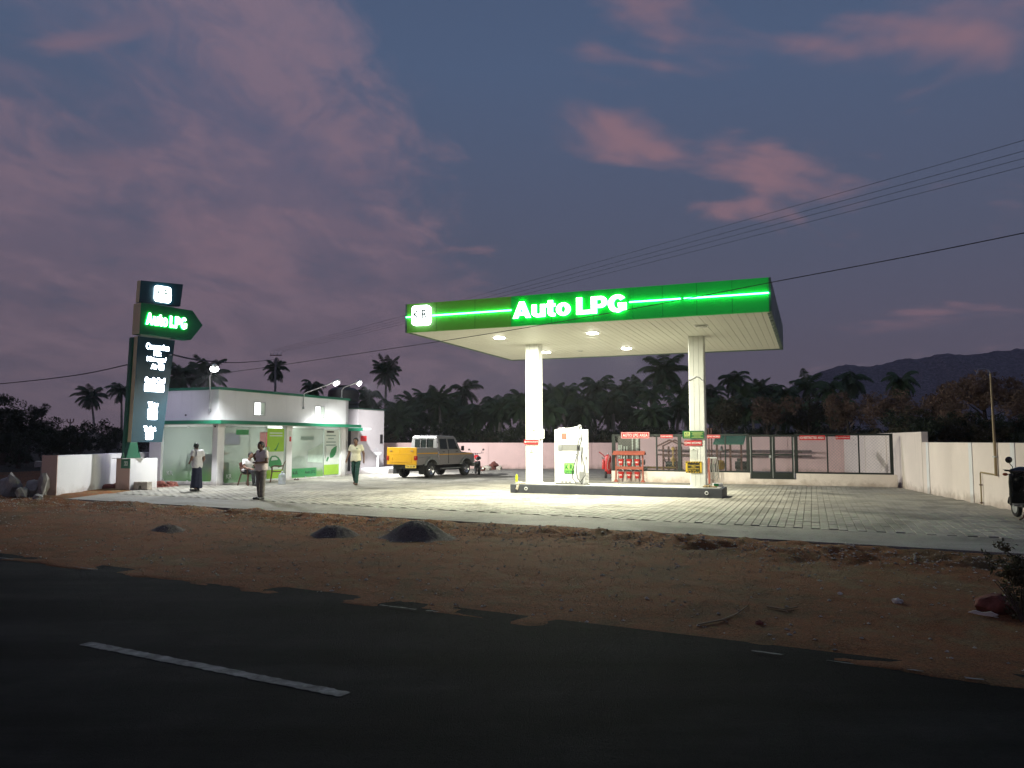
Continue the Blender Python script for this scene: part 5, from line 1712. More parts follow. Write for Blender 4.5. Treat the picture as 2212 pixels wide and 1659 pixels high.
# pressure gauge transmitter on its pipe
gx = enc(1421, 1.6)
t = thing('flow_meter', 'grey flow meter on a short pedestal left of the valve shelter', 'meter', LP.w(gx - 0.75, 1.6, 0.22), LP.a)
MB().cyl((0, 0, 0), (0, 0, 0.38), 0.04).build('pedestal', M_STEEL, t, smooth=True)
MB().cyl((-0.16, 0, 0.52), (0.16, 0, 0.52), 0.085).build('housing', M_STEEL, t, smooth=True)
MB().cyl((-0.2, 0, 0.52), (-0.161, 0, 0.52), 0.11).cyl((0.161, 0, 0.52), (0.2, 0, 0.52), 0.11).build('cover', M_GREYPL, t, smooth=True)
MB().tube([(-0.1, 0, 0.25), (0.3, 0, 0.25)], 0.05).build('flange_pipe', M_MOTOR, t, smooth=True)
# control cabinet with white conduits behind the bucket stand
x0, x1 = enc(1334, 1.2), enc(1381, 1.2)
t = thing('control_panel', 'grey mesh fronted panel with white conduits behind the fire buckets', 'cabinet', LP.w(x0, 1.2, 0.22), LP.a)
W2 = x1 - x0
MB().box(0.0, W2, 0.10, 0.22, 0.2, 1.66).build('panel', mat('mid_grey_panel', (0.11, 0.11, 0.095), 0.6, var=0.2), t)
for fx_, z1_ in ((0.06, 1.25), (0.16, 1.25), (0.30, 1.2), (0.42, 1.2), (0.68, 1.64), (0.86, 1.64), (0.93, 1.64)):
    MB().box(fx_ * W2 - 0.022, fx_ * W2 + 0.022, 0.05, 0.095, 0.0, z1_).build('conduit', M_PALE, t)
for fx_ in (0.14, 0.5, 0.8):
    MB().box(fx_ * W2 - 0.05, fx_ * W2 + 0.05, 0.11, 0.19, 0.0, 0.199).build('foot', M_MOTOR, t)
# green roofed pump shelter
x0, x1 = enc(1545, 1.9), enc(1605, 1.9)
s2 = thing('pump_shelter', 'small shelter with sloping dark green sheet roof over gas pumps', 'shelter', LP.w((x0 + x1) / 2, 1.9, 0.22), LP.a)
hw = (x1 - x0) / 2
MB().prism([(-0.25, 1.27), (-0.25, 1.30), (1.2, 1.72), (1.2, 1.69)], -hw - 0.05, hw + 0.06, 'x').build('roof', mat('green_sheet_roof', (0.02, 0.13, 0.075), 0.5, var=0.2, scale=3), s2)
for x in (-hw + 0.08, 0.06, hw - 0.06):
    MB().box(x - 0.035, x + 0.035, -0.04, 0.03, 0, 1.30).build('post', M_RUST, s2)
MB().cyl((0.2, 0.5, 0.42), (0.72, 0.5, 0.42), 0.16).box(0.24, 0.7, 0.36, 0.64, 0.15, 0.28).box(0.28, 0.45, 0.42, 0.58, 0.56, 0.7).build('motor', M_MOTOR, s2, smooth=True)
MB().lathe([(0.0, 0.2), (0.14, 0.24), (0.18, 0.42), (0.13, 0.6), (0.0, 0.64)], 14, Matrix.Translation((-0.38, 0.45, 0)), cap=False).build('pump_casing', M_PIPEY, s2, smooth=True)
MB().tube([(-0.38, 0.45, 0.6), (-0.38, 0.45, 0.95), (-0.2, 0.45, 1.05), (0.0, 0.45, 1.05)], 0.03).build('pipe', M_RUST, s2, smooth=True)
MB().tube([(-0.9, 0.4, 0.35), (-0.6, 0.42, 0.4), (-0.4, 0.45, 0.4)], 0.05).build('pipe', M_MOTOR, s2, smooth=True)
for k in range(4):
    MB().cyl((-0.75 + 0.1 * k, 0.3, 0.0), (-0.78 + 0.1 * k, 0.32, 0.5 + 0.12 * (k % 2)), 0.025).build('pipe', M_MOTOR, s2, smooth=True)
MB().ring((-0.75, 0.2, 0.55), 0.08, 0.012, (0, 1, 0)).build('hand_wheel', M_RUST, s2, smooth=True)
MB().lathe([(0, 1.0), (0.06, 1.02), (0.07, 1.1), (0.03, 1.2), (0, 1.22)], 10, Matrix.Translation((-0.32, 0.3, 0)), cap=False).build('gauge', M_GREYPL, s2, smooth=True)
for x, nm in ((enc(1532, 2.4), 'left'), (enc(1538, 2.4), 'right')):
    t = thing('vent_pipe', 'thin dark vent pipe beside the green pump shelter, %s one of two' % nm, 'pipe', LP.w(x, 2.4, 0.22), 0, 'vent pipes')
    MB().cyl((0, 0, 0), (0, 0, 1.9), 0.028).build('pipe', M_RUST, t, smooth=True)
    MB().cyl((0, 0, 1.9), (0, 0, 1.96), 0.05).build('cap', M_RUST, t, smooth=True)
# two dull grey tubes standing in for shadow lines on the pink wall
for z, lab in ((1.12, 'upper grey tube standing in for a shadow line on the pink wall'), (0.88, 'lower grey tube standing in for a shadow line on the pink wall')):
    a, c = Vector((15.3, 38.9, z)), Vector((8.2, 42.75, z))
    t = thing('shadow_tube', lab, 'pipe', a)
    MB().tube([(0, 0, 0), c - a], 0.05, 8).build('pipe', mat('shadow_grey', (0.16, 0.12, 0.11), 0.7, var=0.3, scale=8), t, smooth=True)
    for k in range(7):
        p = (c - a) * (k + 0.5) / 7
        MB().cbox(p + Vector((0.05, 0.1, -0.06)), (0.08, 0.3, 0.05)).build('bracket', M_RUST, t)

# ------------------------------------------------------------------ lamp pole and pipe on the right wall
yw = 19.7
bp = Vector((right_wall_x(yw), yw, 0))
din = Vector((-1, 0.205, 0)).normalized()
wt = Vector((0.205, 1, 0)).normalized()


def wall_at(px):
    """distance along the right wall for a photograph column"""
    k = (px - 1106) / FOCAL
    y = (13.85 - 27.4 * 0.205) / (k * 1.0 - 0.205)
    return Vector((right_wall_x(y), y, 0))


pa_, pb_ = wall_at(2150) + din * 0.05, wall_at(2116) + din * 0.05
t = thing('lamp_pole', 'slim bare lamp pole with thin curved arm fixed to the right boundary wall', 'lamp pole', pa_)
zt = AT(2140, 806, pa_.y).z
MB().tube([(0, 0, 0.77), (0, 0, 1.6), (-0.02, 0, zt)], [0.035, 0.033, 0.024], 10).build('pole', mat('ochre_pole', (0.30, 0.22, 0.11), 0.5, var=0.2), t, smooth=True)
MB().tube([(-0.02, 0, zt), (-0.06, 0, zt + 0.08), (-0.2, -0.02, zt + 0.12), (-0.34, -0.03, zt + 0.1), (-0.40, -0.03, zt - 0.02)], 0.007).build('curved_arm', M_STEEL, t, smooth=True)
MB().cbox((0, 0, 1.25), (0.09, 0.09, 0.03)).build('clamp', M_STEEL, t)
t = thing('conduit_pipe', 'thin ochre conduit bent down the right boundary wall to the ground', 'pipe', pb_)
zc_ = AT(2116, 1020, pb_.y).z
rel = pa_ - pb_
MB().tube([(0, 0, 0.0), (0, 0, zc_ - 0.04), rel * 0.03 + Vector((0, 0, zc_)), rel * 0.97 + Vector((0, 0, 0.80))], 0.018, 8).build('conduit', mat('ochre_conduit', (0.30, 0.23, 0.10), 0.5), t, smooth=True)
for z in (0.03, zc_ * 0.6):
    MB().cbox((0, 0, z), (0.06, 0.05, 0.03)).build('clip', M_RUST, t)

# ------------------------------------------------------------------ pickup
M_SILVER = mat('silver_paint', (0.22, 0.21, 0.20), 0.38, 0.35, var=0.06, scale=1.5, coat=0.3)
M_YPAINT = mat('yellow_paint', (0.55, 0.28, 0.008), 0.35, var=0.05, scale=1.5, coat=0.3)
M_ARCH = mat('grey_arch_plastic', (0.16, 0.165, 0.16), 0.5, var=0.1)
M_CARGLASS = film_glass('vehicle_glass', (0.02, 0.025, 0.025), (0.02, 0.025, 0.025), -9, -8, 0.55, 0.55)
M_TAIL = mat('red_lamp_lens', (0.30, 0.008, 0.008), 0.25)
M_CHROME = mat('bright_metal', (0.62, 0.62, 0.62), 0.25, 0.9, var=0.05)
rr = G(927.6, 1032.3)
hd = R(59.5)
left = Vector((-math.sin(hd), math.cos(hd), 0))
truck = thing('pickup_truck', 'silver double cab pickup with yellow tailgate parked in the yard', 'pickup', rr + left * 0.72, hd)


def arch(cx, r, n=12, z0=0.36):
    return [(cx + r * math.cos(a), z0 + r * math.sin(a)) for a in [math.pi - math.asin(0.2 / r) - (math.pi - 2 * math.asin(0.2 / r)) * k / n for k in range(n + 1)]]


prof = [(-1.03, 0.60), (-0.50, 0.56)] + arch(0.0, 0.46) + arch(2.79, 0.46) + [(3.42, 0.56), (3.50, 0.66), (3.50, 0.95), (3.44, 1.03), (2.42, 1.13), (2.34, 1.22), (0.52, 1.22), (0.51, 0.92), (-1.03, 0.92)]
MB().prism(prof, -0.80, 0.80, 'y').build('body', M_SILVER, truck, bevel=0.02)
for s in (-1, 1):
    MB().box(-1.02, 0.505, s * 0.80 - (0.05 if s > 0 else 0), s * 0.80 + (0.05 if s < 0 else 0), 0.921, 1.33).build('bed_side', M_SILVER, truck, bevel=0.012)
    MB().box(-0.98, 0.52, s * 0.803 - 0.004, s * 0.803 + 0.004, 1.07, 1.115).build('stripe', M_YPAINT, truck)
    MB().box(0.53, 3.30, s * 0.804 - 0.004, s * 0.804 + 0.004, 1.01, 1.05).build('stripe', M_YPAINT, truck)
MB().box(0.45, 0.50, -0.749, 0.749, 0.921, 1.33).build('bed_headboard', M_SILVER, truck)
tg = MB().box(-1.09, -1.031, -0.82, 0.82, 0.60, 1.36).build('tailgate', M_YPAINT, truck, bevel=0.015)
MB().box(-1.096, -1.091, -0.60, 0.60, 1.04, 1.075).box(-1.105, -1.091, -0.56, -0.50, 0.70, 0.92).box(-1.105, -1.091, 0.50, 0.56, 0.70, 0.92).box(-1.105, -1.091, -0.5, 0.5, 0.70, 0.735).build('pressing', M_YPAINT, tg, bevel=0.006)
for s in (-1, 1):
    MB().box(-1.12, -1.091, s * 0.58 - 0.06, s * 0.58 + 0.06, 1.19, 1.215).build('latch', M_ARCH, tg)
    lm = MB().box(-1.115, -1.0, s * 0.765 - 0.06, s * 0.765 + 0.06, 0.80, 0.99).build('tail_lamp', M_TAIL, truck, bevel=0.01)
    MB().box(-1.118, -1.1155, s * 0.765 - 0.05, s * 0.765 + 0.05, 0.91, 0.96).build('reflector', mat('amber_lens', (0.35, 0.06, 0.01), 0.3), lm)
pt = MB().box(-1.08, -1.066, -0.80, -0.22, 0.46, 0.59).build('number_plate', mat('plate_yellow', (0.62, 0.42, 0.06), 0.5), truck)
me = fit_text('TN 31 BP', 0.50, 0.08, 0.002, 0.015)
me.transform(Matrix.Rotation(R(-90), 4, 'Z'))
o = link('lettering', me, M_BLACK, pt)
o.location = (-1.0805, -0.51, 0.525)
MB().box(-0.98, 0.4, -0.5, 0.5, 0.40, 0.58).build('chassis', M_BLACK, truck)
MB().box(0.6, 3.3, -0.45, 0.45, 0.30, 0.55).build('underbody', M_BLACK, truck)
# cab
wb, wt_ = 0.78, 0.69
cabp = [((0.52, 1.221), wb), ((2.36, 1.221), wb), ((2.04, 1.80), wt_), ((1.92, 1.865), wt_ - 0.03), ((0.66, 1.89), wt_ - 0.03), ((0.56, 1.82), wt_)]
b = MB()
for (x, z), w_ in cabp:
    b.v.append((x, -w_, z))
for (x, z), w_ in cabp:
    b.v.append((x, w_, z))
k = len(cabp)
b.f = [tuple(range(k)), tuple(range(k, 2 * k))[::-1]] + [(i, i + k, (i + 1) % k + k, (i + 1) % k) for i in range(k)]
cab = b.build('cab', M_SILVER, truck, bevel=0.03)


def side_glass(x0, x1, x0t, x1t, z0, z1, s, name='side_window'):
    f = lambda z: wb + (wt_ - wb) * (z - 1.22) / 0.58
    b = MB()
    pts = [(x0, z0), (x1, z0), (x1t, z1), (x0t, z1)]
    b.v = [(x, s * (f(z) + 0.008), z) for x, z in pts] + [(x, s * (f(z) - 0.012), z) for x, z in pts]
    b.f = [(0, 1, 2, 3), (7, 6, 5, 4), (0, 4, 5, 1), (1, 5, 6, 2), (2, 6, 7, 3), (3, 7, 4, 0)]
    return b.build(name, M_CARGLASS, cab)


M_DARKG = mat('dark_window_glass', (0.012, 0.016, 0.015), 0.08, var=0.1)
for s in (-1, 1):
    for a in ((0.72, 1.30, 0.74, 1.28), (1.40, 2.14, 1.38, 1.90)):
        side_glass(*a, 1.27, 1.74, s).data.materials[0] = M_DARKG
    MB().box(1.345 - 0.012, 1.345 + 0.012, s * 0.805 - 0.006, s * 0.805 + 0.006, 0.62, 1.22).build('door_seam', M_BLACK, truck)
    MB().box(0.60, 0.615, s * 0.805 - 0.005, s * 0.805 + 0.005, 0.80, 1.22).build('door_seam', M_CHROME, truck)
    for x in (0.95, 2.0):
        MB().box(x - 0.07, x + 0.07, s * 0.82 - 0.012, s * 0.82 + 0.012, 1.13, 1.16).build('door_handle', M_BLACK, truck)
    mr = MB().cbox((2.26, s * 0.96, 1.30), (0.08, 0.14, 0.22)).build('wing_mirror', M_BLACK, truck, bevel=0.02)
    MB().bar((2.24, s * 0.80, 1.24), (2.26, s * 0.92, 1.27), 0.025).build('mirror_arm', M_BLACK, mr)
rw = MB().prism([(-0.52, 1.32), (0.52, 1.32), (0.50, 1.70), (-0.50, 1.70)], 0.505, 0.525, 'x').build('rear_window', M_DARKG, cab)
rw.location = (0.012, 0, 0)
MB().box(0.50, 0.52, -0.56, 0.56, 1.28, 1.315).box(0.51, 0.54, -0.55, 0.55, 1.705, 1.74).build('rear_window_trim', M_BLACK, cab)
for y in (-0.18, 0.16):
    MB().tube([(0.47, y, 1.30), (0.49, y, 1.88), (0.55, y, 1.915)], 0.016).build('guard_bar', M_CHROME, truck, smooth=True)
MB().tube([(0.53, -0.815, 0.92), (0.53, -0.80, 1.30), (0.54, -0.72, 1.86)], 0.018).build('guard_bar', M_CHROME, truck, smooth=True)
wsb = MB()
wsb.v = [(2.345, -0.70, 1.27), (2.345, 0.70, 1.27), (2.075, 0.63, 1.77), (2.075, -0.63, 1.77)]
wsb.f = [(0, 1, 2, 3)]
wso = wsb.build('windscreen', M_DARKG, cab)
wso.location = (0.014, 0, 0.004)
MB().prism([(2.42, 1.135), (3.44, 1.035), (3.50, 0.97), (3.515, 0.97), (3.46, 1.065), (2.42, 1.165)], -0.62, 0.62, 'y').build('bonnet', M_YPAINT, truck, bevel=0.02)
MB().box(3.501, 3.60, -0.80, 0.80, 0.42, 0.60).build('front_bumper', M_ARCH, truck, bevel=0.02)
MB().box(3.501, 3.512, -0.45, 0.45, 0.65, 0.92).build('grille', M_BLACK, truck)
for s in (-1, 1):
    MB().box(3.495, 3.52, s * 0.64 - 0.12, s * 0.64 + 0.12, 0.70, 0.92).build('headlight', M_CHROME, truck, bevel=0.02)
    MB().bar((0.75, s * 0.83, 0.40), (2.2, s * 0.83, 0.40), 0.10, 0.05).build('side_step', M_ARCH, truck)
    MB().box(-0.60, -0.56, s * 0.72 - 0.14, s * 0.72 + 0.14, 0.18, 0.62).build('mud_flap', M_RUBBER, truck)
    for cx in (0.0, 2.79):
        b = MB()
        inner, outer = arch(cx, 0.46), arch(cx, 0.55)
        for i in range(len(inner) - 1):
            q = [inner[i], inner[i + 1], outer[i + 1], outer[i]]
            b.prism(q, s * 0.80 - 0.01, s * 0.87, 'y')
        b.build('wheel_arch', M_ARCH, truck)
        cw = (cx, s * 0.71, 0.345)
        M_ = Matrix.Translation(cw) @ Matrix.Rotation(R(90), 4, 'X')
        wh = MB().lathe([(0.20, -0.11), (0.30, -0.115), (0.335, -0.09), (0.345, -0.04), (0.345, 0.04), (0.335, 0.09), (0.30, 0.115), (0.20, 0.11)], 30, M_, cap=False).build('wheel', M_RUBBER, truck, smooth=True)
        MB().lathe([(0.0, 0.045 * s * -1), (0.06, 0.05 * -s), (0.08, 0.035 * -s), (0.185, 0.075 * -s), (0.21, 0.108 * -s), (0.215, 0.10 * -s), (0.20, -0.08 * -s)], 30, M_, cap=False).build('rim', M_CHROME, wh, smooth=True)
        for j in range(6):
            a = j * math.pi / 3 + 0.3
            MB().cbox((cw[0] + 0.135 * math.cos(a), cw[1] + s * 0.068, cw[2] + 0.135 * math.sin(a)), (0.05, 0.016, 0.05)).build('rim_hole', M_BLACK, wh)
MB().bar((0, -0.6, 0.35), (0, 0.6, 0.35), 0.12).build('rear_axle', M_BLACK, truck)
# seats seen through the windows
MB().box(0.75, 0.85, -0.55, 0.55, 1.23, 1.55).build('seat_back', mat('grey_seat', (0.20, 0.20, 0.19), 0.8), truck)

# ------------------------------------------------------------------ motorcycle behind the pickup
mp = G(1031, 1024.5)
mc = thing('motorcycle', 'dark motorcycle parked beyond the pickup against the pink wall', 'motorcycle', mp, R(100))
for x, n_ in ((-0.62, 'wheel'), (0.62, 'wheel')):
    w_ = MB().ring((x, 0, 0.30), 0.26, 0.045, (0, 1, 0), 26, 8).build('wheel', M_RUBBER, mc, smooth=True)
    MB().cyl((x, -0.05, 0.30), (x, 0.05, 0.30), 0.06).build('hub', M_CHROME, w_, smooth=True)
    for j in range(6):
        a = j * math.pi / 3
        MB().bar((x, 0, 0.30), (x + 0.25 * math.cos(a), 0, 0.30 + 0.25 * math.sin(a)), 0.012).build('spoke', M_CHROME, w_)
MB().tube([(0.62, 0.07, 0.30), (0.45, 0.07, 0.85), (0.38, 0.05, 1.0)], 0.02).tube([(0.62, -0.07, 0.30), (0.45, -0.07, 0.85), (0.38, -0.05, 1.0)], 0.02).build('fork', M_CHROME, mc, smooth=True)
MB().tube([(0.36, -0.36, 1.05), (0.40, -0.15, 1.02), (0.40, 0.15, 1.02), (0.36, 0.36, 1.05)], 0.014).build('handlebar', M_BLACK, mc, smooth=True)
for s in (-1, 1):
    MB().tube([(0.38, s * 0.25, 1.03), (0.42, s * 0.30, 1.18), (0.42, s * 0.34, 1.2)], 0.008).lathe([(0, 0), (0.05, 0.0), (0.05, 0.02), (0, 0.02)], 12, Matrix.Translation((0.42, s * 0.36, 1.21)) @ Matrix.Rotation(R(90), 4, 'Y')).build('mirror', M_BLACK, mc, smooth=True)
link('fuel_tank', sdf_mesh('fuel_tank', lambda P: smin(sd_ell(P, (0.15, 0, 0.82), (0.26, 0.13, 0.12)), sd_ell(P, (0.32, 0, 0.84), (0.12, 0.12, 0.11)), 0.08), (-0.2, -0.2, 0.6), (0.55, 0.2, 1.05), 0.03), M_TAIL, mc)
link('seat', sdf_mesh('seat', lambda P: smin(sd_cone(P, (-0.08, 0, 0.78), (-0.6, 0, 0.82), 0.09, 0.08), sd_ell(P, (-0.6, 0, 0.80), (0.18, 0.1, 0.06)), 0.06), (-0.9, -0.2, 0.6), (0.15, 0.2, 1.0), 0.03), M_BLACK, mc)
MB().cbox((0.05, 0, 0.45), (0.36, 0.26, 0.34)).cbox((0.0, 0, 0.35), (0.5, 0.2, 0.12)).build('engine', M_MOTOR, mc, bevel=0.03)
MB().tube([(0.2, -0.14, 0.4), (-0.1, -0.17, 0.25), (-0.7, -0.18, 0.32)], [0.02, 0.03, 0.045]).build('exhaust', M_CHROME, mc, smooth=True)
MB().lathe([(0, 0), (0.08, 0.02), (0.09, 0.09), (0, 0.1)], 14, Matrix.Translation((0.44, 0, 0.9)) @ Matrix.Rotation(R(90), 4, 'Y'), cap=False).build('headlamp', M_CHROME, mc, smooth=True)
MB().tube([(0.62 - 0.3 * math.cos(a), 0, 0.30 + 0.3 * math.sin(a)) for a in [R(40 + 10 * k) for k in range(11)]], 0.05, 6).build('front_mudguard', M_TAIL, mc, smooth=True)
MB().tube([(-0.62 - 0.3 * math.cos(a), 0, 0.32 + 0.32 * math.sin(a)) for a in [R(10 + 11 * k) for k in range(11)]], 0.05, 6).build('rear_mudguard', M_BLACK, mc, smooth=True)
MB().tube([(0, 0.1, 0.28), (0.02, 0.3, 0.0)], 0.014).build('side_stand', M_STEEL, mc, smooth=True)

# ------------------------------------------------------------------ scooter at the right edge
sp = G(2228, 1124)
sc_ = thing('scooter', 'black scooter with round mirror cut by the right edge of the picture', 'scooter', sp, R(77))
M_SCB = mat('black_scooter_paint', (0.010, 0.010, 0.011), 0.22, var=0.1, coat=0.6)
M_SCG = mat('grey_scooter_panel', (0.07, 0.068, 0.065), 0.4, var=0.15)
# x forward, y left
for x in (-0.55, 0.70):
    w_ = MB().ring((x, 0, 0.22), 0.165, 0.055, (0, 1, 0), 26, 8).build('wheel', M_RUBBER, sc_, smooth=True)
    MB().lathe([(0.0, -0.05), (0.15, -0.04), (0.15, 0.04), (0.0, 0.05)], 18, Matrix.Translation((x, 0, 0.22)) @ Matrix.Rotation(R(90), 4, 'X'), cap=False).build('rim', M_STEEL, w_, smooth=True)
link('rear_body', sdf_mesh('rear_body', lambda P: smin(smin(sd_ell(P, (-0.50, 0, 0.60), (0.44, 0.19, 0.17)), sd_ell(P, (-0.22, 0, 0.50), (0.22, 0.17, 0.24)), 0.1), sd_cone(P, (-0.7, 0, 0.68), (-0.92, 0, 0.72), 0.1, 0.05), 0.08), (-1.1, -0.3, 0.2), (0.15, 0.3, 0.95), 0.025), M_SCB, sc_)
for s in (-1, 1):
    link('side_panel', sdf_mesh('side_panel', lambda P, s=s: sd_ell(P, (-0.42, s * 0.13, 0.46), (0.30, 0.09, 0.11)), (-0.8, -0.3, 0.3), (0.0, 0.3, 0.62), 0.02), M_SCG, sc_)
    MB().tube([(-0.15, s * 0.17, 0.62), (-0.4, s * 0.20, 0.70), (-0.75, s * 0.14, 0.74)], 0.012).build('trim_strip', M_CHROME, sc_, smooth=True)
link('seat', sdf_mesh('seat', lambda P: np.maximum(smin(sd_ell(P, (-0.20, 0, 0.76), (0.26, 0.15, 0.07)), sd_ell(P, (-0.58, 0, 0.81), (0.30, 0.14, 0.07)), 0.06), 0.71 - P[:, 2]), (-0.95, -0.25, 0.65), (0.15, 0.25, 0.95), 0.02), M_BLACK, sc_)
MB().tube([(-0.70, -0.15, 0.83), (-0.95, -0.12, 0.86), (-1.0, 0, 0.86), (-0.95, 0.12, 0.86), (-0.70, 0.15, 0.83)], 0.014).build('grab_rail', M_STEEL, sc_, smooth=True)
MB().prism([(-0.05, -0.17), (0.42, -0.20), (0.42, 0.20), (-0.05, 0.17)], 0.26, 0.32, 'z').build('floorboard', M_SCG, sc_, bevel=0.015)
link('leg_shield', sdf_mesh('leg_shield', lambda P: smin(np.maximum(np.abs(P[:, 0] - 0.45 + (P[:, 2] - 0.6) * 0.22) - 0.03 - 0.03 * np.cos(P[:, 1] * 6), np.maximum(np.abs(P[:, 1]) - 0.19 - 0.05 * np.clip((P[:, 2] - 0.3) * 2, 0, 1), np.abs(P[:, 2] - 0.6) - 0.34)), sd_cone(P, (0.56, 0, 0.5), (0.40, 0, 0.88), 0.09, 0.07), 0.06), (0.2, -0.32, 0.2), (0.85, 0.32, 1.0), 0.022), M_SCB, sc_)
link('front_mudguard', sdf_mesh('front_mudguard', lambda P: np.maximum(np.maximum(np.abs(np.sqrt((P[:, 0] - 0.70) ** 2 + (P[:, 2] - 0.22) ** 2) - 0.25) - 0.02, np.abs(P[:, 1]) - 0.09), 0.26 - P[:, 2]), (0.4, -0.15, 0.2), (1.0, 0.15, 0.55), 0.02), M_SCB, sc_)
link('handlebar_cowl', sdf_mesh('handlebar_cowl', lambda P: smin(sd_ell(P, (0.36, 0, 1.00), (0.13, 0.17, 0.10)), sd_cone(P, (0.33, -0.2, 1.0), (0.33, 0.2, 1.0), 0.05, 0.05), 0.06), (0.1, -0.4, 0.82), (0.6, 0.4, 1.16), 0.02), M_SCB, sc_)
for s in (-1, 1):
    MB().cyl((0.30, s * 0.20, 1.01), (0.24, s * 0.36, 1.02), 0.019).build('grip', M_RUBBER, sc_, smooth=True)
    MB().tube([(0.31, s * 0.22, 1.02), (0.35, s * 0.36, 1.03)], 0.007).build('brake_lever', M_STEEL, sc_, smooth=True)
    mi = MB().tube([(0.31, s * 0.19, 1.03), (0.28, s * 0.20, 1.10), (0.30, s * 0.25, 1.17)], 0.008).build('mirror_stalk', M_BLACK, sc_, smooth=True)
    MB().lathe([(0.0, 0.0), (0.066, 0.004), (0.070, 0.018), (0.05, 0.035), (0.0, 0.04)], 20, Matrix.Translation((0.28, s * 0.27, 1.245)) @ Matrix.Rotation(R(-96), 4, 'Y'), cap=False).build('mirror_shell', M_SCB, mi, smooth=True)
    MB().lathe([(0.0, 0.0), (0.062, 0.0), (0.062, 0.003), (0.0, 0.003)], 20, Matrix.Translation((0.274, s * 0.27, 1.245)) @ Matrix.Rotation(R(-96), 4, 'Y')).build('mirror_glass', mat('mirror_glass', (0.7, 0.7, 0.75), 0.03, 1.0, var=0.0), mi)
    link('indicator', sdf_mesh('indicator', lambda P, s=s: sd_ell(P, (0.40, s * 0.30, 0.93), (0.035, 0.055, 0.035)), (0.3, -0.4, 0.85), (0.5, 0.4, 1.0), 0.015), mat('amber_lens', (0.35, 0.06, 0.01), 0.3), sc_)
    MB().cyl((0.40, s * 0.16, 0.95), (0.40, s * 0.27, 0.93), 0.008).build('indicator_stalk', M_BLACK, sc_)
    MB().bar((0.10, s * 0.16, 0.30), (0.06, s * 0.30, 0.29), 0.03).build('foot_peg', M_STEEL, sc_)
MB().tube([(0.0, 0.06, 0.24), (-0.03, 0.17, 0.04), (-0.02, 0.23, 0.012)], 0.016).build('side_stand', M_RUST, sc_, smooth=True)
MB().tube([(-0.1, -0.12, 0.3), (-0.4, -0.17, 0.25), (-0.8, -0.18, 0.32)], [0.02, 0.04, 0.05]).build('exhaust', M_STEEL, sc_, smooth=True)
MB().cbox((-0.95, 0, 0.62), (0.05, 0.16, 0.10)).build('tail_lamp', M_TAIL, sc_, bevel=0.015)
MB().box(-0.97, -0.955, -0.09, 0.09, 0.40, 0.52).build('number_plate', M_PAPER, sc_)
MB().cbox((-0.35, 0.02, 0.28), (0.5, 0.2, 0.16)).build('engine', M_MOTOR, sc_, bevel=0.03)

# ------------------------------------------------------------------ plastic chairs and water cans by the office
M_CHAIR = mat('brown_plastic', (0.085, 0.035, 0.020), 0.42, var=0.1)


def plastic_chair(label, loc, rz):
    c = thing('plastic_chair', label, 'chair', loc, rz, 'plastic chairs outside the office')
    MB().prism([(-0.21, -0.22), (0.21, -0.22), (0.19, 0.20), (-0.19, 0.20)], 0.41, 0.44, 'z').build('seat', M_CHAIR, c, bevel=0.01)
    bk = MB()
    n = 8
    for i in range(n + 1):
        u = -1 + 2 * i / n
        x = 0.20 * u
        y0 = 0.20 - 0.03 * u * u
        for z, dy, k in ((0.46, 0.0, 1.0), (0.66, 0.05, 1.03), (0.80, 0.10, 1.0), (0.86 - 0.04 * u * u, 0.12, 0.92)):
            bk.v.append((x * k, y0 + dy, z))
            bk.v.append((x * k, y0 + dy + 0.016, z))
    for i in range(n):
        for j in range(3):
            a, d_ = (i * 4 + j) * 2, ((i + 1) * 4 + j) * 2
            bk.f += [(a, d_, d_ + 2, a + 2), (a + 1, a + 3, d_ + 3, d_ + 1)]
        a, d_ = i * 8, (i + 1) * 8
        bk.f += [(a, a + 1, d_ + 1, d_), (a + 6, d_ + 6, d_ + 7, a + 7)]
    for i in (0, n):
        for j in range(3):
            a = (i * 4 + j) * 2
            bk.f.append((a, a + 2, a + 3, a + 1))
    bk.build('backrest', M_CHAIR, c, smooth=True)
    for s in (-1, 1):
        MB().prism([(s * 0.19 - 0.03, -0.20), (s * 0.19 + 0.03, -0.20), (s * 0.24 + 0.018, -0.28), (s * 0.24 - 0.018, -0.28)], 0, 1, 'z')
        MB().bar((s * 0.20, -0.19, 0.42), (s * 0.24, -0.25, 0.0), 0.05, 0.035).build('leg', M_CHAIR, c)
        MB().bar((s * 0.18, 0.18, 0.42), (s * 0.22, 0.30, 0.0), 0.05, 0.035).build('leg', M_CHAIR, c)
        MB().tube([(s * 0.21, -0.19, 0.42), (s * 0.25, -0.20, 0.62), (s * 0.25, -0.1, 0.645), (s * 0.235, 0.14, 0.63), (s * 0.2, 0.24, 0.66)], 0.02, 6).build('armrest', M_CHAIR, c, smooth=True)
    return c


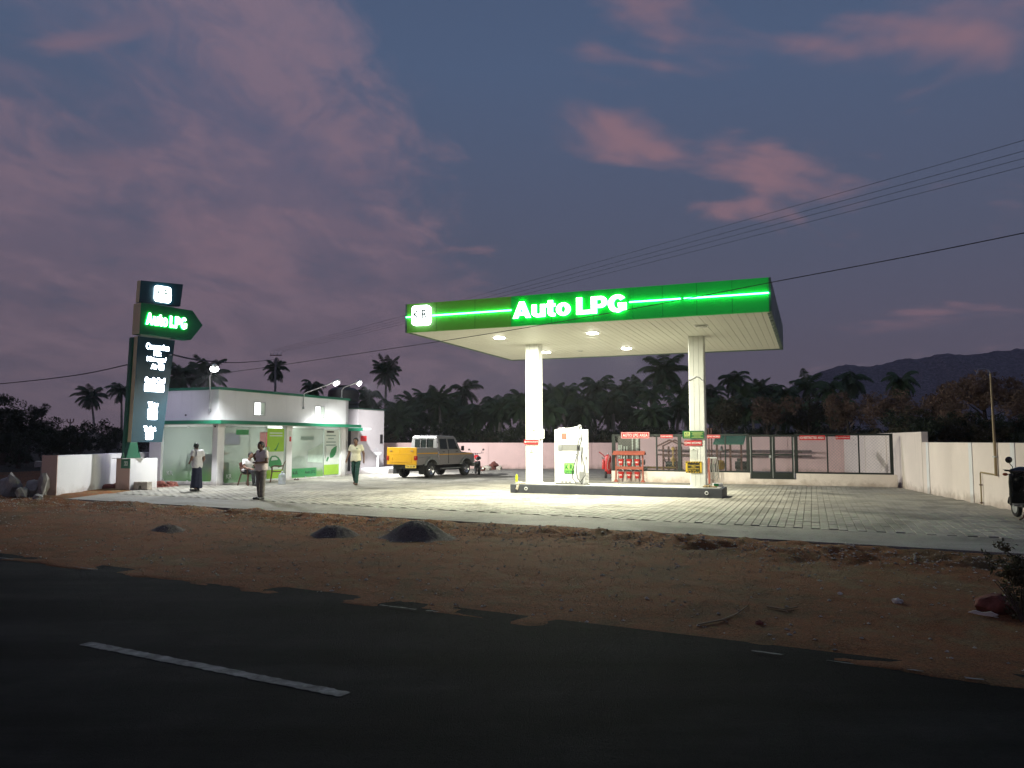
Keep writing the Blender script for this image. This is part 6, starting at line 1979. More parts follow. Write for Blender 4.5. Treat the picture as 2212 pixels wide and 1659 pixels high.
C1, C2 = G(536, 1048.5), G(598, 1041.5)
plastic_chair('brown plastic chair carrying the seated man by the office window', C1, R(62))
plastic_chair('empty brown plastic chair beside the office door', C2, R(-75))
M_CAN = mat('clear_blue_plastic', (0.42, 0.46, 0.50), 0.15, var=0.1, alpha=0.55)
for lab, p, k in (('clear water can beside the empty plastic chair', G(609, 1046.5), 1.0), ('small clear water can behind the seated man', G(551, 1044), 0.8)):
    c = thing('water_can', lab, 'water can', p, 0, 'water cans')
    MB().lathe([(r * k, z * k) for r, z in [(0.0, 0.0), (0.13, 0.0), (0.14, 0.02), (0.14, 0.10), (0.132, 0.12), (0.14, 0.14), (0.14, 0.25), (0.132, 0.27), (0.14, 0.29), (0.135, 0.36), (0.06, 0.43), (0.03, 0.45), (0.03, 0.49)]], 22, cap=False).build('bottle', M_CAN, c, smooth=True)
    MB().lathe([(r * k, z * k) for r, z in [(0.034, 0.47), (0.034, 0.51), (0.0, 0.512)]], 14).build('cap', M_PALE, c, smooth=True)
sd_ = thing('sandals', 'pair of dark sandals left by the office pier', 'sandals', OF.w(0.32, 4.3, 0.0), OF.a + R(30))
for s in (-1, 1):
    MB().prism([(0.05 * s + 0.05 * math.cos(a) * (1 if abs(a) else 1), 0.13 * math.sin(a)) for a in [k * math.pi / 8 for k in range(16)]], 0.0, 0.03, 'z').build('sole', M_RUST, sd_)
    MB().tube([(0.05 * s - 0.045, 0.03, 0.02), (0.05 * s, 0.05, 0.07), (0.05 * s + 0.045, 0.03, 0.02)], 0.012).build('strap', M_BLACK, sd_, smooth=True)

# ------------------------------------------------------------------ people
M_SKIN = mat('brown_skin', (0.17, 0.088, 0.055), 0.55, var=0.08, scale=12)
M_HAIR = mat('black_hair', (0.010, 0.009, 0.009), 0.6, var=0.3, scale=30)
STAND = dict(head=(0, -0.03, 1.575), neck=(0, 0.0, 1.44), chest=(0, 0.0, 1.25), waist=(0, 0.0, 1.04), hip=(0, 0.0, 0.93),
             sl=(0.185, 0.01, 1.385), el=(0.235, 0.03, 1.10), wl=(0.25, -0.04, 0.86), hl=(0.25, -0.08, 0.78),
             sr=(-0.185, 0.01, 1.385), er=(-0.235, 0.03, 1.10), wr=(-0.25, -0.04, 0.86), hr=(-0.25, -0.08, 0.78),
             pl=(0.09, 0.0, 0.90), kl=(0.10, -0.015, 0.49), al=(0.105, 0.02, 0.085), tl=(0.125, -0.15, 0.035),
             pr=(-0.09, 0.0, 0.90), kr=(-0.10, -0.015, 0.49), ar=(-0.105, 0.02, 0.085), tr=(-0.125, -0.15, 0.035), look=(0, -1, 0))


def person(label, loc, rz, pose, height, shirt, lower, lower_kind='trousers', shoe=None, sleeves=0.62, hem=-0.10, belly=0.0, res=0.0155, barefoot=False, hair_back=False, group=None):
    J = dict(STAND)
    J.update(pose)
    V_ = {k: np.array(v, float) for k, v in J.items()}
    sc = height / 1.70
    look = V_['look'] / np.linalg.norm(V_['look'])
    up = (V_['head'] - V_['neck'])
    side = np.cross(np.array([0, 0, 1.0]), look)
    side /= np.linalg.norm(side)
    ht = V_['head']
    axis_up = np.cross(look, side)

    def head_local(P):
        d = P - ht
        return np.stack([d @ side, d @ look, d @ axis_up], 1)

    def f_head(P):
        L = head_local(P)
        f = sd_ell(L, (0, -0.005, 0.025), (0.076, 0.095, 0.098))
        f = smin(f, sd_ell(L, (0, 0.018, -0.045), (0.060, 0.072, 0.070)), 0.03)       # jaw
        f = smin(f, sd_cone(L, (0, 0.09, 0.0), (0, 0.108, -0.022), 0.010, 0.015), 0.012)  # nose
        f = smin(f, sd_cone(L, (-0.02, 0.080, -0.055), (0.02, 0.080, -0.055), 0.011, 0.011), 0.012)  # lips
        f = smin(f, sd_cone(L, (-0.045, 0.075, 0.028), (0.045, 0.075, 0.028), 0.014, 0.014), 0.015)  # brow
        for s in (-1, 1):
            f = smin(f, sd_ell(L, (s * 0.08, -0.005, -0.002), (0.012, 0.022, 0.034)), 0.008)
            f = np.maximum(f, -sd_ell(L, (s * 0.033, 0.102, 0.006), (0.020, 0.018, 0.012)))
            f = smin(f, sd_ell(L, (s * 0.033, 0.078, 0.006), (0.014, 0.012, 0.010)), 0.004)
        return f

    def hand(P, w, h, f):
        d = h - w
        d = d / (np.linalg.norm(d) + 1e-9)
        s0 = np.cross(d, np.array([1.0, 0.2, 0.1]))
        s0 /= np.linalg.norm(s0)
        f = smin(f, sd_cone(P, w, w + d * 0.075, 0.026, 0.034), 0.02)
        base = w + d * 0.085
        for k, ln in ((-1.5, 0.065), (-0.5, 0.078), (0.5, 0.074), (1.5, 0.058)):
            b0 = base + s0 * k * 0.017
            curl = np.cross(s0, d)
            m = b0 + d * ln * 0.55 + curl * 0.006
            e = m + d * ln * 0.40 + curl * 0.022
            f = smin(smin(f, sd_cone(P, b0, m, 0.010, 0.009), 0.006), sd_cone(P, m, e, 0.009, 0.007), 0.005)
        t0 = w + d * 0.03 + s0 * 0.028
        t1 = t0 + d * 0.035 + s0 * 0.024
        f = smin(smin(f, sd_cone(P, t0, t1, 0.012, 0.010), 0.008), sd_cone(P, t1, t1 + d * 0.03 + s0 * 0.004, 0.010, 0.008), 0.006)
        return f

    def torso(P, g=0.0, k=0.05):
        f = smin(sd_cone(P, V_['hip'] + (0.05, 0, 0), V_['hip'] - (0.05, 0, 0), 0.115 + g, 0.115 + g), sd_cone(P, V_['waist'] + (0.045, 0, 0), V_['waist'] - (0.045, 0, 0), 0.105 + g + belly * 0.4, 0.105 + g + belly * 0.4), 0.09)
        f = smin(f, sd_cone(P, V_['chest'] + (0.07, 0, 0), V_['chest'] - (0.07, 0, 0), 0.112 + g, 0.112 + g), 0.09)
        f = smin(f, sd_cone(P, V_['sl'] - (0.03, 0, 0.02), V_['sr'] + (0.03, 0, -0.02), 0.066 + g, 0.066 + g), 0.06)
        if belly:
            f = smin(f, sd_ell(P, V_['waist'] + (0, -0.05, 0.03), (0.15, 0.10 + belly, 0.14)), 0.05)
        return f

    def f_body(P):
        f = torso(P)
        f = smin(f, sd_cone(P, V_['neck'] - (0, 0, 0.05), V_['head'] - (0, 0, 0.06) - look * 0.02, 0.060, 0.054), 0.03)
        f = smin(f, f_head(P), 0.02)
        for s in 'lr':
            f = smin(f, sd_cone(P, V_['s' + s], V_['e' + s], 0.052, 0.041), 0.03)
            f = smin(f, sd_cone(P, V_['e' + s], V_['w' + s], 0.041, 0.026), 0.02)
            f = hand(P, V_['w' + s], V_['h' + s], f)
            f = smin(f, sd_cone(P, V_['p' + s], V_['k' + s], 0.082, 0.055), 0.04)
            kn, an = V_['k' + s], V_['a' + s]
            f = smin(f, sd_cone(P, kn, kn * 0.65 + an * 0.35 + (0, 0.015, 0), 0.052, 0.054), 0.02)
            f = smin(f, sd_cone(P, kn * 0.65 + an * 0.35 + (0, 0.015, 0), an, 0.054, 0.034), 0.02)
            f = smin(f, sd_cone(P, an - (0, -0.02, 0.04), V_['t' + s], 0.036, 0.026), 0.03)
        return f

    pts = np.array([V_[k] for k in V_ if k != 'look'])
    lo, hi = pts.min(0) - 0.19, pts.max(0) + 0.19
    lo[2] = -0.02
    p = thing('person', label, 'person', loc, rz, group)
    p.scale = (sc, sc, sc)
    link('body', sdf_mesh('body', f_body, lo, hi, res), M_SKIN, p)
    hemz = V_['hip'][2] + hem

    def f_shirt(P):
        f = torso(P, 0.018)
        f = smin(f, sd_cone(P, V_['hip'] + (0.055, 0, -0.06), V_['hip'] - (0.055, 0, 0.06), 0.138, 0.138), 0.06)
        for s in 'lr':
            e = V_['s' + s] * (1 - sleeves) + V_['e' + s] * sleeves
            d = (e - V_['s' + s]) / np.linalg.norm(e - V_['s' + s])
            g = sd_cone(P, V_['s' + s], e + d * 0.05, 0.068, 0.072)
            g = np.maximum(g, (P - e) @ d)
            f = smin(f, g, 0.025)
        f = f + 0.004 * np.sin(P[:, 2] * 42 + 5 * np.sin(P[:, 0] * 18)) * np.cos(P[:, 0] * 24 + P[:, 1] * 20)
        f = np.maximum(f, -sd_cone(P, V_['neck'] + (0, -0.03, -0.04), V_['neck'] + (0, -0.02, 0.2), 0.055, 0.075))
        return np.maximum(f, hemz - P[:, 2] - 0.015 * np.sin(P[:, 0] * 30))

    sl_, sh_ = np.array([V_[k] for k in ('sl', 'sr', 'el', 'er', 'hip', 'waist', 'chest', 'neck')]).min(0) - 0.2, np.array([V_[k] for k in ('sl', 'sr', 'el', 'er', 'hip', 'neck')]).max(0) + 0.2
    so = link('shirt', sdf_mesh('shirt', f_shirt, sl_, sh_, res), shirt, p)
    if lower_kind == 'trousers':
        def f_low(P):
            f = sd_cone(P, V_['hip'] + (0.05, 0, -0.01), V_['hip'] - (0.05, 0, 0.01), 0.124, 0.124)
            for s in 'lr':
                an = V_['a' + s] + (V_['k' + s] - V_['a' + s]) * 0.05
                f = smin(f, sd_cone(P, V_['p' + s], V_['k' + s], 0.096, 0.074), 0.03)
                f = smin(f, sd_cone(P, V_['k' + s], an, 0.074, 0.062), 0.015)
            f = f + 0.004 * np.sin(P[:, 2] * 50 + P[:, 0] * 25)
            return f
    else:
        top, bot = V_['waist'], np.array([(V_['al'][0] + V_['ar'][0]) / 2, (V_['al'][1] + V_['ar'][1]) / 2 - 0.02, 0.11])
        def f_low(P):
            t = np.clip((top[2] - P[:, 2]) / (top[2] - bot[2]), 0, 1)
            c = top[None] * (1 - t[:, None]) + bot[None] * t[:, None]
            d = P - c
            an = np.arctan2(d[:, 1], d[:, 0])
            rx, ry = 0.150 + 0.065 * t, 0.125 + 0.075 * t
            k = np.sqrt((d[:, 0] / rx) ** 2 + (d[:, 1] / ry) ** 2)
            fold = 0.035 * t * np.sin(an * 9 + 2 * t) + 0.03 * t * np.sin(an * 4 + 1)
            f = (k - 1 - fold) * 0.13
            return np.maximum(np.maximum(f, bot[2] + 0.02 * np.sin(an * 3) - P[:, 2]), P[:, 2] - top[2])
    ll = np.array([V_[k] for k in ('hip', 'waist', 'kl', 'kr', 'al', 'ar')]).min(0) - 0.24
    lh = np.array([V_[k] for k in ('hip', 'waist', 'kl', 'kr', 'al', 'ar')]).max(0) + 0.24
    ll[2] = max(ll[2], 0.03)
    link('trousers' if lower_kind == 'trousers' else 'lungi', sdf_mesh('lower', f_low, ll, lh, res), lower, p)
    for s in 'lr':
        an, tt = V_['a' + s], V_['t' + s]
        if shoe is not None:
            def f_shoe(P, an=an, tt=tt):
                f = smin(sd_cone(P, an + (0, 0.03, -0.045), an + (0, 0.0, -0.035), 0.043, 0.045), sd_cone(P, an + (0, -0.03, -0.045), tt, 0.044, 0.036), 0.03)
                return np.maximum(f, an[2] - 0.085 - P[:, 2])
            link('shoe', sdf_mesh('shoe', f_shoe, np.minimum(an, tt) - 0.12, np.maximum(an, tt) + 0.12, 0.012), shoe, p)

    def f_hair(P):
        L = head_local(P)
        f = sd_ell(L, (0, -0.010, 0.032), (0.086, 0.102, 0.104))
        f = smin(f, sd_ell(L, (0, -0.045, 0.0), (0.078, 0.070, 0.085)), 0.03)
        f = f + 0.003 * np.sin(L[:, 0] * 160) * np.sin(L[:, 1] * 150)
        cut = np.maximum(L[:, 1] - 0.045 - (L[:, 2] - 0.03) * 0.55, -0.075 - L[:, 2])
        return np.maximum(f, cut)
    link('hair', sdf_mesh('hair', f_hair, ht - 0.15, ht + 0.17, 0.011), M_HAIR, p)
    return p


M_SHW = mat('white_cotton', (0.62, 0.60, 0.60), 0.85, var=0.08, scale=6)
M_SHC = mat('cream_uniform', (0.66, 0.62, 0.44), 0.85, var=0.06, scale=6)
M_SHP = mat('pinkish_cotton', (0.68, 0.58, 0.55), 0.85, var=0.08, scale=6)
M_LUNGI = mat('navy_lungi', (0.016, 0.020, 0.045), 0.85, var=0.25, scale=7)
M_TRG = mat('dark_green_trousers', (0.012, 0.055, 0.040), 0.8, var=0.15, scale=7)
M_TRB = mat('grey_brown_trousers', (0.17, 0.15, 0.13), 0.85, var=0.15, scale=7)
M_TRK = mat('black_trousers', (0.014, 0.014, 0.017), 0.8, var=0.2, scale=7)
M_SHOE = mat('brown_leather', (0.06, 0.026, 0.012), 0.45, var=0.15)
M_SHOEK = mat('black_leather', (0.012, 0.011, 0.011), 0.4, var=0.15)
# man in a lungi seen from behind and the left, looking along the office
pA = person('man in white shirt and dark lungi standing before the left office window', G(424, 1060.5), R(-118),
            dict(head=(0.02, -0.06, 1.56), look=(-0.35, -1, -0.1), el=(0.25, 0.0, 1.12), wl=(0.20, -0.16, 0.98), hl=(0.15, -0.22, 0.97), er=(-0.25, 0.05, 1.11), wr=(-0.22, -0.10, 0.90), hr=(-0.19, -0.16, 0.86), tl=(0.13, -0.14, 0.035), al=(0.11, 0.09, 0.085), tr=(-0.12, -0.20, 0.035), ar=(-0.11, -0.05, 0.085)),
            1.59, M_SHW, M_LUNGI, 'lungi', M_SHOEK, hem=-0.13, belly=0.02)
tw = MB()
b = MB()
for i in range(13):
    f = i / 12
    y = 0.13 * math.cos(math.pi * f) + 0.02
    z = 1.10 + 0.345 * math.sin(math.pi * (0.12 + 0.76 * f)) if True else 0
    for x in (0.02, 0.13):
        b.v += [(x + 0.02, y * 1.12, z + 0.02), (x + 0.02, y * 1.0, z + 0.005)]
for i in range(12):
    a, d_ = i * 4, (i + 1) * 4
    b.f += [(a, a + 2, d_ + 2, d_), (a + 1, d_ + 1, d_ + 3, a + 3), (a, d_, d_ + 1, a + 1), (a + 2, a + 3, d_ + 3, d_ + 2)]
b.build('shoulder_towel', M_SHW, pA, smooth=True)
# older man in front, one hand at his chest, the other forearm across
person('man in pale shirt and grey trousers standing in front of the office with folded arms', G(563, 1079), R(-38),
       dict(head=(0, -0.04, 1.57), look=(0.1, -1, 0.02), el=(0.26, 0.0, 1.10), wl=(0.12, -0.22, 1.08), hl=(0.02, -0.25, 1.08), er=(-0.25, -0.02, 1.12), wr=(-0.10, -0.20, 1.26), hr=(-0.05, -0.20, 1.33), al=(0.10, -0.02, 0.085), ar=(-0.10, 0.03, 0.085)),
       1.63, M_SHP, M_TRB, 'trousers', M_SHOEK, hem=-0.09, belly=0.035)
# attendant walking towards the road
pC = person('attendant in cream shirt and dark green trousers walking out from the office', G(768, 1047.5), R(-8),
            dict(head=(0, -0.05, 1.57), look=(0, -1, -0.15), el=(0.27, 0.05, 1.12), wl=(0.31, -0.03, 0.89), hl=(0.315, -0.06, 0.80), er=(-0.27, 0.0, 1.12), wr=(-0.31, -0.10, 0.90), hr=(-0.315, -0.14, 0.81),
                 kl=(0.085, -0.10, 0.50), al=(0.07, -0.12, 0.085), tl=(0.085, -0.28, 0.045), kr=(-0.085, 0.00, 0.50), ar=(-0.09, 0.20, 0.14), tr=(-0.10, 0.07, 0.04)),
            1.77, M_SHC, M_TRG, 'trousers', M_SHOE, hem=-0.08)
MB().box(0.05, 0.12, -0.150, -0.142, 1.29, 1.31).build('chest_badge', M_LEAF, pC)
SIT = dict(head=(0, -0.10, 1.12), neck=(0, 0.02, 0.98), chest=(0, 0.03, 0.80), waist=(0, 0.07, 0.60), hip=(0, 0.08, 0.53), sl=(0.185, 0.03, 0.93), sr=(-0.185, 0.03, 0.93),
           pl=(0.09, 0.04, 0.53), kl=(0.13, -0.38, 0.52), al=(0.13, -0.36, 0.09), tl=(0.14, -0.52, 0.035), pr=(-0.09, 0.04, 0.53), kr=(-0.13, -0.38, 0.52), ar=(-0.12, -0.42, 0.09), tr=(-0.13, -0.58, 0.035),
           el=(0.26, -0.05, 0.68), wl=(0.16, -0.28, 0.62), hl=(0.12, -0.36, 0.60), er=(-0.26, -0.05, 0.68), wr=(-0.16, -0.28, 0.62), hr=(-0.12, -0.36, 0.60))
person('man in white shirt and black trousers sitting on a plastic chair by the office', C1, R(62), dict(SIT, look=(-0.2, -1, 0)), 1.68, M_SHW, M_TRK, 'trousers', M_SHOEK, hem=0.0, res=0.018)
# two figures inside the lit room
person('man in white shirt standing inside the office behind the right pane', OF.w(-0.75, 1.05, 0.036), OF.a + R(150), dict(er=(-0.27, -0.05, 1.13), wr=(-0.15, -0.2, 1.15), hr=(-0.08, -0.24, 1.18)), 1.66, M_SHW, M_TRB, 'trousers', M_SHOEK, hem=-0.09, res=0.02)
person('seated person in red clothes inside the office behind the left pane', OF.w(-0.62, 0.85, 0.036), OF.a + R(-40), SIT, 1.60, mat('red_cloth', (0.45, 0.05, 0.075), 0.8, var=0.15, scale=6), mat('red_cloth', (0.45, 0.05, 0.075), 0.8), 'trousers', M_SHOEK, hem=0.0, res=0.018)
st_ = thing('stool', 'low stool under the person in red inside the office', 'stool', OF.w(-0.62, 0.85, 0.036), OF.a + R(-40))
MB().box(-0.17, 0.17, -0.10, 0.24, 0.36, 0.41).build('seat', M_DESK, st_, bevel=0.01)
for x in (-0.14, 0.14):
    for y in (-0.07, 0.21):
        MB().box(x - 0.02, x + 0.02, y - 0.02, y + 0.02, 0, 0.36).build('leg', M_DESK, st_)

# ------------------------------------------------------------------ trees
def leaf_mat(name, a, c, trans=0.25):
    m = bpy.data.materials.new(name)
    m.use_nodes = True
    n = Nodes(m.node_tree)
    t = m.node_tree
    b = t.nodes['Principled BSDF']
    tc = n.n('ShaderNodeTexCoord').outputs['Object']
    col = n.ramp(n.noise(tc, 1.3, 4.0, 0.7), [(0.32, a), (0.68, c)])
    n.link(col, b.inputs['Base Color'])
    b.inputs['Roughness'].default_value = 0.6
    b.inputs['Specular IOR Level'].default_value = 0.3
    tr = n.n('ShaderNodeBsdfTranslucent', ins={0: col})
    mx = n.n('ShaderNodeMixShader', ins={0: trans, 1: b.outputs[0], 2: tr.outputs[0]})
    n.link(mx.outputs[0], t.nodes['Material Output'].inputs['Surface'])
    MATS[name] = m
    return m


M_PALM = leaf_mat('palm_leaf', (0.060, 0.110, 0.045), (0.110, 0.160, 0.075))
M_PALMDRY = leaf_mat('dry_palm_leaf', (0.06, 0.045, 0.025), (0.12, 0.09, 0.05))
M_TRUNK = mat('palm_trunk', (0.30, 0.27, 0.22), 0.9, var=0.3, scale=5, bump=0.5, bscale=12)
M_BARK = mat('bark', (0.06, 0.045, 0.032), 0.9, var=0.3, scale=5, bump=0.5, bscale=14)
M_LEAFD = leaf_mat('dark_leaf', (0.020, 0.030, 0.015), (0.048, 0.060, 0.030))
M_LEAFB = leaf_mat('dusty_brown_leaf', (0.10, 0.068, 0.042), (0.30, 0.19, 0.12))
M_LEAFG = leaf_mat('mid_leaf', (0.045, 0.045, 0.022), (0.12, 0.10, 0.055))


def palm_crown(seed, fronds=24, droop=1.0):
    """a crown of unit radius: arched ribs with hanging leaflets"""
    rnd = random.Random(seed)
    b = MB()
    for i in range(fronds):
        az = i * 2.39996 + rnd.uniform(-0.2, 0.2)
        f = i / fronds
        el = R(82 - 118 * f + rnd.uniform(-8, 8))
        L = rnd.uniform(0.85, 1.08) * (0.78 + 0.22 * math.sin(math.pi * min(1, f + 0.25)))
        p = Vector((0, 0, 0))
        seg = 11
        pts = [p.copy()]
        e = el
        for k in range(seg):
            d = Vector((math.cos(az) * math.cos(e), math.sin(az) * math.cos(e), math.sin(e)))
            p = p + d * (L / seg)
            pts.append(p.copy())
            e -= R(6.5 + 3.5 * k / seg) * droop * (1.0 if math.sin(e) > -0.95 else 0)
            e = max(e, R(-88))
        sd = Vector((-math.sin(az), math.cos(az), 0))
        b.tube(pts, [0.018 * (1 - 0.85 * k / seg) for k in range(seg + 1)], 4, cap=False)
        for k in range(26):
            u = 0.10 + 0.89 * k / 25
            j = min(seg - 1, int(u * seg))
            q = pts[j].lerp(pts[j + 1], u * seg - j)
            tg = (pts[j + 1] - pts[j]).normalized()
            ll = 0.30 * (math.sin(math.pi * (0.12 + 0.80 * u)) ** 0.7) * rnd.uniform(0.85, 1.1)
            for s in (-1, 1):
                dr = (sd * s * 0.85 + tg * 0.55 + Vector((0, 0, -0.42 - 0.35 * rnd.random()))).normalized()
                wv = tg * 0.019
                m_ = q + dr * ll * 0.5 + Vector((0, 0, -0.01))
                e_ = q + dr * ll + Vector((0, 0, -0.10 * ll))
                o = len(b.v)
                b.v += [tuple(q - wv * 0.7), tuple(q + wv * 0.7), tuple(m_ + wv), tuple(m_ - wv), tuple(e_)]
                b.f += [(o, o + 1, o + 2, o + 3), (o + 3, o + 2, o + 4)]
    me = bpy.data.meshes.new('palm_crown')
    me.from_pydata(b.v, [], b.f)
    me.materials.append(M_PALM)
    return me


crowns = [palm_crown(s, f, d) for s, f, d in ((1, 26, 1.0), (2, 21, 0.75), (3, 30, 1.25), (4, 18, 0.9), (5, 24, 1.4), (6, 28, 0.65), (7, 16, 1.1))]


def palm(label, px, py, dist, rpx, lean=0.0, var=0, group='coconut palms', base_z=-0.3):
    """crown centre at photograph position px, py at the given distance; crown radius in photograph pixels"""
    c = AT(px, py, dist)
    r = rpx / FOCAL * dist * 1.34
    base = Vector((c.x + lean, c.y, base_z))
    t = thing('coconut_palm', label, 'palm', base, 0, group)
    rel = c - base
    pts = []
    for k in range(9):
        f = k / 8
        pts.append(Vector((rel.x * (f ** 1.8), rel.y * f, rel.z * f)))
    tr = max(0.10, 0.045 * r + 0.05)
    MB().tube(pts, [tr * (1.45 - 0.75 * k / 8) for k in range(9)], 8).build('trunk', M_TRUNK, t, smooth=True)
    o = link('crown', crowns[(var * 3 + int(px)) % 7], None, t)
    o.location = rel
    o.scale = (r * random.uniform(0.9, 1.1), r * random.uniform(0.9, 1.1), r * random.uniform(0.85, 1.2))
    o.rotation_euler = (random.gauss(0, 0.13), random.gauss(0, 0.13), random.uniform(0, 6.28))
    # a knot of nuts and dry sheaths under the crown
    nb = MB()
    for k in range(7):
        a = k * 0.9
        nb.lathe([(0, -0.09), (0.07, -0.05), (0.08, 0.02), (0.04, 0.09), (0, 0.1)], 8, Matrix.Translation(rel + Vector((0.13 * r * math.cos(a), 0.13 * r * math.sin(a), -0.10 * r))), cap=False)
    nb.build('nuts', M_PALMDRY, t, smooth=True)
    return t


random.seed(21)
palm('lone curved coconut palm standing left of the totem sign, the left one', 196, 858, 150, 30, lean=1.2, var=0)
palm('lone straight coconut palm standing just left of the totem sign', 262, 846, 150, 30, lean=0.4, var=1)
palm('large coconut palm crown rising just right of the totem sign', 388, 815, 95, 44, var=2)
palm('coconut palm crown behind the glaring near lamp of the office', 447, 815, 95, 42, var=3)
palm('lone small coconut palm above the middle of the office roof', 596, 800, 120, 26, var=2)
palm('coconut palm behind the slanting office lamp', 676, 840, 105, 30, var=0)
palm('tall lone coconut palm rising above the toilet block', 835, 806, 92, 33, lean=-0.2, var=1)
palm('tall coconut palm standing above the grove just left of the right column', 1436, 806, 80, 47, lean=0.9, var=2)
grove = [(795, 862, 34), (868, 884, 34), (893, 872, 33), (918, 864, 32), (948, 868, 36), (972, 885, 30), (1003, 848, 38), (1035, 890, 32), (1072, 876, 36), (1100, 886, 30), (1128, 868, 33), (1192, 858, 38), (1228, 850, 36), (1260, 872, 32),
         (1290, 842, 40), (1322, 866, 34), (1345, 848, 36), (1378, 842, 36), (1405, 856, 34), (1475, 850, 36), (1535, 850, 36), (1586, 824, 36), (1610, 858, 32), (1640, 846, 32), (1668, 850, 34), (1698, 856, 30), (1745, 836, 36), (1790, 842, 34), (1838, 826, 40), (1945, 830, 36)]
for i, (px, py, rp) in enumerate(grove):
    palm('dark coconut palm in the grove behind the station', px, py, random.uniform(66, 98), rp, lean=random.uniform(-0.5, 0.5), var=i, group='palms of the grove')
for i in range(34):                                           # a second, lower row fills the grove
    px = 785 + i * 31 + random.uniform(-12, 12)
    palm('dark coconut palm in the grove behind the station', px, random.uniform(878, 912), random.uniform(58, 78), random.uniform(32, 44), lean=random.uniform(-0.5, 0.5), var=i + 1, group='palms of the grove')


def leafy_mesh(seed, clumps, per, size, shape=(1, 1, 0.8), m=None, inner=0.35):
    """leaf clumps spread through an uneven crown of about unit radius"""
    rnd = random.Random(seed)
    vs, fs = [], []
    cs = []
    lobes = [(Vector((rnd.gauss(0, 0.42), rnd.gauss(0, 0.42), rnd.gauss(0.05, 0.34))), rnd.uniform(0.35, 0.62)) for _ in range(9)]
    while len(cs) < clumps:
        lc, lr = rnd.choice(lobes)
        d = Vector((rnd.gauss(0, 1), rnd.gauss(0, 1), rnd.gauss(0, 1))).normalized()
        cs.append(lc + d * lr * rnd.uniform(inner, 1.0) ** 0.5)
    for c in cs:
        c = Vector((c.x * shape[0], c.y * shape[1], c.z * shape[2]))
        cr = rnd.uniform(0.07, 0.17)
        for _ in range(per):
            d = Vector((rnd.gauss(0, 1), rnd.gauss(0, 1), rnd.gauss(0, 0.8)))
            p = c + d * cr * 0.62
            n = Vector((rnd.gauss(0, 1), rnd.gauss(0, 1), rnd.gauss(0.5, 1))).normalized()
            u = n.orthogonal().normalized()
            u.rotate(Matrix.Rotation(rnd.uniform(0, 6.28), 3, n))
            w_ = n.cross(u)
            L, W = size * rnd.uniform(0.7, 1.3), size * rnd.uniform(0.3, 0.5)
            o = len(vs)
            vs += [tuple(p - u * L), tuple(p + w_ * W), tuple(p + u * L), tuple(p - w_ * W)]
            fs.append((o, o + 1, o + 2, o + 3))
    me = bpy.data.meshes.new('leaf_crown')
    me.from_pydata(vs, [], fs)
    if m:
        me.materials.append(m)
    return me


tree_dark = [leafy_mesh(31, 230, 26, 0.055, m=M_LEAFD), leafy_mesh(32, 230, 26, 0.055, m=M_LEAFD)]
tree_brown = [leafy_mesh(41, 210, 26, 0.050, m=M_LEAFB), leafy_mesh(42, 210, 26, 0.050, m=M_LEAFB), leafy_mesh(43, 210, 26, 0.050, m=M_LEAFG)]
bush_mesh = [leafy_mesh(51, 140, 22, 0.065, (1.25, 1, 0.62), M_LEAFD), leafy_mesh(52, 140, 22, 0.065, (1.25, 1, 0.62), M_LEAFG)]


def tree(label, px, py, dist, rpx, mesh, name='broadleaf_tree', cat='tree', group=None, sz=1.0, base_z=-0.3):
    c = AT(px, py, dist)
    r = rpx / FOCAL * dist
    base = Vector((c.x, c.y, base_z))
    t = thing(name, label, cat, base, 0, group)
    rel = c - base
    b = MB()
    top = rel.z - r * 0.15 * sz
    b.tube([(0, 0, 0), (0.04 * r, 0, top * 0.5), (0, 0.03 * r, top)], [0.10 * r, 0.075 * r, 0.04 * r], 8)
    for k in range(6):
        a = k * 1.05 + px
        z0 = top * random.uniform(0.45, 0.85)
        b.tube([(0, 0, z0), (0.30 * r * math.cos(a), 0.30 * r * math.sin(a), z0 + 0.25 * r), (0.62 * r * math.cos(a), 0.62 * r * math.sin(a), z0 + 0.45 * r)], [0.04 * r, 0.028 * r, 0.012 * r], 6)
    b.build('trunk', M_BARK, t, smooth=True)
    o = link('crown', mesh, None, t)
    o.location = rel
    o.scale = (r, r, r * sz)
    o.rotation_euler = (0, 0, random.uniform(0, 6.28))
    return t


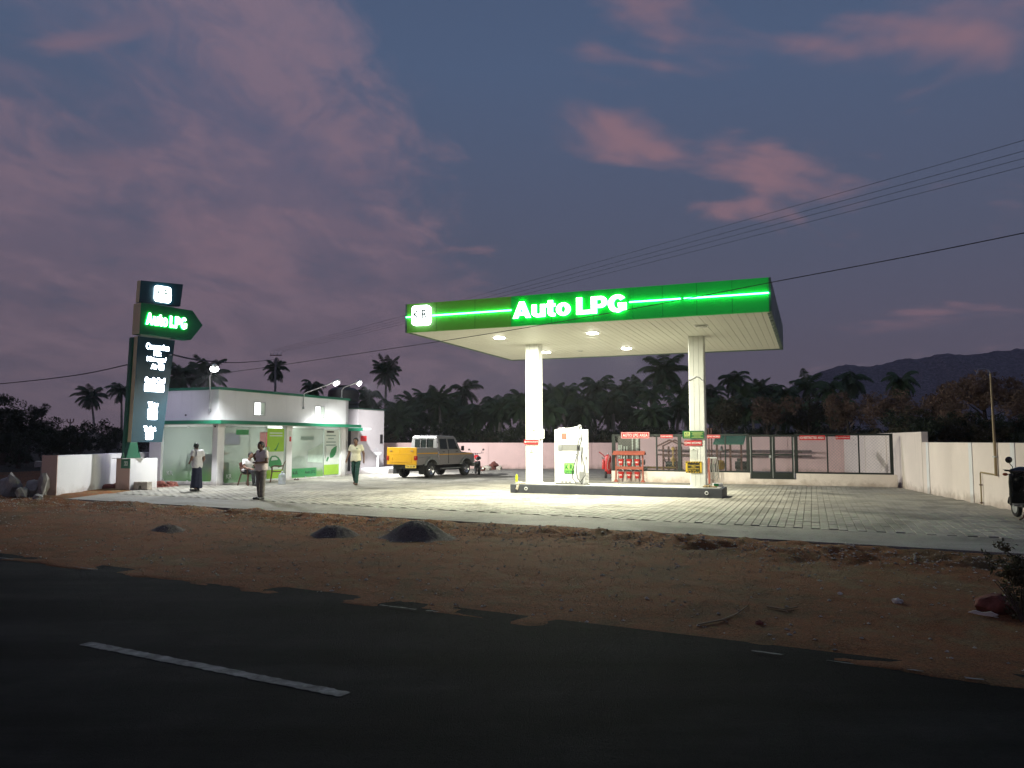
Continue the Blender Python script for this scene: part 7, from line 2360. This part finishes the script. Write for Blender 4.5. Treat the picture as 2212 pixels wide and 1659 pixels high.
random.seed(8)
tree('large dark tree filling the left edge of the picture', 8, 928, 62, 74, tree_dark[0])
tree('dark tree beside the large one at the left edge', 62, 935, 66, 46, tree_dark[1])
tree('small round topped dark tree at the far left with a gap in its crown', 90, 893, 90, 21, tree_dark[1], sz=1.1)
for lab, px, py, rp in (('dark bush beyond the left rubble', 40, 975, 52), ('low dark bush left of the far utility pole', 110, 958, 40), ('dark bush behind the far utility pole', 172, 952, 44), ('dark bush behind the white wall', 232, 952, 40), ('dark bush beside the totem post', 286, 955, 36), ('dark bush left of the bush behind the pole', 140, 975, 36)):
    tree(lab, px, py, random.uniform(52, 70), rp, bush_mesh[0], 'bush', 'bush', sz=1.1)
for lab, px, py, d, rp, k in (('brownish tree directly behind the right column', 1555, 895, 50, 46, 2), ('reddish brown tree over the double gate', 1655, 890, 50, 48, 0), ('dull tree over the restricted area sign', 1745, 893, 52, 52, 2), ('rounded brown tree over the right end of the mesh fence', 1830, 888, 48, 52, 1),
                              ('brown tree behind the tall end of the right wall', 1925, 880, 44, 56, 0), ('wide brown tree behind the lower right wall', 2025, 872, 40, 62, 1), ('tall brown tree behind the lamp pole', 2125, 850, 38, 66, 0), ('brown tree cut by the right edge of the picture', 2205, 868, 36, 74, 1), ('low brown tree in the gap left of the lamp pole', 2075, 905, 36, 46, 1), ('dark low tree between the two brown trees at the wall end', 1975, 915, 40, 46, 2)):
    tree(lab, px, py, d, rp, tree_brown[k], group='trees behind the right wall')
for i in range(20):
    px = 800 + i * 62 + random.uniform(-14, 14)
    tree('dark bush in the undergrowth behind the back wall', px, random.uniform(946, 958), random.uniform(52, 60), random.uniform(32, 42), bush_mesh[i % 4 == 0], 'bush', 'bush', 'bushes behind the back wall', 1.1)
for i, px in enumerate(range(1945, 2260, 34)):
    tree('dark bush in the undergrowth behind the right wall', px + random.uniform(-8, 8), random.uniform(932, 950), random.uniform(30, 36), random.uniform(40, 54), bush_mesh[i % 3 == 0], 'bush', 'bush', 'bushes behind the right wall', 1.1)
# a far belt of trees that closes the horizon
b = []
fm = leafy_mesh(61, 420, 22, 0.05, (6.0, 0.6, 0.5), M_LEAFD, inner=0.05)
for k, (px, d) in enumerate(((-300, 260), (150, 280), (560, 270), (1000, 250), (1450, 240), (1900, 250), (2350, 240))):
    c = AT(px, 945, d)
    o = link('distant_woodland', fm, None)
    o.location = (c.x, c.y, 2.0)
    o.scale = (14, 10, 9)
    b.append(o)
# one mass on the horizon: join the belt into a single object
vs, fs = [], []
for o in b:
    base = len(vs)
    for v in fm.vertices:
        vs.append((v.co.x * 14 + o.location.x, v.co.y * 10 + o.location.y, max(-0.3, v.co.z * 9 + 2.0)))
    for pgn in fm.polygons:
        fs.append(tuple(i + base for i in pgn.vertices))
    bpy.data.objects.remove(o)
me = bpy.data.meshes.new('distant_woodland')
me.from_pydata(vs, [], fs)
tag(link('distant_woodland', me, M_LEAFD), 'far belt of dark trees along the horizon', 'woodland', kind='stuff')

# ------------------------------------------------------------------ heaps, stones, rubble
M_GRAVEL = mat('dark_gravel', (0.105, 0.082, 0.066), 0.9, var=0.5, scale=30, bump=1.0, bscale=45)


def heap(label, px, py, w_, h_, seed):
    p = G(px, py)
    q = Vector((p.x, p.y, dirt_z(p.x, p.y) - 0.02))
    t = thing('gravel_heap', label, 'heap', q, RT.angle_signed(Vector((1, 0))), 'gravel heaps on the shoulder')
    b = MB()
    nr, na = 26, 56
    for i in range(nr + 1):
        f = i / nr
        for k in range(na):
            a = 2 * math.pi * k / na
            wob = 1 + 0.10 * fbm(math.cos(a) * 1.3, math.sin(a) * 1.3, seed, 1.0, 3)
            r = f * w_ / 2 * wob
            x, y = r * math.cos(a), r * math.sin(a) * 0.85
            z = h_ * (0.5 + 0.5 * math.cos(math.pi * f ** 1.25)) * (1 + 0.08 * fbm(x, y, seed, 3.0, 3)) + 0.018 * fbm(x, y, seed + 3, 18, 3) * (1 - f)
            b.v.append((x, y, z))
    for i in range(nr):
        for k in range(na):
            b.f.append((i * na + k, (i + 1) * na + k, (i + 1) * na + (k + 1) % na, i * na + (k + 1) % na))
    b.build('mound', M_GRAVEL, t, smooth='all')
    rnd = random.Random(seed)
    s = MB()
    for k in range(260):
        a, f = rnd.uniform(0, 6.28), math.sqrt(rnd.random()) * 1.12
        x, y = f * w_ / 2 * math.cos(a), f * w_ / 2 * math.sin(a) * 0.85
        z = h_ * (0.5 + 0.5 * math.cos(math.pi * min(1, f))) + 0.004
        stone(s, (x, y, z), rnd.uniform(0.008, 0.02), rnd)
    o = s.build('loose_gravel', M_STONE, t)
    o['kind'] = 'stuff'
    return t


def stone(b, c, r, rnd):
    """a small angular stone"""
    o = len(b.v)
    pts = [(1, 0, 0), (-1, 0, 0), (0, 1, 0), (0, -1, 0), (0, 0, 0.8), (0, 0, -0.6), (0.6, 0.6, 0.35), (-0.6, 0.5, 0.3)]
    a = rnd.uniform(0, 6.28)
    ca, sa = math.cos(a), math.sin(a)
    q = []
    for x, y, z in pts[:6]:
        k = rnd.uniform(0.65, 1.25) * r
        q.append((c[0] + (x * ca - y * sa) * k, c[1] + (x * sa + y * ca) * k, c[2] + z * k * 0.75))
    b.v += q
    b.f += [tuple(i + o for i in f) for f in ((0, 2, 4), (2, 1, 4), (1, 3, 4), (3, 0, 4), (2, 0, 5), (1, 2, 5), (3, 1, 5), (0, 3, 5))]


heap('largest dark gravel heap on the dirt shoulder', 904, 1158, 1.46, 0.29, 1)
heap('middle sized dark gravel heap left of the largest one', 722, 1152, 1.14, 0.19, 2)
heap('smallest dark heap far left on the dirt shoulder', 362, 1142, 0.85, 0.12, 3)
rnd = random.Random(5)
b = MB()
for k in range(9000):
    t = rnd.uniform(-12, 15)
    near_edge = rnd.random() < 0.72
    s = rnd.gauss(5.95, 0.55) if near_edge else rnd.uniform(0.2, 6.6)
    if s > S_APRON - 0.05 or s < 0.05:
        continue
    dens = 0.5 + 0.5 * fbm(t * 0.5, s, 2.0, 0.9, 2)
    if rnd.random() > dens + 0.25:
        continue
    p = road_pt(t, s)
    stone(b, (p.x, p.y, dirt_z(p.x, p.y) + 0.004), rnd.uniform(0.009, 0.026) * (1.5 if rnd.random() < 0.12 else 1), rnd)
tag(b.build('gravel', M_STONE), 'small stones strewn over the dirt shoulder', 'gravel', kind='stuff')


def rock_mesh(seed, k=(1, 1, 0.7), rough=0.28, sub=3):
    bm = bmesh.new()
    bmesh.ops.create_icosphere(bm, subdivisions=sub, radius=1.0)
    for v in bm.verts:
        n = v.co.normalized()
        d = 1 + rough * noise.fractal(n * 1.4 + Vector((seed, seed * 2, 0)), 1.0, 2.0, 3) + 0.09 * noise.cell(n * 3.1 + Vector((seed, 0, 0)))
        v.co = Vector((n.x * k[0], n.y * k[1], n.z * k[2])) * d
    me = bpy.data.meshes.new('rock')
    bm.to_mesh(me)
    bm.free()
    return me


M_RUBBLE = mat('pale_concrete_rubble', (0.30, 0.28, 0.25), 0.9, var=0.3, scale=3, bump=0.4, bscale=12)
for i, (lab, px, py, w_, h_) in enumerate((('pale concrete stump at the far left of the rubble', 22, 1072, 0.55, 0.60), ('rough boulder between the rubble stumps', 48, 1074, 0.35, 0.3), ('broad rubble lump before the white wall', 72, 1072, 0.60, 0.42), ('leaning rubble piece nearest the white wall', 92, 1073, 0.35, 0.62), ('low rubble piece in front of the stumps', 82, 1080, 0.28, 0.16))):
    p = G(px, py)
    t = thing('rubble', lab, 'rubble', (p.x, p.y, 0.0), i * 0.7, 'rubble at the left edge of the station')
    me = rock_mesh(i * 3.1 + 1, (w_ / 2, w_ / 2.4, h_ / 1.6), 0.5, 2)
    o = link('lump', me, M_RUBBLE, t)
    o.location = (0, 0, h_ * 0.45)
p = G(93, 1066)
t = thing('concrete_slab', 'flat pale slab balanced on top of the rubble', 'slab', (p.x, p.y, 0.82), 0.3)
MB().prism([(-0.24, 0.0), (0.22, 0.02), (0.25, 0.16), (-0.22, 0.2)], -0.18, 0.18, 'y').build('slab', M_RUBBLE, t, bevel=0.02)
MB().box(-0.08, 0.1, -0.1, 0.1, -0.42, 0.02).build('stub', M_RUBBLE, t, bevel=0.02)
M_REDSOIL = mat('red_brick_rubble', (0.16, 0.050, 0.035), 0.95, var=0.45, scale=9, bump=0.9, bscale=20)
for lab, px, py, w_, h_ in (('low red rubble bank along the foot of the white wall', 232, 1056, 1.5, 0.22), ('red rubble bank between the plinth and the office', 345, 1051, 1.0, 0.20), ('single red clod beside the office corner window', 372, 1050, 0.42, 0.20)):
    p = G(px, py)
    t = thing('soil_bank', lab, 'soil', (p.x, p.y, -0.03), OF.a + R(68 if px < 300 else 0))
    o = link('mound', rock_mesh(px * 0.01, (w_ / 2, 0.22, h_), 0.35, 4), M_REDSOIL, t, smooth='all')
for i, (px, py, w_) in enumerate(((1052, 1016, 0.5), (1066, 1014, 0.7), (1078, 1015, 0.4), (1040, 1017, 0.4))):
    p = G(px, py)
    lab = ('dark debris lump at the foot of the pink wall', 'largest dark debris lump at the foot of the pink wall', 'small debris lump furthest right at the pink wall', 'debris lump nearest the motorcycle')[i]
    t = thing('debris', lab, 'debris', (p.x, p.y, 0.0), i)
    link('lump', rock_mesh(i + 20, (w_ / 2, w_ / 2.5, w_ / 2.6), 0.3), M_REDSOIL if i % 2 else M_STONE, t, smooth=True).location = (0, 0, w_ * 0.2)
M_FLAKE = mat('white_flake', (0.55, 0.50, 0.44), 0.8, var=0.2)
for lab, px, py, w_, m in (('white stone lying on the dirt at the right', 1938, 1297, 0.10, M_FLAKE), ('small pale stone near the white stone', 1815, 1280, 0.05, M_FLAKE), ('brown clod of earth beside the shrub at the right', 2152, 1318, 0.34, M_REDSOIL), ('small red clod on the dirt near the road', 1640, 1340, 0.07, M_REDSOIL)):
    p = G(px, py)
    t = thing('stone', lab, 'stone', (p.x, p.y, dirt_z(p.x, p.y)), px)
    link('stone_body', rock_mesh(px * 0.013, (w_ / 2, w_ / 2.3, w_ / 3), 0.35), m, t, smooth=True).location = (0, 0, w_ * 0.16)
p = G(2122, 1326)
t = thing('peeled_bark', 'white flake of bark leaning on the earth clod at the right', 'flake', (p.x, p.y, dirt_z(p.x, p.y) + 0.04), R(-38))
MB().prism([(-0.12, -0.015), (-0.06, 0.01), (0.0, -0.005), (0.07, 0.014), (0.13, -0.01), (0.08, -0.03), (-0.02, -0.028)], -0.01, 0.015, 'y').build('flake', M_FLAKE, t)
# dry twigs on the dirt
M_TWIG = mat('dry_twig', (0.26, 0.19, 0.11), 0.8, var=0.2)
for lab, pts, sub in (('long forked dry twig on the dirt in front of the station', [(1508, 1345), (1560, 1338), (1590, 1326), (1614, 1308)], [((1590, 1326), (1600, 1330)), ((1600, 1318), (1588, 1316)), ((1560, 1338), (1572, 1342))]),
                      ('short forked dry twig right of the long one', [(1656, 1308), (1690, 1311), (1722, 1307)], [((1680, 1310), (1702, 1317)), ((1690, 1311), (1716, 1314))])):
    P3 = []
    for x, y in pts:
        q = G(x, y)
        P3.append(Vector((q.x, q.y, dirt_z(q.x, q.y) + 0.014)))
    t = thing('twig', lab, 'twig', P3[0])
    MB().tube([q - P3[0] for q in P3], [0.009, 0.008, 0.006, 0.004][:len(P3)], 6).build('stem', M_TWIG, t, smooth=True)
    for a, c in sub:
        qa, qc = G(*a), G(*c)
        MB().tube([Vector((qa.x, qa.y, dirt_z(qa.x, qa.y) + 0.014)) - P3[0], Vector((qc.x, qc.y, dirt_z(qc.x, qc.y) + 0.02)) - P3[0]], [0.006, 0.003], 5).build('side_twig', M_TWIG, t, smooth=True)
# shrub at the right edge
p = G(2206, 1338)
t = thing('roadside_shrub', 'dark green shrub at the right edge of the dirt shoulder', 'shrub', (p.x, p.y, dirt_z(p.x, p.y)))
sh_m = leafy_mesh(71, 90, 26, 0.075, (0.9, 0.9, 1.0), M_LEAFG)
o = link('foliage', sh_m, None, t)
o.location, o.scale = (0.05, 0.05, 0.24), (0.30, 0.30, 0.30)
b = MB()
for k in range(9):
    a = k * 0.7
    b.tube([(0, 0, 0), (0.08 * math.cos(a), 0.08 * math.sin(a), 0.2), (0.2 * math.cos(a), 0.2 * math.sin(a), 0.36)], [0.008, 0.006, 0.003], 5)
b.build('stem', M_BARK, t)

# ------------------------------------------------------------------ poles and overhead wires
M_CABLE = mat('overhead_cable', (0.014, 0.014, 0.016), 0.6, var=0.1)
P1 = AT(596, 762, 90.0)
t = thing('power_pole', 'slim concrete power pole with cross arm behind the office', 'pole', (P1.x, P1.y, -0.3))
MB().tube([(0, 0, 0), (0, 0, P1.z - 0.3)], [0.16, 0.11], 8).build('mast', mat('pole_concrete', (0.28, 0.27, 0.25), 0.8), t, smooth=True)
MB().bar((-0.7, 0, P1.z + 0.0), (0.7, 0, P1.z + 0.0), 0.10).build('cross_arm', M_RUST, t)
for x in (-0.6, -0.2, 0.2, 0.6):
    MB().cyl((x, 0, P1.z + 0.05), (x, 0, P1.z + 0.28), 0.04).build('insulator', M_WHITEP, t)


def wire(name, label, pts, r, group=None, sag=0.0):
    pts = [Vector(p) for p in pts]
    out = []
    n = 14
    if len(pts) == 2:
        a, c = pts
        out = [a.lerp(c, k / 40) - Vector((0, 0, sag * 4 * (k / 40) * (1 - k / 40))) for k in range(41)]
    else:
        for i in range(len(pts) - 1):
            p0, p1, p2, p3 = pts[max(i - 1, 0)], pts[i], pts[i + 1], pts[min(i + 2, len(pts) - 1)]
            for k in range(n):
                u = k / n
                out.append(0.5 * ((2 * p1) + (p2 - p0) * u + (2 * p0 - 5 * p1 + 4 * p2 - p3) * u * u + (3 * p1 - p0 - 3 * p2 + p3) * u ** 3))
        out.append(pts[-1])
    t = thing(name, label, 'wire', out[0], 0, group)
    MB().tube([p - out[0] for p in out], r, 5).build('strand', M_CABLE, t, smooth=True)
    return t


for lab, y0, dx, dz in (('topmost of the four overhead wires at the upper right', 297, -0.6, 0.28), ('second of the four overhead wires at the upper right', 320, -0.2, 0.22), ('third of the four overhead wires at the upper right', 336, 0.2, 0.14), ('lowest of the four overhead wires at the upper right', 353.5, 0.6, 0.06)):
    a = Vector((P1.x + dx, P1.y, P1.z + dz))
    c = AT(2212, y0, 25.0)
    wire('overhead_wire', lab, [a, a + (c - a) * 1.12], 0.009, 'overhead wires', sag=0.25)
wire('service_cable', 'thick dark cable crossing in front of the canopy fascia', [AT(2300, 482, 11.5), AT(2212, 503, 12.1), AT(1940, 558, 13.3), AT(1660, 611, 14.9), AT(1400, 661, 16.8), AT(1140, 707, 18.9), AT(959, 736, 20.8), AT(859, 751, 22.0), AT(618, 787, 24.8), AT(518, 801, 25.6), AT(378, 818, 26.4)], 0.009)
wire('service_cable', 'cable sagging from the totem sign to the left edge', [AT(372, 766, 26.5), AT(283, 786, 29.5), AT(160, 811, 34.0), AT(0, 829, 41.0), AT(-120, 836, 47.0)], 0.022)
wire('service_cable', 'cable sagging from the totem sign to the power pole behind the office', [AT(372, 766, 26.6), AT(440, 779, 36.0), AT(520, 783, 60.0), AT(592, 777, 89.8)], 0.03)
# utility pole far left with a lit bulb
p = AT(152, 906, 72)
t = thing('utility_pole', 'small utility pole with forked top and lit bulb at the far left', 'pole', (p.x, p.y, -0.3))
MB().tube([(0, 0, 0), (0, 0, p.z - 0.0)], [0.09, 0.07], 8).build('mast', mat('pole_concrete', (0.28, 0.27, 0.25), 0.8), t, smooth=True)
for x in (-0.32, 0.0, 0.32):
    MB().tube([(0, 0, p.z - 0.1), (x * 0.9, 0, p.z + 0.1), (x, 0, p.z + 0.36)], 0.05, 6).build('prong', M_RUST, t, smooth=True)
bz = AT(157, 943, 72).z + 0.3
MB().bar((0, 0, bz), (0.22, -0.05, bz), 0.03).build('bracket', M_STEEL, t)
MB().lathe([(0, -0.12), (0.10, -0.08), (0.13, 0), (0.10, 0.08), (0, 0.12)], 12, Matrix.Translation((0.28, -0.08, bz)), cap=False).build('bulb', emit('far_bulb', (1.0, 0.96, 0.85), 12.0), t, smooth=True)

# ------------------------------------------------------------------ the dusty evening air
b = MB()
b.box(-700, 700, -120, 620, -1.4, 76)
hz = bpy.data.materials.new('haze_air')
hz.use_nodes = True
hn = hz.node_tree
hn.nodes.remove(hn.nodes['Principled BSDF'])
pv = hn.nodes.new('ShaderNodeVolumePrincipled')
pv.inputs['Color'].default_value = (0.80, 0.78, 0.84, 1)
pv.inputs['Density'].default_value = 0.0004
pv.inputs['Anisotropy'].default_value = 0.55
hn.links.new(pv.outputs[0], hn.nodes['Material Output'].inputs['Volume'])
haze = tag(b.build('haze', hz), kind='stuff')
